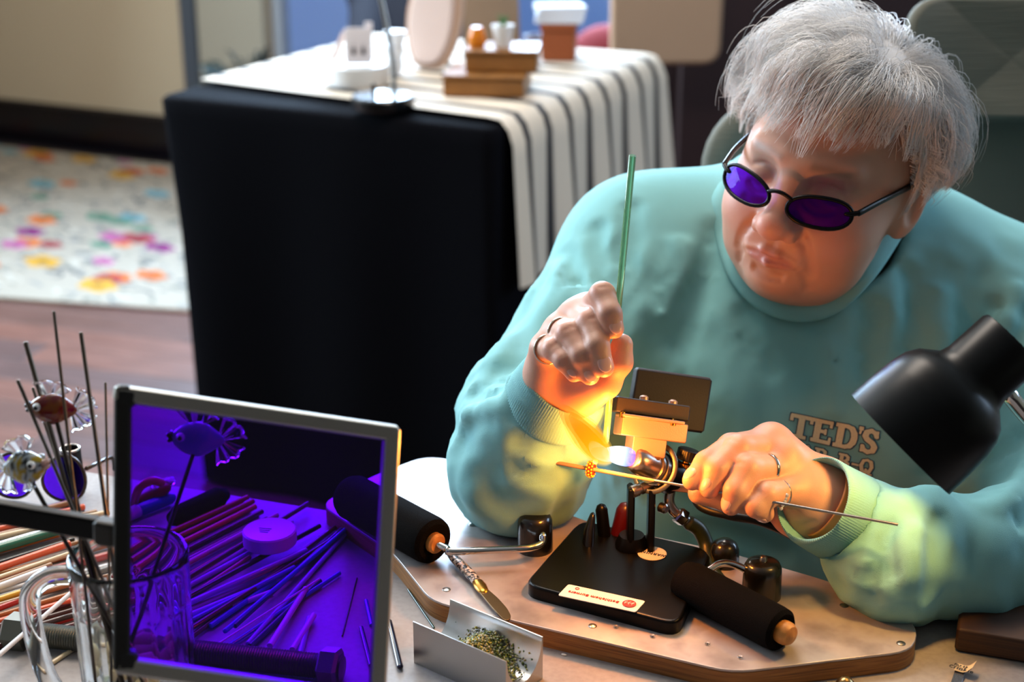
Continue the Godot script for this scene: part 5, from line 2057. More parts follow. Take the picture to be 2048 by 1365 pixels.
	mb.tube(smooth_path([Vector3(0.1402, 0.8332, -1.1803), Vector3(0.1386, 0.8219, -1.1784), Vector3(0.1418, 0.8132, -1.1762), Vector3(0.1494, 0.8069, -1.175), Vector3(0.1587, 0.7993, -1.1754)]), 0.0048, 14, 0)
	part(t, "elbow_pipe", mb, sk.steel)
	mb = MB.new()
	mb.lathe([Vector2(0, -0.005), Vector2(0.0065, -0.005), Vector2(0.0078, -0.0035), Vector2(0.0078, 0.0035), Vector2(0.0065, 0.005), Vector2(0, 0.005)], along(Vector3(0.1494, 0.8069, -1.175), Vector3(0.1595, 0.7989, -1.1753)), 6)
	part(t, "hex_nut", flat(mb), sk.chrome)
	mb = MB.new()
	mb.tube(smooth_path([Vector3(0.1569, 0.8006, -1.1759), Vector3(0.166, 0.7938, -1.1756), Vector3(0.1722, 0.7821, -1.1713), Vector3(0.1731, 0.773, -1.1605), Vector3(0.1766, 0.7661, -1.1442), Vector3(0.1837, 0.7643, -1.1255)]), 0.0068, 14, 1)
	part(t, "gas_hose", mb, M(Color(0.10, 0.14, 0.03), 0.4), "dark green gas hose")
	mb = MB.new()
	mb.tube(smooth_path([Vector3(0.1595, 0.8301, -1.1867), Vector3(0.166, 0.817, -1.1765), Vector3(0.1866, 0.814, -1.1648), Vector3(0.2161, 0.8115, -1.1565), Vector3(0.246, 0.8002, -1.1491), Vector3(0.2754, 0.7842, -1.138)]), 0.0042, 12, 1)
	part(t, "gas_hose", mb, M(Color(0.02, 0.02, 0.02), 0.4), "thin black gas hose")
	flame(noz)


func flat_text(parent: Node3D, root: Node3D, text: String, size: float, mat: Material, xf: Transform3D) -> void:
	var o := MeshInstance3D.new()
	o.name = "lettering"
	o.mesh = lettering(text, size, mat)
	o.transform = Transform3D(xf.basis, xf.origin - root.position)
	parent.add_child(o, true)


func flame_skin(hot: Array, alpha: Array, energy: float) -> StandardMaterial3D:
	var m := M(Color.BLACK, 1.0)
	m.metallic_specular = 0.0
	m.transparency = BaseMaterial3D.TRANSPARENCY_ALPHA
	var e := GradientTexture2D.new()
	e.gradient = ramp(hot)
	e.width = 8
	e.height = 128
	e.fill_from = Vector2(0, 0)
	e.fill_to = Vector2(0, 1)
	var a := GradientTexture2D.new()
	var stops := []
	for s in alpha:
		stops.append([s[0], Color(1, 1, 1, s[1])])
	a.gradient = ramp(stops)
	a.width = 8
	a.height = 128
	a.fill_from = Vector2(0, 0)
	a.fill_to = Vector2(0, 1)
	m.albedo_texture = a
	m.emission_enabled = true
	m.emission = Color.BLACK
	m.emission_texture = e
	m.emission_energy_multiplier = energy
	m.texture_repeat = false
	return m


func flame(noz: Vector3) -> void:
	var t := thing("gas_flame", "bright torch flame, blue at the nozzle and yellow-orange at its tip", "flame", Vector3(0.0713, 0.8778, -1.1614))
	var path := smooth_path([Vector3(0.0876, 0.8706, -1.1588), Vector3(0.0788, 0.8746, -1.156), Vector3(0.0706, 0.8864, -1.1507), Vector3(0.0615, 0.9004, -1.1441), Vector3(0.0526, 0.9134, -1.1372), Vector3(0.0456, 0.924, -1.1314), Vector3(0.0404, 0.9333, -1.1263)], 5)
	# nested shells, so that the flame thins towards its edge
	for shell_n in 4:
		var fat: float = [1.10, 0.96, 0.80, 0.56][shell_n]
		var dense: float = [0.16, 0.34, 0.52, 0.62][shell_n]
		var cut: int = [0, 0, 3, 6][shell_n]
		var some := path.slice(0, path.size() - cut)
		var rad := []
		for k in some.size():
			var v := float(k) / (some.size() - 1)
			rad.append(0.0005 + fat * (0.0128 * pow(sin(PI * pow(clampf(v, 0.0, 1.0), 0.85)), 0.8) * (1.0 - 0.2 * v) + 0.0009 * sin(v * 15.0 + shell_n) * v))
		var plume := MB.new()
		plume.tube(some, rad, 24, 2)
		part(t, "flame_plume", plume, flame_skin([[0.0, Color(1.0, 0.93, 0.8)], [0.22, Color(1.0, 0.82, 0.30)], [0.42, Color(1.0, 0.70, 0.03)], [0.7, Color(1.0, 0.56, 0.0)], [1.0, Color(0.95, 0.40, 0.0)]], [[0.0, 0.4 * dense], [0.25, dense], [0.6, 0.9 * dense], [0.85, 0.55 * dense], [1.0, 0.02]], 1.2))
	var core := MB.new()
	core.tube(smooth_path([Vector3(0.0929, 0.8709, -1.16), Vector3(0.0833, 0.873, -1.1586), Vector3(0.0753, 0.8779, -1.1551), Vector3(0.0698, 0.8852, -1.1513), Vector3(0.067, 0.8908, -1.1491)], 5), range(21).map(func(k): return 0.0006 + 0.0056 * pow(sin(PI * clampf(k / 20.0, 0.0, 1.0)), 0.8)), 18, 2)
	part(t, "flame_core", core, flame_skin([[0.0, Color(0.8, 0.88, 1.0)], [0.4, Color(1, 1, 1)], [1.0, Color(1.0, 0.9, 0.55)]], [[0.0, 0.2], [0.3, 0.55], [0.6, 0.4], [1.0, 0.0]], 3.0))
	var jet := MB.new()
	var tip := Vector3(0.0771, 0.8779, -1.1572)
	var jp := []
	for k in 13:
		jp.append(noz.lerp(tip, k / 12.0))
	jet.tube(jp, [0.0062, 0.0075, 0.0082, 0.0084, 0.0084, 0.0082, 0.0079, 0.0074, 0.0068, 0.006, 0.005, 0.0037, 0.001], 20, 2)
	part(t, "flame_jet", jet, flame_skin([[0.0, Color(0.36, 0.36, 1.0)], [0.3, Color(0.62, 0.68, 1.0)], [0.55, Color(0.95, 0.97, 1.0)], [1.0, Color(1, 1, 1)]], [[0.0, 0.7], [0.45, 0.9], [0.8, 0.7], [1.0, 0.1]], 2.6))
	flame_light("flame_light_plume", Vector3(0.0876, 0.8917, -1.1154), Color(1.0, 0.57, 0.18), 0.036)
	flame_light("flame_light_jet", Vector3(0.0845, 0.8771, -1.1516), Color(1.0, 0.78, 0.46), 0.007)


func flame_light(called: String, at: Vector3, color: Color, energy: float) -> void:
	var l := OmniLight3D.new()
	l.name = called
	l.position = at
	l.light_color = color
	l.light_energy = energy
	l.light_size = 0.012
	l.omni_range = 8.0
	l.omni_attenuation = 2.0
	l.shadow_enabled = true
	add_child(l)


# ---------------------------------------------------------------- glass rods, each one a thing

func make_rods() -> void:
	var tones := {
		"ivory": Color(0.80, 0.72, 0.58), "white": Color(0.84, 0.84, 0.85), "tan": Color(0.60, 0.44, 0.30), "grey": Color(0.42, 0.41, 0.40), "teal green": Color(0.16, 0.42, 0.33),
		"amber": Color(0.62, 0.36, 0.10), "black": Color(0.03, 0.03, 0.035), "orange": Color(0.82, 0.28, 0.06), "red": Color(0.66, 0.10, 0.06), "coral": Color(0.85, 0.36, 0.22),
		"yellow": Color(0.85, 0.62, 0.06), "brown": Color(0.25, 0.13, 0.07), "pink": Color(0.80, 0.38, 0.42), "lilac": Color(0.62, 0.50, 0.80), "blue": Color(0.22, 0.30, 0.72), "deep blue": Color(0.06, 0.07, 0.30), "maroon": Color(0.30, 0.05, 0.07)}
	var mats := {}
	for k in tones:
		var m := M(tones[k], 0.10)
		m.clearcoat_enabled = true
		m.clearcoat = 0.4
		mats[k] = m
	var unit := MB.new()
	unit.lathe([Vector2(0, 0), Vector2(0.8, 0.0), Vector2(1.0, 0.004), Vector2(1.0, 0.996), Vector2(0.8, 1.0), Vector2(0, 1.0)], Transform3D(), 14)
	var shape := unit.commit(null)
	# left of the mug: the warm pile. Each row: colour, radius in tenths of a millimetre, height of its axis in tenths of a millimetre
	var left := [Vector3(-0.5584, 0.75, -1.2224), Vector3(-0.4308, 0.75, -1.3139), Vector3(-0.5532, 0.75, -1.2088), Vector3(-0.4179, 0.75, -1.3029), Vector3(-0.5496, 0.75, -1.1993), Vector3(-0.4023, 0.75, -1.29), Vector3(-0.546, 0.75, -1.1899), Vector3(-0.388, 0.75, -1.2814), Vector3(-0.5438, 0.75, -1.1843), Vector3(-0.4326, 0.75, -1.2688), Vector3(-0.5368, 0.75, -1.166), Vector3(-0.3938, 0.75, -1.2668), Vector3(-0.5334, 0.75, -1.157), Vector3(-0.4182, 0.75, -1.2483), Vector3(-0.5286, 0.75, -1.1446), Vector3(-0.385, 0.75, -1.2422), Vector3(-0.524, 0.75, -1.1325), Vector3(-0.4076, 0.75, -1.2303), Vector3(-0.522, 0.75, -1.1273), Vector3(-0.3752, 0.75, -1.2224), Vector3(-0.5181, 0.75, -1.1171), Vector3(-0.408, 0.75, -1.2185), Vector3(-0.5156, 0.75, -1.1104), Vector3(-0.3648, 0.75, -1.2088), Vector3(-0.5124, 0.75, -1.1021), Vector3(-0.3991, 0.75, -1.2031), Vector3(-0.5111, 0.75, -1.0988), Vector3(-0.3565, 0.75, -1.1936), Vector3(-0.508, 0.75, -1.0907), Vector3(-0.414, 0.75, -1.1806), Vector3(-0.5055, 0.75, -1.0843), Vector3(-0.3614, 0.75, -1.1862), Vector3(-0.5043, 0.75, -1.0811), Vector3(-0.4148, 0.75, -1.1696), Vector3(-0.5019, 0.75, -1.0747), Vector3(-0.3554, 0.75, -1.1751), Vector3(-0.5001, 0.75, -1.07), Vector3(-0.3847, 0.75, -1.1642), Vector3(-0.4977, 0.75, -1.0637), Vector3(-0.3598, 0.75, -1.1624), Vector3(-0.4989, 0.75, -1.0668), Vector3(-0.4249, 0.75, -1.1273), Vector3(-0.4941, 0.75, -1.0545), Vector3(-0.3478, 0.75, -1.1588), Vector3(-0.4918, 0.75, -1.0484), Vector3(-0.3862, 0.75, -1.1534), Vector3(-0.4901, 0.75, -1.0438), Vector3(-0.3403, 0.75, -1.1464), Vector3(-0.4878, 0.75, -1.0378), Vector3(-0.3442, 0.75, -1.1359), Vector3(-0.4855, 0.75, -1.0319), Vector3(-0.3382, 0.75, -1.129), Vector3(-0.4838, 0.75, -1.0275), Vector3(-0.3718, 0.75, -1.1171), Vector3(-0.4816, 0.75, -1.0216), Vector3(-0.337, 0.75, -1.1154), Vector3(-0.4805, 0.75, -1.0187), Vector3(-0.3515, 0.75, -1.1054), Vector3(-0.4777, 0.75, -1.0115), Vector3(-0.3353, 0.75, -1.1021)]
	var how := [["tan", 34, 36], ["coral", 32, 34], ["tan", 30, 40], ["ivory", 30, 80], ["grey", 30, 34], ["amber", 24, 30], ["teal green", 42, 84], ["tan", 22, 30], ["black", 20, 60], ["amber", 26, 30], ["coral", 34, 76], ["red", 30, 32], ["ivory", 24, 70], ["white", 24, 30], ["tan", 20, 66], ["grey", 26, 30], ["white", 32, 76], ["black", 14, 30], ["ivory", 26, 34], ["tan", 24, 72], ["yellow", 28, 80], ["amber", 26, 30], ["red", 28, 62], ["orange", 36, 36], ["orange", 32, 76], ["brown", 28, 32], ["maroon", 26, 68], ["red", 28, 34], ["brown", 24, 60], ["maroon", 24, 30]]
	lay(left, how, shape, mats, "in the warm pile left of the mug", "glass rods left of the mug")
	var pale := [Vector3(-0.4038, 0.772, -0.9998), Vector3(-0.3712, 0.772, -1.1076), Vector3(-0.3751, 0.752, -1.0141), Vector3(-0.3543, 0.752, -1.0512)]
	lay(pale, [["white", 20, 0], ["ivory", 20, 0]], shape, mats, "lying across in front of the warm pile", "glass rods left of the mug")
	# behind the violet shield: a red bundle, then a loose fan of pale and blue ones
	var red := [Vector3(-0.3556, 0.75, -1.2088), Vector3(-0.2659, 0.75, -1.3183), Vector3(-0.3519, 0.75, -1.2031), Vector3(-0.2601, 0.75, -1.3161), Vector3(-0.3483, 0.75, -1.1974), Vector3(-0.2564, 0.75, -1.3117), Vector3(-0.3442, 0.75, -1.1899), Vector3(-0.2532, 0.75, -1.3073), Vector3(-0.3406, 0.75, -1.1843), Vector3(-0.2557, 0.75, -1.2986), Vector3(-0.3379, 0.75, -1.1769), Vector3(-0.2495, 0.75, -1.2964), Vector3(-0.3326, 0.75, -1.1696), Vector3(-0.2456, 0.75, -1.29), Vector3(-0.3291, 0.75, -1.1642), Vector3(-0.241, 0.75, -1.2857), Vector3(-0.3248, 0.75, -1.1552), Vector3(-0.2374, 0.75, -1.2751), Vector3(-0.3205, 0.75, -1.1481), Vector3(-0.2339, 0.75, -1.2709)]
	lay(red, [["coral", 26, 28], ["red", 26, 74], ["pink", 24, 30], ["red", 26, 74], ["maroon", 26, 30], ["coral", 28, 70], ["red", 26, 28], ["maroon", 24, 70], ["pink", 26, 28], ["brown", 24, 66]], shape, mats, "in the bundle behind the violet shield", "red glass rods behind the shield")
	var fan := [Vector3(-0.311, 0.75, -1.1733), Vector3(-0.2312, 0.75, -1.2814), Vector3(-0.3051, 0.75, -1.1624), Vector3(-0.2252, 0.75, -1.2772), Vector3(-0.2993, 0.75, -1.1499), Vector3(-0.2376, 0.75, -1.2463), Vector3(-0.2952, 0.75, -1.1411), Vector3(-0.2104, 0.75, -1.2709), Vector3(-0.3104, 0.75, -1.1121), Vector3(-0.2408, 0.75, -1.2088), Vector3(-0.3045, 0.75, -1.1239), Vector3(-0.1987, 0.75, -1.3029), Vector3(-0.2822, 0.75, -1.1247), Vector3(-0.2395, 0.75, -1.2012), Vector3(-0.2881, 0.75, -1.1079), Vector3(-0.182, 0.75, -1.2544), Vector3(-0.2806, 0.75, -1.1171), Vector3(-0.2036, 0.75, -1.1899), Vector3(-0.2776, 0.75, -1.1071), Vector3(-0.1879, 0.75, -1.205), Vector3(-0.2744, 0.75, -1.0956), Vector3(-0.2013, 0.75, -1.1642), Vector3(-0.2716, 0.75, -1.0859), Vector3(-0.2093, 0.75, -1.1376), Vector3(-0.2708, 0.75, -1.0779), Vector3(-0.1945, 0.75, -1.1733), Vector3(-0.2656, 0.75, -1.0606), Vector3(-0.1605, 0.75, -1.2751), Vector3(-0.2527, 0.75, -1.0795), Vector3(-0.1472, 0.75, -1.2668), Vector3(-0.2373, 0.75, -1.0637), Vector3(-0.1449, 0.75, -1.273), Vector3(-0.2166, 0.75, -1.0514), Vector3(-0.1523, 0.75, -1.2606), Vector3(-0.214, 0.75, -1.0484), Vector3(-0.1701, 0.75, -1.157), Vector3(-0.2533, 0.75, -1.0202), Vector3(-0.1692, 0.75, -1.1499), Vector3(-0.197, 0.75, -1.0438), Vector3(-0.18, 0.75, -1.1376), Vector3(-0.1783, 0.75, -1.0408), Vector3(-0.1677, 0.75, -1.0956), Vector3(-0.1718, 0.75, -1.0378), Vector3(-0.1717, 0.75, -1.0939), Vector3(-0.2307, 0.75, -1.0731), Vector3(-0.1605, 0.75, -1.2483), Vector3(-0.2372, 0.75, -1.0408), Vector3(-0.154, 0.75, -1.1714), Vector3(-0.267, 0.75, -1.0676), Vector3(-0.1709, 0.75, -1.2205)]
	var fan_how := [["lilac", 26, 28], ["ivory", 26, 74], ["red", 26, 30], ["white", 24, 32], ["lilac", 26, 30], ["maroon", 24, 72], ["pink", 22, 30], ["black", 26, 76], ["white", 26, 34], ["lilac", 26, 80], ["lilac", 28, 36], ["white", 26, 30], ["blue", 24, 76], ["maroon", 24, 34], ["blue", 26, 32], ["blue", 22, 78], ["lilac", 22, 34], ["deep blue", 26, 30], ["white", 9, 90], ["white", 26, 62], ["white", 26, 46], ["lilac", 26, 28], ["deep blue", 22, 70], ["blue", 20, 30], ["maroon", 22, 76]]
	lay(fan, fan_how, shape, mats, "in the loose fan behind the violet shield", "loose glass rods behind the shield")
	var thread := [Vector3(-0.141, 0.75, -1.0684), Vector3(-0.1382, 0.75, -1.166), Vector3(-0.1263, 0.75, -1.0795), Vector3(-0.1128, 0.75, -1.0216), Vector3(-0.1264, 0.75, -1.1247), Vector3(-0.1179, 0.75, -1.0835)]
	lay(thread, [["black", 7, 8], ["deep blue", 20, 20], ["blue", 18, 18]], shape, mats, "on the bare bench behind the shield's right side", "short glass pieces behind the shield")
	# a coiled spring wire lies on the warm pile
	var mb := MB.new()
	var a := Vector3(-0.4925, 0.759, -1.1959)
	var b := Vector3(-0.4349, 0.759, -1.2411)
	var f := along(a, b)
	var coil := []
	for k in 361:
		coil.append(f * Vector3(cos(k * TAU / 8.0) * 0.0028, a.distance_to(b) * k / 360.0, sin(k * TAU / 8.0) * 0.0028))
	mb.tube(coil, 0.0008, 5, 0)
	solo("coil_spring", mb, sk.chrome, "long silver coil spring lying on the warm pile of glass rods", "spring")


func lay(ends: Array, how: Array, shape: Mesh, mats: Dictionary, place: String, group: String) -> void:
	var total := {}
	for h in how:
		total[h[0]] = total.get(h[0], 0) + 1
	var seen := {}
	var nth := ["first", "second", "third", "fourth", "fifth", "sixth", "seventh", "eighth"]
	for k in how.size():
		var h: Array = how[k]
		var p: Vector3 = ends[2 * k] + Vector3(0, h[2] * 0.0001, 0)
		var q: Vector3 = ends[2 * k + 1] + Vector3(0, h[2] * 0.0001, 0)
		var o := MeshInstance3D.new()
		o.name = numbered("glass_rod")
		o.mesh = shape
		o.material_override = null
		o.set_surface_override_material(0, mats[h[0]])
		var f := along(p, q)
		var r: float = h[1] * 0.0001
		o.transform = Transform3D(Basis(f.basis.x * r, f.basis.y * p.distance_to(q), f.basis.z * r), p)
		var n: int = seen.get(h[0], 0)
		seen[h[0]] = n + 1
		var size := "thick " if h[1] >= 34 else ("thin " if h[1] <= 20 else "")
		var which: String = "only " if total[h[0]] == 1 else nth[n] + " "
		o.set_meta("label", "%s%s%s glass rod from the back %s" % [which, size, h[0], place] if total[h[0]] > 1 else "%s%s%s glass rod %s" % [which, size, h[0], place])
		o.set_meta("category", "glass rod")
		o.set_meta("group", group)
		add_child(o, true)


# ---------------------------------------------------------------- the woman

var head_frame: Transform3D
var shirt: Field


func head_to_world(p: Vector3) -> Vector3:
	return head_frame * p


func make_person() -> void:
	var b := Basis(Vector3(0.831, -0.208, 0.516), Vector3(0.210, 0.976, 0.055), Vector3(-0.515, 0.063, 0.855)).orthonormalized()
	head_frame = Transform3D(b * Basis.from_scale(Vector3.ONE * 1.0218), Vector3(0.3083, 1.0695, -1.4100))
	var t := thing("person", "seated woman with short silver hair, violet glasses and teal sweatshirt, working glass at the torch", "person", Vector3(0.27, 0.0, -1.55))
	var body := MB.new()
	body.colored = true
	head_shape(body)
	hand_right(body)
	hand_left(body)
	trunk(body)
	var skin := M(Color.WHITE, 0.48)
	skin.vertex_color_use_as_albedo = true
	skin.subsurf_scatter_enabled = true
	skin.subsurf_scatter_strength = 0.12
	tri_map(skin, Vector3(22, 22, 22))
	bump(skin, sk.fine, 0.012)
	var bn := part(t, "body", body, skin)
	nails(bn)
	sweatshirt(t)
	hair(t)
	trousers(t)
	eyeglasses()
	jewellery()
	held_things()
	office_chair()


func skin_tint(mb: MB, from: int, base: Color) -> void:
	var n := FastNoiseLite.new()
	n.frequency = 22.0
	n.seed = 12
	for k in range(from, mb.P.size()):
		var q := n.get_noise_3dv(mb.P[k])
		mb.C[k] = Color(base.r * (1.0 + 0.05 * q), base.g * (1.0 - 0.10 * q), base.b * (1.0 - 0.10 * q))


const SKIN := Color(0.56, 0.285, 0.195)


func head_shape(mb: MB) -> void:
	var f := Field.new(Vector3(-0.105, -0.19, -0.125), Vector3(0.105, 0.13, 0.14), 0.0022)
	var e := Basis()
	f.ball(Vector3(0, 0.008, -0.008), Vector3(0.079, 0.104, 0.100), e, 0.02)
	f.ball(Vector3(0, -0.040, 0.030), Vector3(0.067, 0.075, 0.066), e, 0.03)
	f.ball(Vector3(0, -0.078, 0.024), Vector3(0.056, 0.038, 0.052), e, 0.03)
	f.ball(Vector3(0, -0.072, 0.068), Vector3(0.032, 0.022, 0.024), e, 0.018)
	f.ball(Vector3(0, -0.103, 0.069), Vector3(0.024, 0.016, 0.019), e, 0.016)
	f.ball(Vector3(0, -0.114, 0.022), Vector3(0.044, 0.018, 0.044), e, 0.02)
	f.limb(Vector3(0, -0.09, -0.025), Vector3(0, -0.20, -0.045), 0.058, 0.068, 0.03)
	for s in [-1.0, 1.0]:
		f.ball(Vector3(s * 0.037, -0.046, 0.050), Vector3(0.034, 0.036, 0.037), e, 0.02)
		f.ball(Vector3(s * 0.038, -0.083, 0.034), Vector3(0.026, 0.025, 0.029), e, 0.02)
		f.limb(Vector3(s * 0.044, 0.017, 0.074), Vector3(s * 0.013, 0.014, 0.088), 0.008, 0.009, 0.016)
		f.ball(Vector3(s * 0.032, -0.006, 0.096), Vector3(0.017, 0.0095, 0.0115), e, 0.013, true)
		f.ball(Vector3(s * 0.031, -0.010, 0.0735), Vector3(0.0165, 0.0135, 0.0145), e, 0.004)
		f.ball(Vector3(s * 0.082, -0.018, -0.012), Vector3(0.009, 0.031, 0.019), Basis(Vector3.UP, -s * 0.45) * Basis(Vector3.RIGHT, -0.15), 0.006)
		f.ball(Vector3(s * 0.090, -0.014, -0.008), Vector3(0.006, 0.017, 0.009), Basis(Vector3.UP, -s * 0.45), 0.006, true)
	f.limb(Vector3(0, 0.010, 0.088), Vector3(0, -0.037, 0.110), 0.0085, 0.0115, 0.013)
	f.ball(Vector3(0, -0.043, 0.1135), Vector3(0.0150, 0.0125, 0.0135), e, 0.009)
	for s in [-1.0, 1.0]:
		f.ball(Vector3(s * 0.0155, -0.047, 0.102), Vector3(0.0085, 0.0088, 0.011), e, 0.006)
		f.crease([Vector3(s * 0.025, -0.040, 0.096), Vector3(s * 0.0245, -0.052, 0.094), Vector3(s * 0.012, -0.058, 0.099)], 0.0028, 0.0022)
		f.ball(Vector3(s * 0.0075, -0.0565, 0.106), Vector3(0.0044, 0.003, 0.0055), e, 0.003, true)
	# lips and folds, laid on the face as it stands
	for q in [[-0.0245, -0.0750, -0.007, -0.0715, 0.0024, 0.0036], [0.0245, -0.0750, 0.007, -0.0715, 0.0024, 0.0036], [-0.007, -0.0715, 0.007, -0.0715, 0.0036, 0.0036], [-0.022, -0.0790, 0.0, -0.0815, 0.0028, 0.0044], [0.022, -0.0790, 0.0, -0.0815, 0.0028, 0.0044]]:
		f.limb(on_face(f, q[0], q[1], -0.0020), on_face(f, q[2], q[3], -0.0018), q[4], q[5], 0.0045)
	face_line(f, [-0.0300, -0.0815, -0.016, -0.0766, 0.0, -0.0772, 0.016, -0.0766, 0.0300, -0.0815], 0.0021, 0.0048)
	face_line(f, [-0.018, -0.0925, 0.0, -0.0950, 0.018, -0.0925], 0.006, 0.0040)
	face_line(f, [0.0, -0.057, 0.0, -0.0655], 0.0036, 0.0016)
	for s in [-1.0, 1.0]:
		face_line(f, [s * 0.021, -0.044, s * 0.031, -0.060, s * 0.037, -0.078, s * 0.038, -0.090], 0.0050, 0.0042)
		face_line(f, [s * 0.0295, -0.081, s * 0.035, -0.092, s * 0.036, -0.104], 0.0042, 0.0034)
		face_line(f, [s * 0.015, -0.015, s * 0.022, -0.0205, s * 0.032, -0.0220, s * 0.045, -0.0165], 0.0022, 0.0036)
		face_line(f, [s * 0.016, -0.0015, s * 0.031, 0.0030, s * 0.047, -0.0035], 0.0024, 0.0026)
		face_line(f, [s * 0.016, -0.028, s * 0.030, -0.035, s * 0.045, -0.031], 0.004, 0.0020)
		face_line(f, [s * 0.049, -0.012, s * 0.058, -0.010], 0.0022, 0.0014)
		face_line(f, [s * 0.049, -0.016, s * 0.058, -0.019], 0.0022, 0.0014)
	var v0 := mb.P.size()
	f.net(mb)
	var n := FastNoiseLite.new()
	n.frequency = 26.0
	for k in range(v0, mb.P.size()):
		var p := mb.P[k]
		var c := SKIN
		var q := n.get_noise_3dv(p)
		c = Color(c.r, c.g * (1.0 - 0.07 * q), c.b * (1.0 - 0.08 * q))
		var ax := Vector3(absf(p.x), p.y, p.z)
		c = c.lerp(Color(0.60, 0.235, 0.19), 0.55 * exp(-pow(ax.distance_to(Vector3(0.0, -0.044, 0.118)) / 0.020, 2)))
		c = c.lerp(Color(0.60, 0.25, 0.19), 0.45 * exp(-pow(ax.distance_to(Vector3(0.045, -0.045, 0.08)) / 0.026, 2)))
		var lip := maxf(0.0, 1.0 - Vector2((p.y + 0.0772 - 4.0 * p.x * p.x * -1.0) / 0.0098, p.x / 0.027).length())
		if p.z > 0.07:
			c = c.lerp(Color(0.46, 0.175, 0.150), smoothstep(0.0, 0.35, lip) * 0.85)
		var brow := exp(-pow((p.y - 0.018 - 0.10 * (0.032 - absf(ax.x - 0.030)) + 0.0032) / 0.0042, 2)) * smoothstep(0.010, 0.016, ax.x) * (1.0 - smoothstep(0.044, 0.052, ax.x))
		if p.z > 0.05:
			c = c.lerp(Color(0.20, 0.12, 0.08), 0.6 * brow)
		mb.C[k] = c
		mb.P[k] = head_frame * p
		mb.N[k] = (head_frame.basis * mb.N[k]).normalized()


func on_face(f: Field, x: float, y: float, dz := 0.0) -> Vector3:
	return f.hit(Vector3(x, y, 0.135), Vector3(0, 0, -1), 0.2) + Vector3(0, 0, dz)


func face_line(f: Field, xy: Array, w: float, depth: float) -> void:
	var pts := []
	for k in range(0, xy.size(), 2):
		pts.append(Vector3(xy[k], xy[k + 1], 0))
	var out := []
	for p in smooth_path(pts, 4):
		out.append(on_face(f, p.x, p.y))
	f.crease(out, w, depth)


# fingers: each a chain of joints [knuckle, middle, end joint, tip] with radii
var fingernails := []


func finger(f: Field, j: Array, r: Array, thumb := false) -> void:
	for k in 3:
		f.limb(j[k], j[k + 1], r[k], r[k + 1], 0.004 if k else 0.007)
	var d: Vector3 = ((j[3] - j[2]) as Vector3).normalized()
	var before: Vector3 = (j[1] - j[0]).normalized()
	var up := before - d * before.dot(d)
	if up.length() < 0.05:
		up = (j[2] - j[1]) - d * d.dot(j[2] - j[1])
	up = up.normalized()
	if thumb:
		return
	for k in [1, 2]:
		var dd: Vector3 = (j[k + 1] - j[k - 1]).normalized()
		var out: Vector3 = (j[k] - ((j[k - 1] + j[k + 1]) / 2)).normalized()
		var side := dd.cross(out).normalized()
		for m in [-1.0, 0.0, 1.0]:
			var c: Vector3 = j[k] + out * r[k] * 0.97 + dd * m * 0.0026
			f.crease([c - side * r[k] * 0.62 - out * r[k] * 0.2, c, c + side * r[k] * 0.62 - out * r[k] * 0.2], 0.0016, 0.0009 if k == 1 else 0.0006)
	nail_spot(j[2], j[3], up, r[3])


func nail_spot(a: Vector3, tip: Vector3, up: Vector3, r: float) -> void:
	var d := (tip - a).normalized()
	var c := tip - d * r * 0.42 + up * r * 0.76
	fingernails.append([c, d, up, r])


func nails(body: MeshInstance3D) -> void:
	var m := M(Color(0.88, 0.68, 0.62), 0.25)
	for v in fingernails:
		var mb := MB.new()
		var d: Vector3 = v[1]
		var up: Vector3 = v[2]
		var side := d.cross(up).normalized()
		mb.ball(v[0], Vector3(v[3] * 0.72, v[3] * 0.32, v[3] * 0.98), Basis(side, up, side.cross(up)), 16, 10)
		part(body, "fingernail", mb, m)


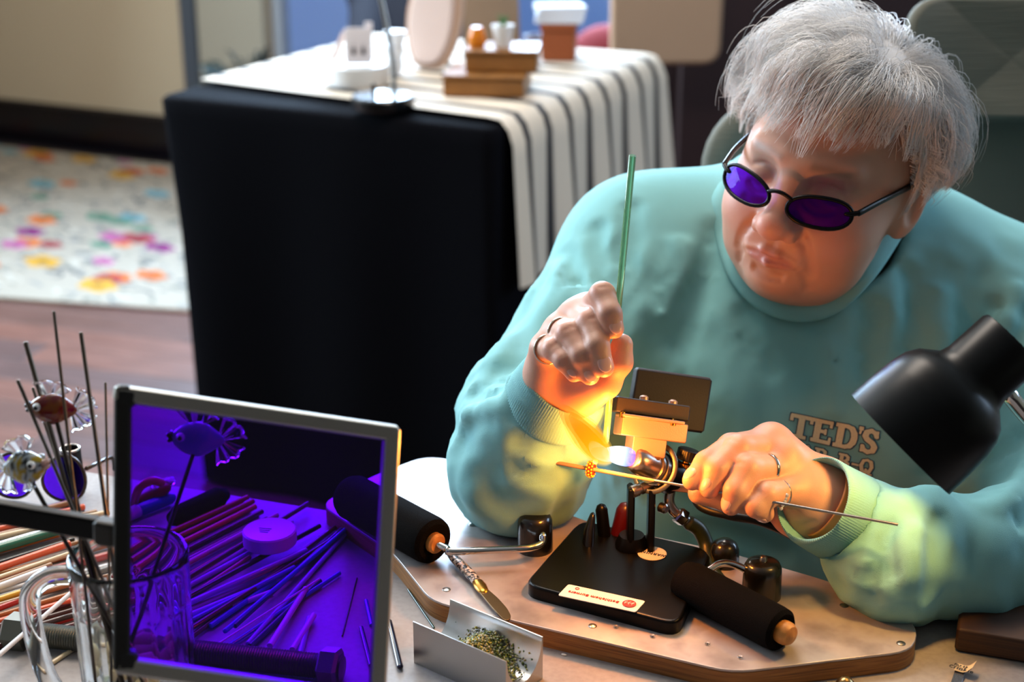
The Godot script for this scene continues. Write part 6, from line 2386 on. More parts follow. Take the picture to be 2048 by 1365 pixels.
func hand_right(mb: MB) -> void:
	var f := Field.new(Vector3(0.0024, 1.0393, -1.1351).min(Vector3(0.0027, 0.8785, -1.2256)) + Vector3(0, -0.03, -0.02), Vector3(0.101, 1.0393, -1.1351).max(Vector3(0.1129, 0.8785, -1.2256)) + Vector3(0, 0.005, 0.04), 0.0018)
	var index := [Vector3(0.0651, 0.9973, -1.1837), Vector3(0.0738, 1.023, -1.1462), Vector3(0.0791, 1.0126, -1.1286), Vector3(0.0825, 1.0006, -1.1263)]
	var middle := [Vector3(0.0535, 0.992, -1.186), Vector3(0.0639, 1.0006, -1.1423), Vector3(0.0691, 0.988, -1.1207), Vector3(0.0744, 0.9713, -1.1157)]
	var ring := [Vector3(0.039, 0.9807, -1.1798), Vector3(0.0464, 0.9904, -1.1428), Vector3(0.0564, 0.9787, -1.1226), Vector3(0.0635, 0.9616, -1.1217)]
	var small := [Vector3(0.0278, 0.9677, -1.1686), Vector3(0.0342, 0.9766, -1.1421), Vector3(0.0425, 0.972, -1.1287), Vector3(0.0506, 0.962, -1.1251)]
	var thumb := [Vector3(0.0538, 0.9244, -1.1699), Vector3(0.0767, 0.9463, -1.1459), Vector3(0.0884, 0.9663, -1.1415), Vector3(0.0907, 0.9802, -1.1444)]
	var wrist := Vector3(0.0381, 0.9185, -1.1869)
	for v in [[index, 0.0120], [middle, 0.0122], [ring, 0.0116], [small, 0.0108]]:
		f.limb(wrist, v[0][0], 0.021, v[1], 0.016)
	f.limb(wrist, thumb[0], 0.022, 0.019, 0.012)
	f.limb(thumb[0], thumb[1], 0.019, 0.0135, 0.01)
	f.limb(index[0], small[0], 0.0125, 0.011, 0.008)
	f.ball(Vector3(0.029, 0.9405, -1.1757), Vector3(0.019, 0.026, 0.020), Basis(), 0.01)
	f.ball(Vector3(0.062, 0.9367, -1.1669), Vector3(0.024, 0.018, 0.018), Basis(), 0.01)
	f.ball(Vector3(0.0495, 0.9453, -1.1775), Vector3(0.026, 0.026, 0.016), Basis(), 0.01)
	f.limb(wrist, Vector3(0.0273, 0.8763, -1.2194), 0.028, 0.029, 0.015)
	finger(f, index, [0.0112, 0.0104, 0.0093, 0.0082])
	finger(f, middle, [0.0114, 0.0106, 0.0094, 0.0084])
	finger(f, ring, [0.0108, 0.0100, 0.0089, 0.0079])
	finger(f, small, [0.0098, 0.0089, 0.0079, 0.0070])
	finger(f, thumb, [0.0165, 0.0130, 0.0112, 0.0092], true)
	nail_spot(thumb[2], thumb[3] - (thumb[3] - thumb[2]) * 0.35, Vector3(0.93, 0.1, -0.25).normalized(), 0.0092)
	var v0 := mb.P.size()
	f.net(mb)
	skin_tint(mb, v0, SKIN)


func hand_left(mb: MB) -> void:
	var f := Field.new(Vector3(0.1323, 0.9276, -1.1051).min(Vector3(0.1478, 0.7638, -1.1945)) + Vector3(0, -0.01, -0.02), Vector3(0.2785, 0.9276, -1.1051).max(Vector3(0.311, 0.7638, -1.1945)) + Vector3(0.02, 0.0, 0.02), 0.0019)
	var index := [Vector3(0.2241, 0.8794, -1.1769), Vector3(0.187, 0.8839, -1.1552), Vector3(0.1635, 0.8774, -1.1358), Vector3(0.1511, 0.8655, -1.1256)]
	var middle := [Vector3(0.2286, 0.8794, -1.162), Vector3(0.1925, 0.8885, -1.1419), Vector3(0.1716, 0.8757, -1.1255), Vector3(0.1652, 0.8612, -1.1192)]
	var ring := [Vector3(0.2347, 0.868, -1.144), Vector3(0.1969, 0.8781, -1.1222), Vector3(0.1858, 0.864, -1.1096), Vector3(0.1823, 0.8505, -1.1089)]
	var small := [Vector3(0.2393, 0.8535, -1.1313), Vector3(0.2118, 0.8613, -1.1075), Vector3(0.2017, 0.8533, -1.1014), Vector3(0.2107, 0.8438, -1.1076)]
	var thumb := [Vector3(0.2506, 0.8263, -1.1597), Vector3(0.2184, 0.8324, -1.1513), Vector3(0.1846, 0.8408, -1.1437), Vector3(0.1598, 0.8458, -1.1423)]
	var wrist := Vector3(0.2655, 0.8401, -1.1413)
	for v in [[index, 0.0150], [middle, 0.0150], [ring, 0.0140], [small, 0.0130]]:
		f.limb(wrist, v[0][0], 0.024, v[1], 0.012)
	f.limb(Vector3(0.269, 0.8504, -1.1515), Vector3(0.2642, 0.8262, -1.1405), 0.022, 0.021, 0.012)
	f.limb(index[0], small[0], 0.0128, 0.0115, 0.008)
	f.ball(Vector3(0.247, 0.8224, -1.1434), Vector3(0.024, 0.018, 0.018), Basis(), 0.012)
	f.ball(Vector3(0.2612, 0.8175, -1.1437), Vector3(0.022, 0.017, 0.018), Basis(), 0.012)
	f.limb(wrist, thumb[0], 0.024, 0.019, 0.012)
	f.limb(wrist, Vector3(0.3028, 0.8206, -1.1385), 0.028, 0.029, 0.015)
	finger(f, index, [0.0118, 0.0108, 0.0096, 0.0084])
	finger(f, middle, [0.0120, 0.0110, 0.0098, 0.0086])
	finger(f, ring, [0.0118, 0.0112, 0.0099, 0.0085])
	finger(f, small, [0.0112, 0.0102, 0.0090, 0.0078])
	finger(f, thumb, [0.0160, 0.0132, 0.0116, 0.0096], true)
	# knuckles and the folds of the heel of the hand
	for v in [[Vector3(0.2238, 0.8891, -1.1656), 0.0], [Vector3(0.2339, 0.882, -1.147), 0.0]]:
		f.ball(v[0], Vector3(0.010, 0.009, 0.009), Basis(), 0.012)
	f.crease([Vector3(0.2259, 0.8382, -1.1215), Vector3(0.2428, 0.841, -1.1225), Vector3(0.2592, 0.8458, -1.1221)], 0.0035, 0.0016)
	f.crease([Vector3(0.2355, 0.8207, -1.1215), Vector3(0.2466, 0.8292, -1.1161), Vector3(0.258, 0.8379, -1.1128)], 0.004, 0.0016)
	f.crease([Vector3(0.244, 0.8156, -1.1196), Vector3(0.2544, 0.824, -1.1152), Vector3(0.2622, 0.8339, -1.1114)], 0.003, 0.0012)
	var v0 := mb.P.size()
	f.net(mb)
	skin_tint(mb, v0, SKIN)


func trunk(mb: MB) -> void:
	# what the clothes cover, in the same mesh: chest, waist and arms up to the wrists
	var f := Field.new(Vector3(-0.10, 0.36, -1.90), Vector3(0.66, 1.08, -1.08), 0.013)
	f.ball(Vector3(0.3366, 0.7986, -1.5574), Vector3(0.20, 0.18, 0.12), Basis(), 0.05)
	f.ball(Vector3(0.3336, 0.6253, -1.5399), Vector3(0.21, 0.19, 0.14), Basis(), 0.06)
	f.limb(Vector3(0.2619, 0.9278, -1.5589), Vector3(0.1454, 0.9232, -1.5458), 0.055, 0.055, 0.04)
	f.limb(Vector3(0.1454, 0.9232, -1.5458), Vector3(0.0122, 0.8285, -1.2712), 0.05, 0.042, 0.02)
	f.limb(Vector3(0.0122, 0.8305, -1.2666), Vector3(0.0353, 0.9106, -1.1947), 0.04, 0.03, 0.02)
	f.limb(Vector3(0.416, 0.9071, -1.5514), Vector3(0.5443, 0.8647, -1.4904), 0.055, 0.055, 0.04)
	f.limb(Vector3(0.5443, 0.8647, -1.4904), Vector3(0.4937, 0.7677, -1.2065), 0.05, 0.042, 0.02)
	f.limb(Vector3(0.4864, 0.7749, -1.1879), Vector3(0.2981, 0.8211, -1.1366), 0.04, 0.028, 0.02)
	f.limb(Vector3(0.26, 0.60, -1.70), Vector3(0.26, 0.52, -1.72), 0.15, 0.15, 0.05)
	f.limb(Vector3(0.3233, 0.9742, -1.4961), Vector3(0.3307, 0.8554, -1.5326), 0.055, 0.07, 0.03)
	var v0 := mb.P.size()
	f.net(mb)
	skin_tint(mb, v0, SKIN)


func on_shirt(p: Vector3) -> Vector3:
	var d := Vector3(0.05, -0.34, -0.94).normalized()
	return shirt.hit(p - d * 0.07, d, 0.2)


func fold(pts: Array, w: float, depth: float) -> void:
	var out := []
	for p in smooth_path(pts, 3):
		out.append(on_shirt(p))
	shirt.crease(out, w, depth * 1.5)


func sweatshirt(t: Node3D) -> void:
	var f := Field.new(Vector3(-0.085, 0.54, -1.86), Vector3(0.70, 1.17, -1.02), 0.0058)
	shirt = f
	var e := Basis()
	f.ball(Vector3(0.3262, 0.8225, -1.5263), Vector3(0.268, 0.214, 0.165), e, 0.05)
	f.ball(Vector3(0.3165, 0.6362, -1.4812), Vector3(0.29, 0.214, 0.195), e, 0.07)
	f.ball(Vector3(0.2176, 0.7889, -1.4229), Vector3(0.105, 0.10, 0.095), e, 0.09)
	f.ball(Vector3(0.3993, 0.7763, -1.4127), Vector3(0.105, 0.10, 0.095), e, 0.09)
	f.limb(Vector3(0.2585, 0.9416, -1.5412), Vector3(0.1455, 0.9314, -1.5375), 0.091, 0.086, 0.05)
	f.limb(Vector3(0.4105, 0.9212, -1.5337), Vector3(0.5406, 0.8758, -1.483), 0.091, 0.088, 0.05)
	f.limb(Vector3(0.3182, 0.8815, -1.4908), Vector3(0.3267, 0.9797, -1.5152), 0.118, 0.083, 0.05)
	# her right arm: shoulder, elbow on the board, forearm rising to the cuff
	f.limb(Vector3(0.1455, 0.9314, -1.5375), Vector3(0.0183, 0.8422, -1.3134), 0.086, 0.067, 0.05)
	f.limb(Vector3(0.0183, 0.8422, -1.3134), Vector3(0.0051, 0.8228, -1.25), 0.067, 0.062, 0.03)
	f.limb(Vector3(0.0051, 0.8228, -1.25), Vector3(0.032, 0.8923, -1.2114), 0.062, 0.047, 0.02)
	f.ball(Vector3(0.0252, 0.8616, -1.2194), Vector3(0.052, 0.050, 0.045), e, 0.03)
	# her left arm
	f.limb(Vector3(0.5406, 0.8758, -1.483), Vector3(0.5005, 0.7763, -1.2096), 0.088, 0.068, 0.05)
	f.limb(Vector3(0.4857, 0.7843, -1.17), Vector3(0.3953, 0.7937, -1.1223), 0.062, 0.054, 0.03)
	f.limb(Vector3(0.3953, 0.7937, -1.1223), Vector3(0.3271, 0.8069, -1.1101), 0.053, 0.052, 0.015)
	f.limb(Vector3(0.3271, 0.8069, -1.1101), Vector3(0.298, 0.8189, -1.1315), 0.051, 0.039, 0.02)
	f.ball(Vector3(0.313, 0.7963, -1.0913), Vector3(0.045, 0.034, 0.036), e, 0.03)
	# neck opening
	f.ball(Vector3(0.3094, 0.9941, -1.4635), Vector3(0.085, 0.083, 0.094), e, 0.012, true)
	f.limb(Vector3(0.2948, 0.9721, -1.4213), Vector3(0.3166, 1.0168, -1.4774), 0.038, 0.075, 0.012, true)
	# soft rumples, stretched along the arms and down the chest
	var n := FastNoiseLite.new()
	n.noise_type = FastNoiseLite.TYPE_SIMPLEX_SMOOTH
	n.frequency = 1.0
	n.fractal_octaves = 2
	var arm := facing(Vector3.ZERO, Vector3(0.0051, 0.8228, -1.25) - Vector3(0.1455, 0.9314, -1.5375), Vector3.BACK).basis.transposed()
	f.rough(n, Basis.from_scale(Vector3(9, 26, 26)) * arm, 0.0065, Vector3(0.0516, 0.8857, -1.3452), 0.20)
	f.rough(n, Basis.from_scale(Vector3(30, 12, 12)) * arm, 0.0075, Vector3(0.0073, 0.8449, -1.2346), 0.12)
	f.rough(n, Basis.from_scale(Vector3(18, 5, 10)), 0.0032, Vector3(0.2856, 0.8439, -1.3576), 0.26)
	f.rough(n, Basis.from_scale(Vector3(26, 12, 14)), 0.0075, Vector3(0.3176, 0.8217, -1.0772), 0.10)
	f.rough(n, Basis.from_scale(Vector3(13, 18, 14)) * Basis(Vector3.BACK, 0.7), 0.006, Vector3(0.4946, 0.8507, -1.3942), 0.20)
	f.rough(n, Basis.from_scale(Vector3(22, 12, 14)), 0.006, Vector3(0.3946, 0.8169, -1.0861), 0.12)
	# the folds one can point at
	fold([Vector3(0.056, 0.9603, -1.5024), Vector3(0.0657, 0.933, -1.4697), Vector3(0.0766, 0.908, -1.4492)], 0.011, 0.008)
	fold([Vector3(0.0428, 0.9464, -1.4974), Vector3(0.0542, 0.9183, -1.4644), Vector3(0.0611, 0.8925, -1.4436)], 0.010, -0.005)
	fold([Vector3(0.0877, 0.9861, -1.5118), Vector3(0.0897, 0.9526, -1.4768), Vector3(0.0937, 0.9217, -1.4542)], 0.013, 0.006)
	fold([Vector3(0.1258, 1.006, -1.5191), Vector3(0.1204, 0.9771, -1.4858), Vector3(0.11, 0.9467, -1.4519)], 0.012, 0.006)
	fold([Vector3(0.2087, 1.0023, -1.4722), Vector3(0.1996, 0.9619, -1.4461), Vector3(0.1845, 0.9222, -1.4202), Vector3(0.1554, 0.8774, -1.3811)], 0.014, 0.008)
	fold([Vector3(0.1739, 0.98, -1.4754), Vector3(0.1624, 0.9395, -1.4493), Vector3(0.1399, 0.8984, -1.4116)], 0.016, -0.006)
	fold([Vector3(0.2278, 0.9337, -1.4016), Vector3(0.2361, 0.8951, -1.3762), Vector3(0.2639, 0.8664, -1.3544)], 0.013, 0.005)
	fold([Vector3(0.3032, 0.9127, -1.3712), Vector3(0.3131, 0.8664, -1.3544), Vector3(0.3082, 0.8248, -1.3392)], 0.016, -0.004)
	fold([Vector3(0.3575, 0.9417, -1.3932), Vector3(0.3491, 0.8998, -1.3779), Vector3(0.3526, 0.8532, -1.361)], 0.014, 0.006)
	fold([Vector3(0.3958, 0.965, -1.4358), Vector3(0.398, 0.9209, -1.4084), Vector3(0.3876, 0.8774, -1.3811)], 0.013, 0.008)
	fold([Vector3(0.4297, 0.9395, -1.4493), Vector3(0.4287, 0.8984, -1.4116), Vector3(0.4156, 0.8547, -1.3843)], 0.014, -0.006)
	fold([Vector3(0.487, 0.9293, -1.4228), Vector3(0.4634, 0.902, -1.4015), Vector3(0.4351, 0.8821, -1.3829)], 0.009, 0.010)
	fold([Vector3(0.5083, 0.9427, -1.4391), Vector3(0.487, 0.9031, -1.4133), Vector3(0.4501, 0.8774, -1.3811)], 0.010, -0.008)
	fold([Vector3(0.5179, 0.9269, -1.422), Vector3(0.4961, 0.8878, -1.3963), Vector3(0.4676, 0.8586, -1.3743)], 0.010, 0.008)
	fold([Vector3(0.4801, 0.8585, -1.2608), Vector3(0.4356, 0.8363, -1.2208), Vector3(0.3904, 0.826, -1.1851)], 0.012, 0.010)
	fold([Vector3(0.4766, 0.8408, -1.2438), Vector3(0.4436, 0.8278, -1.2071), Vector3(0.3954, 0.8245, -1.1633)], 0.011, -0.007)
	fold([Vector3(0.4777, 0.8192, -1.2252), Vector3(0.4492, 0.8153, -1.1919), Vector3(0.4161, 0.8208, -1.1513)], 0.011, 0.008)
	fold([Vector3(0.35, 0.8557, -1.1002), Vector3(0.343, 0.8426, -1.0635), Vector3(0.339, 0.8161, -1.0539), Vector3(0.3353, 0.7864, -1.0537)], 0.010, 0.011)
	fold([Vector3(0.3124, 0.8578, -1.069), Vector3(0.297, 0.8398, -1.0518), Vector3(0.3066, 0.8117, -1.0416)], 0.010, 0.006)
	fold([Vector3(0.3293, 0.8578, -1.069), Vector3(0.317, 0.8361, -1.0505), Vector3(0.3209, 0.8098, -1.0409)], 0.011, -0.006)
	fold([Vector3(0.2704, 0.8151, -1.0641), Vector3(0.2842, 0.8105, -1.0518), Vector3(0.2971, 0.8186, -1.0494)], 0.008, 0.007)
	fold([Vector3(0.2633, 0.8011, -1.0644), Vector3(0.2825, 0.7922, -1.0558), Vector3(0.3003, 0.7972, -1.047)], 0.009, 0.006)
	fold([Vector3(-0.0407, 0.8787, -1.3001), Vector3(-0.0241, 0.8846, -1.2703), Vector3(-0.0041, 0.905, -1.2565)], 0.009, 0.010)
	fold([Vector3(-0.0439, 0.8633, -1.2732), Vector3(-0.0294, 0.8776, -1.2571), Vector3(-0.0109, 0.8916, -1.241)], 0.010, -0.006)
	fold([Vector3(-0.0505, 0.8454, -1.2561), Vector3(-0.0335, 0.8703, -1.2332), Vector3(-0.0107, 0.8803, -1.2156)], 0.010, 0.006)
	fold([Vector3(-0.0018, 0.8738, -1.1919), Vector3(0.0223, 0.8676, -1.179), Vector3(0.0506, 0.8717, -1.1805)], 0.010, 0.006)
	fold([Vector3(-0.0062, 0.8531, -1.1844), Vector3(0.0223, 0.847, -1.1715), Vector3(0.0554, 0.851, -1.1836)], 0.011, 0.006)
	fold([Vector3(0.1211, 0.7647, -1.3174), Vector3(0.1851, 0.7554, -1.314), Vector3(0.254, 0.7508, -1.3123)], 0.014, 0.006)
	fold([Vector3(0.174, 0.7326, -1.2943), Vector3(0.2228, 0.7234, -1.291), Vector3(0.2794, 0.7056, -1.2731)], 0.012, 0.007)
	# sleeve ends are hollow
	f.limb(Vector3(0.0574, 0.9591, -1.1676), Vector3(0.0442, 0.9238, -1.191), 0.0415, 0.0395, 0.004, true)
	f.limb(Vector3(0.2381, 0.8645, -1.1055), Vector3(0.28, 0.8331, -1.126), 0.0385, 0.0375, 0.004, true)
	var mb := MB.new()
	f.net(mb)
	var cloth := tri_map(M(Color(0.475, 0.70, 0.705), 0.9), Vector3(26, 26, 26))
	bump(cloth, noise_tex(0.12, 3, 512, null, FastNoiseLite.TYPE_SIMPLEX_SMOOTH, 33), 0.035)
	cloth.rim_enabled = true
	cloth.rim = 0.25
	var s := part(t, "sweatshirt", mb, cloth)
	# collar
	var ring := smooth_path([Vector3(0.2151, 1.0227, -1.4853), Vector3(0.2162, 0.9883, -1.4466), Vector3(0.224, 0.9621, -1.4029), Vector3(0.2457, 0.9421, -1.3763), Vector3(0.2795, 0.9345, -1.3621), Vector3(0.3142, 0.9418, -1.3681), Vector3(0.3465, 0.9685, -1.3824), Vector3(0.3815, 0.9942, -1.4294), Vector3(0.4131, 1.0117, -1.487), Vector3(0.4159, 1.0309, -1.5737), Vector3(0.3456, 1.045, -1.6357), Vector3(0.2585, 1.0411, -1.5774)], 7, true)
	ring.append(ring[0])
	ribbed(s, "collar", ring, 0.0102, 0.0044, Vector3(0.3125, 0.9926, -1.4686), cloth, 0)
	# cuffs: ribbed bands round the wrists
	cuff(s, Vector3(0.0486, 0.9348, -1.1843), Vector3(0.0348, 0.9011, -1.204), 0.0385, 0.0415, 0.028, cloth)
	cuff(s, Vector3(0.2522, 0.8543, -1.1124), Vector3(0.2942, 0.8216, -1.1346), 0.0365, 0.0385, 0.034, cloth)
	print_on_chest(s)


func ribbed(parent: Node3D, called: String, ring: Array, high: float, thick: float, mid: Vector3, mat: Material, _n: int) -> void:
	# a flattened band along a loop, leaning towards mid
	var pts := PackedVector3Array()
	var cols := 14
	for k in ring.size():
		var p: Vector3 = ring[k]
		var dir: Vector3 = (ring[(k + 1) % ring.size()] - ring[(k - 1 + ring.size()) % ring.size()]).normalized()
		if k == 0 or k == ring.size() - 1:
			dir = (ring[1] - ring[-2]).normalized()
		var inw := (mid - p).normalized()
		inw = (inw - dir * inw.dot(dir)).normalized()
		var up := dir.cross(inw)
		if up.y < 0.0:
			up = -up
		var lean := (inw * 0.8 + up * 0.6).normalized()
		var off := (up * 0.8 - inw * 0.6).normalized()
		var rib := 1.0 + (0.10 if k % 2 else 0.0)
		for c in cols:
			var a := TAU * c / cols
			pts.append(p + lean * cos(a) * high + off * sin(a) * thick * rib)
	var mb := MB.new()
	mb.grid(pts, ring.size(), cols, true)
	part(parent, called, mb, mat)


func cuff(parent: Node3D, mouth: Vector3, back: Vector3, r0: float, r1: float, _w: float, mat: Material) -> void:
	var f := along(mouth, back)
	var l := mouth.distance_to(back)
	var rows := [[0.030, 0.9], [0.012, 0.93], [0.003, 0.95], [-0.001, 0.975], [-0.002, 1.0], [-0.001, 1.035], [0.003, 1.055], [0.4 * l, 1.06], [0.85 * l, 1.06], [0.95 * l, 1.04], [1.02 * l, 0.98]]
	var n := 220
	var pts := PackedVector3Array()
	for k in rows.size():
		var h: float = rows[k][0]
		var r := lerpf(r0, r1, clampf(h / l, 0.0, 1.0)) * float(rows[k][1])
		for i in n:
			var a := TAU * i / n
			var rib := 0.00045 * (1.0 if i % 2 else -1.0) * (1.0 if k > 3 and k < 10 else 0.3)
			var wob := 0.0009 * sin(a * 3.0 + k)
			pts.append(f * Vector3(cos(a) * (r + rib + wob), h, sin(a) * (r + rib + wob)))
	var mb := MB.new()
	mb.grid(pts, rows.size(), n, true)
	part(parent, "cuff", mb, mat)


# ---------------------------------------------------------------- the print on her chest

func letter(ch: String) -> Array:
	# strokes [x1, y1, x2, y2, half width] in a box one unit high
	match ch:
		"T":
			return [[0.5, 0.1, 0.5, 0.9, 0.13], [0.08, 0.9, 0.92, 0.9, 0.1], [0.06, 0.88, 0.06, 0.74, 0.07], [0.94, 0.88, 0.94, 0.74, 0.07], [0.28, 0.09, 0.72, 0.09, 0.09]]
		"E":
			return [[0.24, 0.1, 0.24, 0.9, 0.13], [0.06, 0.9, 0.82, 0.9, 0.095], [0.06, 0.1, 0.84, 0.1, 0.095], [0.24, 0.5, 0.6, 0.5, 0.09], [0.84, 0.88, 0.84, 0.74, 0.06], [0.86, 0.12, 0.86, 0.27, 0.06], [0.62, 0.58, 0.62, 0.42, 0.05]]
		"D":
			return [[0.24, 0.1, 0.24, 0.9, 0.13], [0.06, 0.9, 0.5, 0.9, 0.095], [0.06, 0.1, 0.5, 0.1, 0.095], [0.5, 0.9, 0.7, 0.84, 0.1], [0.7, 0.84, 0.82, 0.68, 0.12], [0.82, 0.68, 0.85, 0.5, 0.13], [0.85, 0.5, 0.82, 0.32, 0.13], [0.82, 0.32, 0.7, 0.16, 0.12], [0.7, 0.16, 0.5, 0.1, 0.1]]
		"'":
			return [[0.2, 0.95, 0.2, 0.9, 0.1], [0.2, 0.9, 0.12, 0.72, 0.05]]
		"S":
			return [[0.8, 0.72, 0.72, 0.84, 0.1], [0.72, 0.84, 0.48, 0.91, 0.1], [0.48, 0.91, 0.24, 0.83, 0.11], [0.24, 0.83, 0.18, 0.68, 0.12], [0.18, 0.68, 0.32, 0.56, 0.12], [0.32, 0.56, 0.62, 0.46, 0.12], [0.62, 0.46, 0.78, 0.32, 0.12], [0.78, 0.32, 0.72, 0.17, 0.12], [0.72, 0.17, 0.46, 0.09, 0.1], [0.46, 0.09, 0.22, 0.16, 0.1], [0.22, 0.16, 0.13, 0.28, 0.09], [0.84, 0.9, 0.84, 0.7, 0.05], [0.1, 0.1, 0.1, 0.3, 0.05]]
		"B":
			return [[0.24, 0.1, 0.24, 0.9, 0.13], [0.06, 0.9, 0.55, 0.9, 0.095], [0.06, 0.1, 0.58, 0.1, 0.095], [0.24, 0.52, 0.55, 0.52, 0.08], [0.55, 0.9, 0.72, 0.8, 0.11], [0.72, 0.8, 0.72, 0.64, 0.11], [0.72, 0.64, 0.55, 0.53, 0.1], [0.55, 0.5, 0.78, 0.4, 0.11], [0.78, 0.4, 0.78, 0.22, 0.12], [0.78, 0.22, 0.58, 0.1, 0.1]]
		"A":
			return [[0.2, 0.12, 0.48, 0.88, 0.1], [0.52, 0.88, 0.8, 0.12, 0.13], [0.3, 0.36, 0.7, 0.36, 0.07], [0.05, 0.08, 0.34, 0.08, 0.07], [0.64, 0.08, 0.96, 0.08, 0.07]]
		"R":
			return [[0.24, 0.1, 0.24, 0.9, 0.13], [0.06, 0.9, 0.55, 0.9, 0.095], [0.06, 0.1, 0.42, 0.1, 0.08], [0.24, 0.5, 0.55, 0.5, 0.08], [0.55, 0.9, 0.75, 0.8, 0.11], [0.75, 0.8, 0.75, 0.6, 0.11], [0.75, 0.6, 0.55, 0.5, 0.1], [0.5, 0.48, 0.78, 0.12, 0.12], [0.78, 0.1, 0.95, 0.1, 0.08]]
		"-":
			return [[0.15, 0.45, 0.75, 0.45, 0.09]]
		"Q":
			return [[0.5, 0.91, 0.76, 0.82, 0.1], [0.76, 0.82, 0.87, 0.5, 0.13], [0.87, 0.5, 0.76, 0.2, 0.12], [0.76, 0.2, 0.5, 0.1, 0.1], [0.5, 0.1, 0.24, 0.2, 0.11], [0.24, 0.2, 0.13, 0.5, 0.13], [0.13, 0.5, 0.24, 0.82, 0.12], [0.24, 0.82, 0.5, 0.91, 0.1], [0.5, 0.3, 0.8, 0.02, 0.09], [0.8, 0.0, 0.95, 0.04, 0.06]]
	return []


func print_on_chest(s: Node3D) -> void:
	var wide := 512
	var high := 340
	var im := Image.create(wide, high, false, Image.FORMAT_RGBA8)
	im.fill(Color(0.2, 0.24, 0.4, 0))
	var n := FastNoiseLite.new()
	n.frequency = 0.16
	n.seed = 2
	var row := [["T", 8, 10, 128, 172], ["E", 138, 10, 118, 172], ["D", 262, 10, 126, 172], ["'", 390, 10, 44, 160], ["S", 408, 10, 100, 172],
		["B", 10, 208, 74, 104], ["A", 92, 208, 76, 104], ["R", 174, 208, 76, 104], ["-", 256, 208, 52, 104], ["B", 306, 208, 72, 104], ["-", 382, 208, 48, 104], ["Q", 426, 208, 80, 104]]
	for g in row:
		var strokes := letter(g[0])
		var sy: float = g[4]
		var sx: float = g[3]
		var pad := 9
		for y in range(maxi(0, g[2] - pad), mini(high, g[2] + g[4] + pad)):
			for x in range(maxi(0, g[1] - pad), mini(wide, g[1] + g[3] + pad)):
				var p := Vector2((x - g[1]), (g[2] + g[4] - y))
				var d := 99.0
				for k in strokes:
					var a := Vector2(k[0] * sx, k[1] * sy)
					var b := Vector2(k[2] * sx, k[3] * sy)
					var t := clampf((p - a).dot(b - a) / maxf((b - a).length_squared(), 1e-6), 0.0, 1.0)
					var w: float = k[4] * sy * 0.82
					if absf(a.x - b.x) < 0.01 or absf(a.y - b.y) < 0.01:
						var q := (p - (a + b) / 2.0).abs() - (b - a).abs() / 2.0
						var ends := minf(w, 0.055 * sy)
						d = minf(d, maxf(q.x - (w if absf(a.x - b.x) < 0.01 else ends), q.y - (w if absf(a.y - b.y) < 0.01 else ends)))
					else:
						d = minf(d, p.distance_to(a + (b - a) * t) - w)
				if d < 0.0:
					var q := n.get_noise_2d(x, y)
					im.set_pixel(x, y, Color(0.86, 0.80, 0.64) if q < 0.28 else Color(0.66, 0.70, 0.62))
				elif d < 5.5 and im.get_pixel(x, y).b < 0.45:
					im.set_pixel(x, y, Color(0.13, 0.24, 0.36, 1))
	var m := M(Color.WHITE, 0.85)
	m.albedo_texture = ImageTexture.create_from_image(im)
	m.transparency = BaseMaterial3D.TRANSPARENCY_ALPHA_SCISSOR
	m.alpha_scissor_threshold = 0.5
	# a patch that lies on the cloth
	var q := [Vector3(0.2707, 0.844, -1.3291), Vector3(0.3593, 0.8275, -1.3231), Vector3(0.3496, 0.7808, -1.3062), Vector3(0.2619, 0.801, -1.3135)]
	var pts := PackedVector3Array()
	var uvs := PackedVector2Array()
	for j in 17:
		for i in 25:
			var u := i / 24.0
			var v := j / 16.0
			var p: Vector3 = (q[0] as Vector3).lerp(q[1], u).lerp((q[3] as Vector3).lerp(q[2], u), v)
			var h := on_shirt(p)
			pts.append(h + shirt.normal(h) * 0.0009)
			uvs.append(Vector2(u, v))
	var mb := MB.new()
	mb.grid(pts, 17, 25, false, false, uvs)
	part(s, "chest_print", mb, m)


# ---------------------------------------------------------------- hair

func scalp(u: Vector3, lift: float) -> Vector3:
	return Vector3(0, 0.008, -0.008) + Vector3(u.x * (0.079 + lift), u.y * (0.104 + lift), u.z * (0.100 + lift))


func has_hair(u: Vector3) -> bool:
	if u.z > 0.08:
		return u.y > lerpf(0.0, 0.58, smoothstep(0.08, 0.5, u.z))
	if u.y < -0.30:
		return false
	if absf(u.x) > 0.72 and u.z > -0.28 and u.y < -0.12:
		return false
	return true


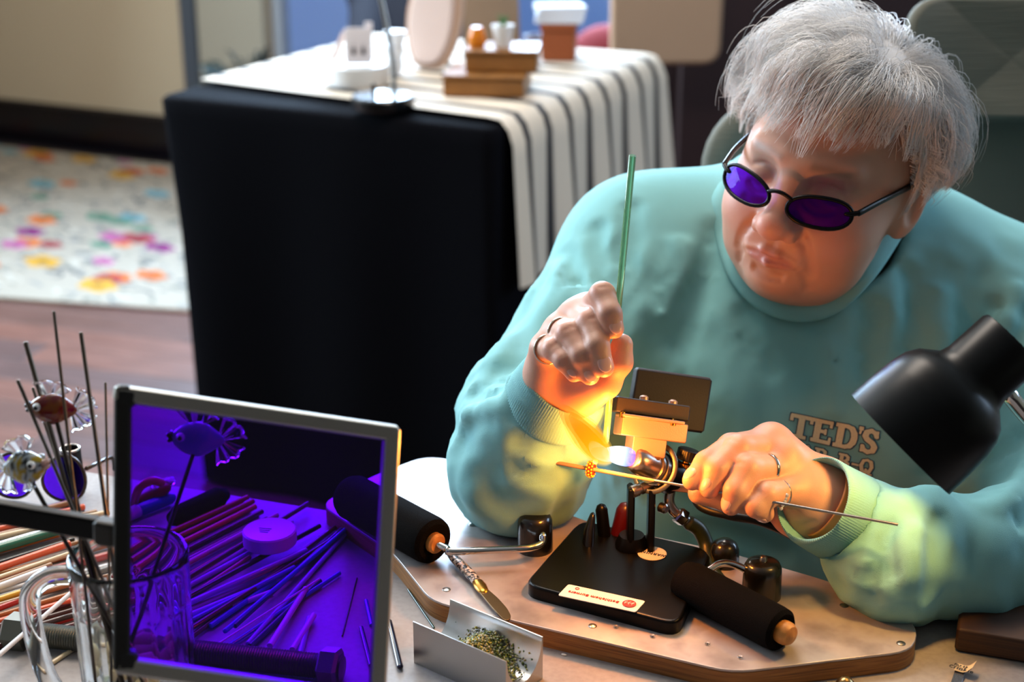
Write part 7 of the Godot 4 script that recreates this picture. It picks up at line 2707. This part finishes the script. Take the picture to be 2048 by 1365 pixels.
func hair(t: Node3D) -> void:
	var r := RandomNumberGenerator.new()
	r.seed = 909
	var whorl := Vector3(0.30, 0.90, 0.14).normalized()
	var mb := MB.new()
	mb.colored = true
	# undercoat close to the scalp
	var rows := 40
	var cols := 64
	mb.tint = Color(0.70, 0.67, 0.655)
	var id := {}
	for j in rows + 1:
		for i in cols:
			var th := PI * j / rows
			var a := TAU * i / cols
			var u := Vector3(sin(th) * cos(a), cos(th), sin(th) * sin(a))
			if has_hair(u):
				id[[j, i]] = mb.vert(head_frame * scalp(u, 0.013), (head_frame.basis * u).normalized())
	for j in rows:
		for i in cols:
			var k := [[j, i], [j, (i + 1) % cols], [j + 1, (i + 1) % cols], [j + 1, i]]
			if id.has(k[0]) and id.has(k[1]) and id.has(k[2]) and id.has(k[3]):
				mb.tri(id[k[0]], id[k[2]], id[k[1]])
				mb.tri(id[k[0]], id[k[3]], id[k[2]])
	var steps := 9
	var made := 0
	while made < 800:
		var u := Vector3(r.randfn(), r.randfn(), r.randfn()).normalized()
		if not has_hair(u):
			continue
		made += 1
		var near := u.angle_to(whorl)
		var length := r.randf_range(0.50, 0.95)
		var top := smoothstep(-0.25, 0.55, u.y)
		var lift := r.randf_range(0.010, 0.063) * lerpf(0.35, 1.0, top)
		lift *= lerpf(0.7, 1.0, smoothstep(0.05, 0.5, near))
		var swing := r.randfn() * 0.22
		var cut := r.randfn() * 0.10
		var guide := strand(u, whorl, length, lift, swing, steps, r, 0.2, cut)
		var shade := r.randf_range(0.68, 1.08)
		for m in 29:
			var v := (u + Vector3(r.randfn(), r.randfn(), r.randfn()) * 0.06).normalized()
			if not has_hair(v):
				continue
			var wild := 1.0 if r.randf() < 0.92 else 2.4
			var own := strand(v, whorl, length * r.randf_range(0.75, 1.1), lift * r.randf_range(0.7, 1.12), swing + r.randfn() * 0.08 * wild, steps, r, wild, cut)
			var pull := r.randf_range(0.6, 0.97) if wild < 2.0 else 0.1
			var line := []
			for k in steps:
				var q := pow(float(k) / (steps - 1), 1.2) * pull
				line.append(head_frame * (own[k] as Vector3).lerp(guide[k], q))
			var tone := shade * r.randf_range(0.85, 1.12)
			var warm := r.randf()
			mb.tint = Color(minf(0.97, 0.95 * tone), minf(0.95, (0.925 - 0.025 * warm) * tone), minf(0.95, (0.925 - 0.08 * warm) * tone))
			hair_line(mb, line, 0.00027)
	var m := M(Color.WHITE, 0.38)
	m.vertex_color_use_as_albedo = true
	m.backlight_enabled = true
	m.backlight = Color(0.35, 0.35, 0.35)
	var h := part(t, "hair", mb, m)
	h.set_meta("kind", "stuff")


func strand(u: Vector3, whorl: Vector3, length: float, lift: float, swing: float, steps: int, r: RandomNumberGenerator, wild: float, cut: float) -> Array:
	# away from the whorl over the scalp, lifted, curving back in at the end; cut short at the forehead, the ears and the nape
	var axis := (whorl + Vector3(r.randfn(), r.randfn(), r.randfn()) * 0.05).cross(u).normalized()
	axis = axis.rotated(u, swing)
	var out := []
	var curl := r.randfn() * 0.06 * wild
	var rise := 1.0 + 0.22 * (wild - 1.0) * r.randf()
	var trim := r.randfn() * 0.05
	var reach := length
	for k in 8:
		var e := u.rotated(axis, reach)
		if e.y < lowest(e) + trim + cut and reach > 0.16:
			reach -= 0.08
	for k in steps:
		var s := float(k) / (steps - 1)
		var p := u.rotated(axis.rotated(u, curl * s), reach * s)
		var h := lift * (1.0 - exp(-4.5 * s)) * rise * (1.0 - 0.18 * s)
		# the fringe lies close to the forehead
		if p.z > 0.2 and p.y < 0.70:
			h = lerpf(h, minf(h, 0.012 + 0.008 * wild * s), smoothstep(0.70, 0.35, p.y))
		h *= lerpf(0.62, 1.0, smoothstep(-0.35, 0.45, p.y))
		out.append(scalp(p, 0.002 + h))
	return out


func lowest(e: Vector3) -> float:
	if e.z > 0.45:
		return 0.31
	if e.z > -0.30:
		return lerpf(0.13, 0.30, smoothstep(0.0, 0.5, e.z))
	return lerpf(-0.30, 0.13, smoothstep(-0.6, -0.3, e.z))


func hair_line(mb: MB, line: Array, r: float) -> void:
	var n := line.size()
	var last := []
	for k in n:
		var d: Vector3 = (line[mini(k + 1, n - 1)] - line[maxi(k - 1, 0)]).normalized()
		var a := d.cross(Vector3(0.3, 0.2, 0.93)).normalized()
		var b := d.cross(a)
		var rr := r * (1.0 - 0.75 * pow(float(k) / (n - 1), 2.0))
		var row := []
		for s in 3:
			var o := a * cos(TAU * s / 3.0) + b * sin(TAU * s / 3.0)
			row.append(mb.vert(line[k] + o * rr, o))
		if k > 0:
			for s in 3:
				var s2 := (s + 1) % 3
				mb.tri(last[s], row[s2], last[s2])
				mb.tri(last[s], row[s], row[s2])
		last = row


# ---------------------------------------------------------------- legs under the bench

func trousers(t: Node3D) -> void:
	var f := Field.new(Vector3(-0.05, 0.05, -1.95), Vector3(0.60, 0.72, -1.02), 0.014)
	for s in [-1.0, 1.0]:
		var hip := Vector3(0.27 + s * 0.10, 0.54, -1.72)
		var knee := Vector3(0.27 + s * 0.14, 0.53, -1.24)
		var foot := Vector3(0.27 + s * 0.14, 0.10, -1.26)
		f.limb(hip, knee, 0.095, 0.070, 0.03)
		f.limb(knee, foot, 0.068, 0.055, 0.02)
	f.limb(Vector3(0.19, 0.55, -1.74), Vector3(0.35, 0.55, -1.74), 0.12, 0.12, 0.05)
	var mb := MB.new()
	f.net(mb)
	part(t, "trousers", mb, M(Color(0.06, 0.07, 0.10), 0.85))
	for s in [-1.0, 1.0]:
		var g := Field.new(Vector3(0.27 + s * 0.14 - 0.08, -0.005, -1.36), Vector3(0.27 + s * 0.14 + 0.08, 0.14, -1.04), 0.009)
		g.limb(Vector3(0.27 + s * 0.14, 0.042, -1.29), Vector3(0.27 + s * 0.14, 0.036, -1.12), 0.040, 0.034, 0.02)
		g.limb(Vector3(0.27 + s * 0.14, 0.05, -1.28), Vector3(0.27 + s * 0.14, 0.10, -1.27), 0.042, 0.045, 0.02)
		mb = MB.new()
		g.net(mb)
		part(t, "shoe", mb, sk.black)


# ---------------------------------------------------------------- what she wears and holds

func eyeglasses() -> void:
	var t := thing("eyeglasses", "oval violet glasses with a thin black frame, low on the woman's nose", "glasses", head_frame * Vector3(0, -0.03, 0.11))
	var frame := MB.new()
	for s in [-1.0, 1.0]:
		var rim := []
		for k in 33:
			var a := TAU * k / 32
			var x := signf(cos(a)) * pow(absf(cos(a)), 0.85) * 0.0268
			var y: float = signf(sin(a)) * pow(absf(sin(a)), 0.9) * 0.0136 * (1.0 - 0.10 * cos(a) * s * -1.0)
			var px: float = s * 0.0358 + x
			rim.append(Vector3(px, -0.0165 + y + 0.08 * absf(px) - 0.003, 0.1185 - 5.2 * px * px - 0.10 * y))
		var ring := []
		for p in rim:
			ring.append(head_frame * (p as Vector3))
		frame.tube(ring, 0.0020, 8, 2)
		var mid := Vector3(s * 0.0358, -0.0167, 0.1185 - 5.2 * 0.0358 * 0.0358 + 0.001)
		var pts := PackedVector3Array()
		for side in [0.0007, -0.0007]:
			for j in 7:
				var q: float = j / 6.0 if side > 0.0 else 1.0 - j / 6.0
				for k in 32:
					var p: Vector3 = mid.lerp(rim[k], maxf(q, 0.002))
					pts.append(head_frame * (p + Vector3(0, 0, side + 0.0012 * (1.0 - q * q))))
		var mb := MB.new()
		mb.grid(pts, 14, 32, true, true)
		part(t, "lens", mb, sk.violet_lens)
		mb = MB.new()
		var hinge := Vector3(s * 0.0605, -0.0115, 0.1000)
		frame.tube([head_frame * Vector3(s * 0.0575, -0.0120, 0.1015), head_frame * hinge, head_frame * Vector3(s * 0.0665, -0.0090, 0.0955)], [0.0019, 0.0025, 0.0024], 8, 1)
		var path := smooth_path([head_frame * Vector3(s * 0.0668, -0.0090, 0.0955), head_frame * Vector3(s * 0.0735, -0.0010, 0.060), head_frame * Vector3(s * 0.0800, 0.0055, 0.010), head_frame * Vector3(s * 0.0830, 0.0080, -0.012), head_frame * Vector3(s * 0.0835, -0.012, -0.030)], 5)
		mb.tube(path, 0.0021, 8, 1, 1.5)
		part(t, "temple", mb, sk.black)
		mb = MB.new()
		mb.ball(head_frame * Vector3(s * 0.0630, -0.0095, 0.0945), Vector3.ONE * 0.0013, Basis(), 8, 6)
		part(t, "hinge_pin", mb, sk.chrome)
	frame.tube(smooth_path([head_frame * Vector3(-0.0112, -0.0120, 0.1180), head_frame * Vector3(-0.004, -0.0090, 0.1205), head_frame * Vector3(0.004, -0.0090, 0.1205), head_frame * Vector3(0.0112, -0.0120, 0.1180)], 4), 0.0020, 8, 1)
	part(t, "frame", frame, sk.black)


func band(at: Vector3, axis: Vector3, r: float, wire: float, wide: float) -> MB:
	var f := along(at, at + axis)
	var ring := []
	for k in 33:
		var a := TAU * k / 32
		ring.append(f * Vector3(cos(a) * r, 0, sin(a) * r))
	var mb := MB.new()
	mb.tube(ring, wire, 8, 2, wide, f.basis.y)
	return mb


func jewellery() -> void:
	var silver := M(Color(0.80, 0.77, 0.72), 0.12, 1.0)
	var v := Vector3(0.0464, 0.9904, -1.1428) - Vector3(0.039, 0.9807, -1.1798)
	solo("ring", band(Vector3(0.0418, 0.9845, -1.1641), v, 0.0118, 0.0009, 1.5), silver, "plain silver ring on the ring finger of the hand holding the glass rod", "ring")
	v = Vector3(0.0342, 0.9766, -1.1421) - Vector3(0.0278, 0.9677, -1.1686)
	solo("ring", band(Vector3(0.0305, 0.9708, -1.1591), v, 0.0122, 0.0009, 1.5), silver, "plain silver ring on the little finger of the hand holding the glass rod", "ring")
	v = Vector3(0.1969, 0.8781, -1.1222) - Vector3(0.2347, 0.868, -1.144)
	solo("ring", band(Vector3(0.2167, 0.8726, -1.134), v, 0.0122, 0.0009, 2.0), silver, "plain polished ring on the hand holding the steel rod", "ring")
	v = Vector3(0.2118, 0.8613, -1.1075) - Vector3(0.2393, 0.8535, -1.1313)
	var at := Vector3(0.2245, 0.8567, -1.1197)
	var t := thing("ring", "ring set with small clear stones on the little finger by the steel rod", "ring", at)
	part(t, "band", band(at, v, 0.0112, 0.0009, 1.4), silver)
	var mb := MB.new()
	var out := Vector3(0.1, -0.15, 0.98)
	for k in 5:
		var c := at + out * 0.0128 + Vector3(0.0010, 0.0030, 0.0) * (k - 2)
		mb.ball(c, Vector3(0.0015, 0.0015, 0.0012) * (1.7 if k == 2 else 1.2), Basis(), 8, 5)
	part(t, "stones", mb, M(Color(0.85, 0.85, 0.88), 0.05, 0.6))
	# wrist bands half hidden in the cuffs
	var wa := Vector3(0.2643, 0.8428, -1.1359)
	var wb := Vector3(0.3028, 0.8206, -1.1385)
	t = thing("wrist_strap", "tan leather watch strap showing at the cuff beside the steel rod", "watch strap", wa.lerp(wb, 0.3))
	part(t, "strap", band(wa.lerp(wb, 0.12), wb - wa, 0.0332, 0.0011, 6.0), M(Color(0.85, 0.50, 0.22), 0.55))
	mb = MB.new()
	mb.ball(wa.lerp(wb, 0.12) + Vector3(0.014, 0.026, 0.016), Vector3.ONE * 0.0016, Basis(), 10, 6)
	part(t, "pin", mb, silver)
	wa = Vector3(0.0486, 0.9348, -1.1843)
	wb = Vector3(0.0348, 0.9011, -1.204)
	t = thing("wrist_band", "black beaded wrist band inside the cuff below the glass rod", "bracelet", wa)
	mb = MB.new()
	var f := along(wa.lerp(wb, 0.35), wb)
	for k in 34:
		var a := TAU * k / 34
		mb.ball(f * Vector3(cos(a) * 0.0315, 0.0, sin(a) * 0.0315), Vector3.ONE * 0.0030, Basis(), 10, 7)
	part(t, "beads", mb, sk.black_gloss)


func held_things() -> void:
	# pale green glass rod between thumb and fingertips
	var rod_glass := glass(Color(0.74, 0.95, 0.78), 0.05)
	rod_glass.albedo_color.a = 0.18
	var a := Vector3(0.0938, 1.1425, -1.1301)
	var b := Vector3(0.0805, 0.8819, -1.165)
	var mb := MB.new()
	mb.lathe([Vector2(0, 0), Vector2(0.0024, 0.0), Vector2(0.0028, 0.0006), Vector2(0.0028, a.distance_to(b) - 0.004), Vector2(0.0024, a.distance_to(b) - 0.001), Vector2(0, a.distance_to(b))], along(a, b), 20)
	solo("glass_rod", mb, rod_glass, "long pale green clear glass rod held upright above the flame", "glass rod", "")
	# steel mandrel with its coated end and the glowing bead
	a = Vector3(0.0288, 0.8597, -1.1783)
	b = Vector3(0.3077, 0.8595, -1.0569)
	var t := thing("steel_mandrel", "thin steel rod held across the flame, its left end coated pale", "rod", a.lerp(b, 0.5))
	mb = MB.new()
	mb.tube([a, b], 0.0012, 12, 0)
	part(t, "rod", mb, sk.steel)
	mb = MB.new()
	mb.tube([a - (b - a).normalized() * 0.0005, a.lerp(b, 0.1), a.lerp(b, 0.22), a.lerp(b, 0.33)], [0.0017, 0.0018, 0.0017, 0.0013], 12, 0)
	part(t, "release_coat", mb, M(Color(0.58, 0.47, 0.40), 0.9))
	var c := a.lerp(b, 0.1415)
	var f := along(c, b)
	t = thing("glowing_bead", "small glowing orange glass bead with raised dots on the steel rod", "glass bead", c - Vector3(0, 0.007, 0))
	mb = MB.new()
	mb.lathe([Vector2(0.0015, -0.0026), Vector2(0.0045, -0.0030), Vector2(0.0066, -0.0018), Vector2(0.0070, 0), Vector2(0.0066, 0.0018), Vector2(0.0045, 0.0030), Vector2(0.0015, 0.0026), Vector2(0.0015, -0.0026)], f, 28)
	var hot := M(Color(0.42, 0.12, 0.02), 0.15)
	hot.emission_enabled = true
	hot.emission = Color(0.85, 0.30, 0.03)
	hot.emission_energy_multiplier = 0.35
	part(t, "body", mb, hot)
	var dot := M(Color(0.95, 0.50, 0.08), 0.12)
	dot.emission_enabled = true
	dot.emission = Color(1.0, 0.50, 0.06)
	dot.emission_energy_multiplier = 0.9
	mb = MB.new()
	for row in 3:
		for k in 13:
			var an := TAU * (k + 0.5 * (row % 2)) / 13
			mb.ball(f * Vector3(cos(an) * (0.0070 if row == 1 else 0.0062), (row - 1) * 0.0023, sin(an) * (0.0070 if row == 1 else 0.0062)), Vector3.ONE * 0.0010, Basis(), 8, 5)
	part(t, "dots", mb, dot)
	mb = MB.new()
	mb.ball(c + Vector3(0.0035, 0.0075, 0.001), Vector3.ONE * 0.0024, Basis(), 10, 8)
	var white_hot := M(Color(1, 0.8, 0.4), 0.2)
	white_hot.emission_enabled = true
	white_hot.emission = Color(1.0, 0.85, 0.5)
	white_hot.emission_energy_multiplier = 2.0
	part(t, "molten_tip", mb, white_hot)


func office_chair() -> void:
	var c := Vector3(0.36, 0, -1.90)
	var t := thing("office_chair", "grey mesh office chair with a headrest behind the woman", "chair", c)
	var mesh_cloth := tri_map(M(Color(0.36, 0.36, 0.325), 0.85), Vector3(1.2, 55, 1.2))
	bump(mesh_cloth, noise_tex(0.03, 2, 256, null, FastNoiseLite.TYPE_SIMPLEX_SMOOTH, 50), 0.05)
	var back := [Vector3(0.2391, 1.0513, -1.8738), Vector3(0.7543, 1.0513, -1.8738), Vector3(0.7495, 0.7034, -1.7684), Vector3(0.2417, 0.7034, -1.7684)]
	shell(t, "backrest", back, 0.10, 0.035, mesh_cloth)
	shell(t, "headrest", [Vector3(0.483, 1.1722, -1.8752), Vector3(0.7569, 1.1722, -1.8752), Vector3(0.7549, 1.027, -1.817), Vector3(0.4817, 1.027, -1.817)], 0.05, 0.03, mesh_cloth)
	var mb := MB.new()
	mb.tube([Vector3(0.6432, 1.0915, -1.899), Vector3(0.6602, 0.9107, -1.8864), Vector3(0.5808, 0.6814, -1.8242), Vector3(0.42, 0.47, -2.0), Vector3(0.40, 0.40, -1.82)], 0.018, 12, 1)
	part(t, "back_support", mb, sk.black)
	mb = MB.new()
	mb.prism(round_rect(0.5, 0.46, 0.08), 0.37, 0.425, Transform3D(Basis(), Vector3(0.28, 0, -1.68)), 0.02)
	part(t, "seat", mb, mesh_cloth)
	mb = MB.new()
	mb.tube([Vector3(0.28, 0.07, -1.72), Vector3(0.28, 0.37, -1.72)], 0.028, 16)
	part(t, "gas_post", mb, sk.steel)
	for k in 5:
		var a := TAU * k / 5 + 0.3
		var e := Vector3(0.28 + cos(a) * 0.3, 0.06, -1.72 + sin(a) * 0.3)
		mb = MB.new()
		mb.tube([Vector3(0.28, 0.10, -1.72), e], [0.026, 0.018], 10, 1)
		var leg := part(t, "leg", mb, sk.black)
		mb = MB.new()
		mb.ball(e - Vector3(0, 0.03, 0), Vector3(0.03, 0.03, 0.015), Basis(), 14, 8)
		part(leg, "caster", mb, sk.black)


func shell(t: Node3D, called: String, q: Array, r: float, thick: float, mat: Material) -> void:
	# a rounded, slightly dished panel between four corners
	var x: Vector3 = q[1] - q[0]
	var y: Vector3 = q[0] - q[3]
	var mid: Vector3 = (q[0] + q[1] + q[2] + q[3]) / 4.0
	var rim := round_rect(x.length(), y.length(), r, 8)
	var nrm := x.cross(y).normalized()
	var rows := [[0.0005, 0.5], [0.5, 0.5], [0.9, 0.5], [0.97, 0.35], [1.0, 0.0], [0.97, -0.35], [0.9, -0.5], [0.5, -0.5], [0.0005, -0.5]]
	var pts := PackedVector3Array()
	for w in rows:
		for p in rim:
			var u: Vector2 = Vector2(p.x / x.length(), p.y / y.length()) * 2.0 * w[0]
			var dish: float = 0.03 * (u.x * u.x) - 0.01
			pts.append(mid + x.normalized() * p.x * w[0] + y.normalized() * p.y * w[0] + nrm * (w[1] * thick + dish))
	var mb := MB.new()
	mb.grid(pts, rows.size(), rim.size(), true, true)
	part(t, called, mb, mat)


# ---------------------------------------------------------------- the task lamp at the right edge

func make_misc() -> void:
	var m := Vector3(0.298, 0.9377, -1.0396)
	var tip := Vector3(0.3787, 1.0199, -1.0482)
	var f := along(m, tip)
	var foot := Vector3(0.5476, 0.75, -1.1918)
	var t := thing("task_lamp", "black bell-shaped task lamp with a perforated top, in front of the woman's left arm", "lamp", foot)
	var l := m.distance_to(tip)
	var mb := MB.new()
	mb.lathe([Vector2(0.0525, 0.0), Vector2(0.0520, 0.02), Vector2(0.0505, 0.040), Vector2(0.0480, 0.052), Vector2(0.0430, 0.061), Vector2(0.0360, 0.067), Vector2(0.0310, 0.071), Vector2(0.0290, 0.078), Vector2(0.0285, l - 0.004), Vector2(0.0270, l - 0.001), Vector2(0.0265, l - 0.001), Vector2(0.0270, 0.078), Vector2(0.0300, 0.069), Vector2(0.042, 0.058), Vector2(0.0485, 0.040), Vector2(0.0505, 0.02), Vector2(0.0510, 0.0), Vector2(0.0525, 0.0)], f, 64)
	part(t, "lamp_shade", mb, sk.lamp_black)
	mb = MB.new()
	mb.lathe([Vector2(0, l - 0.0005), Vector2(0.0262, l - 0.0005), Vector2(0.0262, l - 0.003), Vector2(0, l - 0.003)], f, 48)
	var cap := part(t, "vent_cap", mb, M(Color(0.10, 0.10, 0.11), 0.28, 0.6))
	mb = MB.new()
	for ringn in 3:
		var n: int = [6, 12, 18][ringn]
		for k in n:
			var a := TAU * k / n
			var r := 0.007 * (ringn + 1)
			var p := f * Vector3(cos(a) * r, l - 0.0004, sin(a) * r)
			mb.lathe([Vector2(0, 0.0003), Vector2(0.0014, 0.0003), Vector2(0.0014, 0), Vector2(0, 0)], along(p, p + f.basis.y), 8)
	part(cap, "vent_hole", mb, M(Color(0.005, 0.005, 0.005), 0.9))
	mb = MB.new()
	mb.ball(f * Vector3(0, 0.034, 0), Vector3(0.024, 0.024, 0.024), Basis(), 20, 14)
	mb.tube([f * Vector3(0, 0.05, 0), f * Vector3(0, 0.085, 0)], 0.012, 16)
	var glow := M(Color(0.9, 0.85, 0.7), 0.4)
	glow.emission_enabled = true
	glow.emission = Color(1.0, 0.84, 0.55)
	glow.emission_energy_multiplier = 1.2
	part(t, "bulb", mb, glow)
	flame_light("lamp_bulb_light", f * Vector3(0, 0.030, 0), Color(1.0, 0.76, 0.40), 0.046)
	mb = MB.new()
	mb.tube(smooth_path([Vector3(0.3833, 0.9711, -1.0571), Vector3(0.4105, 0.9415, -1.0676), Vector3(0.4535, 0.9036, -1.075), Vector3(foot.x, foot.y + 0.16, foot.z), Vector3(foot.x, foot.y + 0.02, foot.z)]), 0.0065, 14, 1)
	part(t, "stem", mb, sk.chrome)
	mb = MB.new()
	mb.lathe([Vector2(0, 0), Vector2(0.07, 0), Vector2(0.07, 0.012), Vector2(0.06, 0.02), Vector2(0, 0.022)], Transform3D(Basis(), foot), 32)
	part(t, "base", mb, sk.black_gloss)
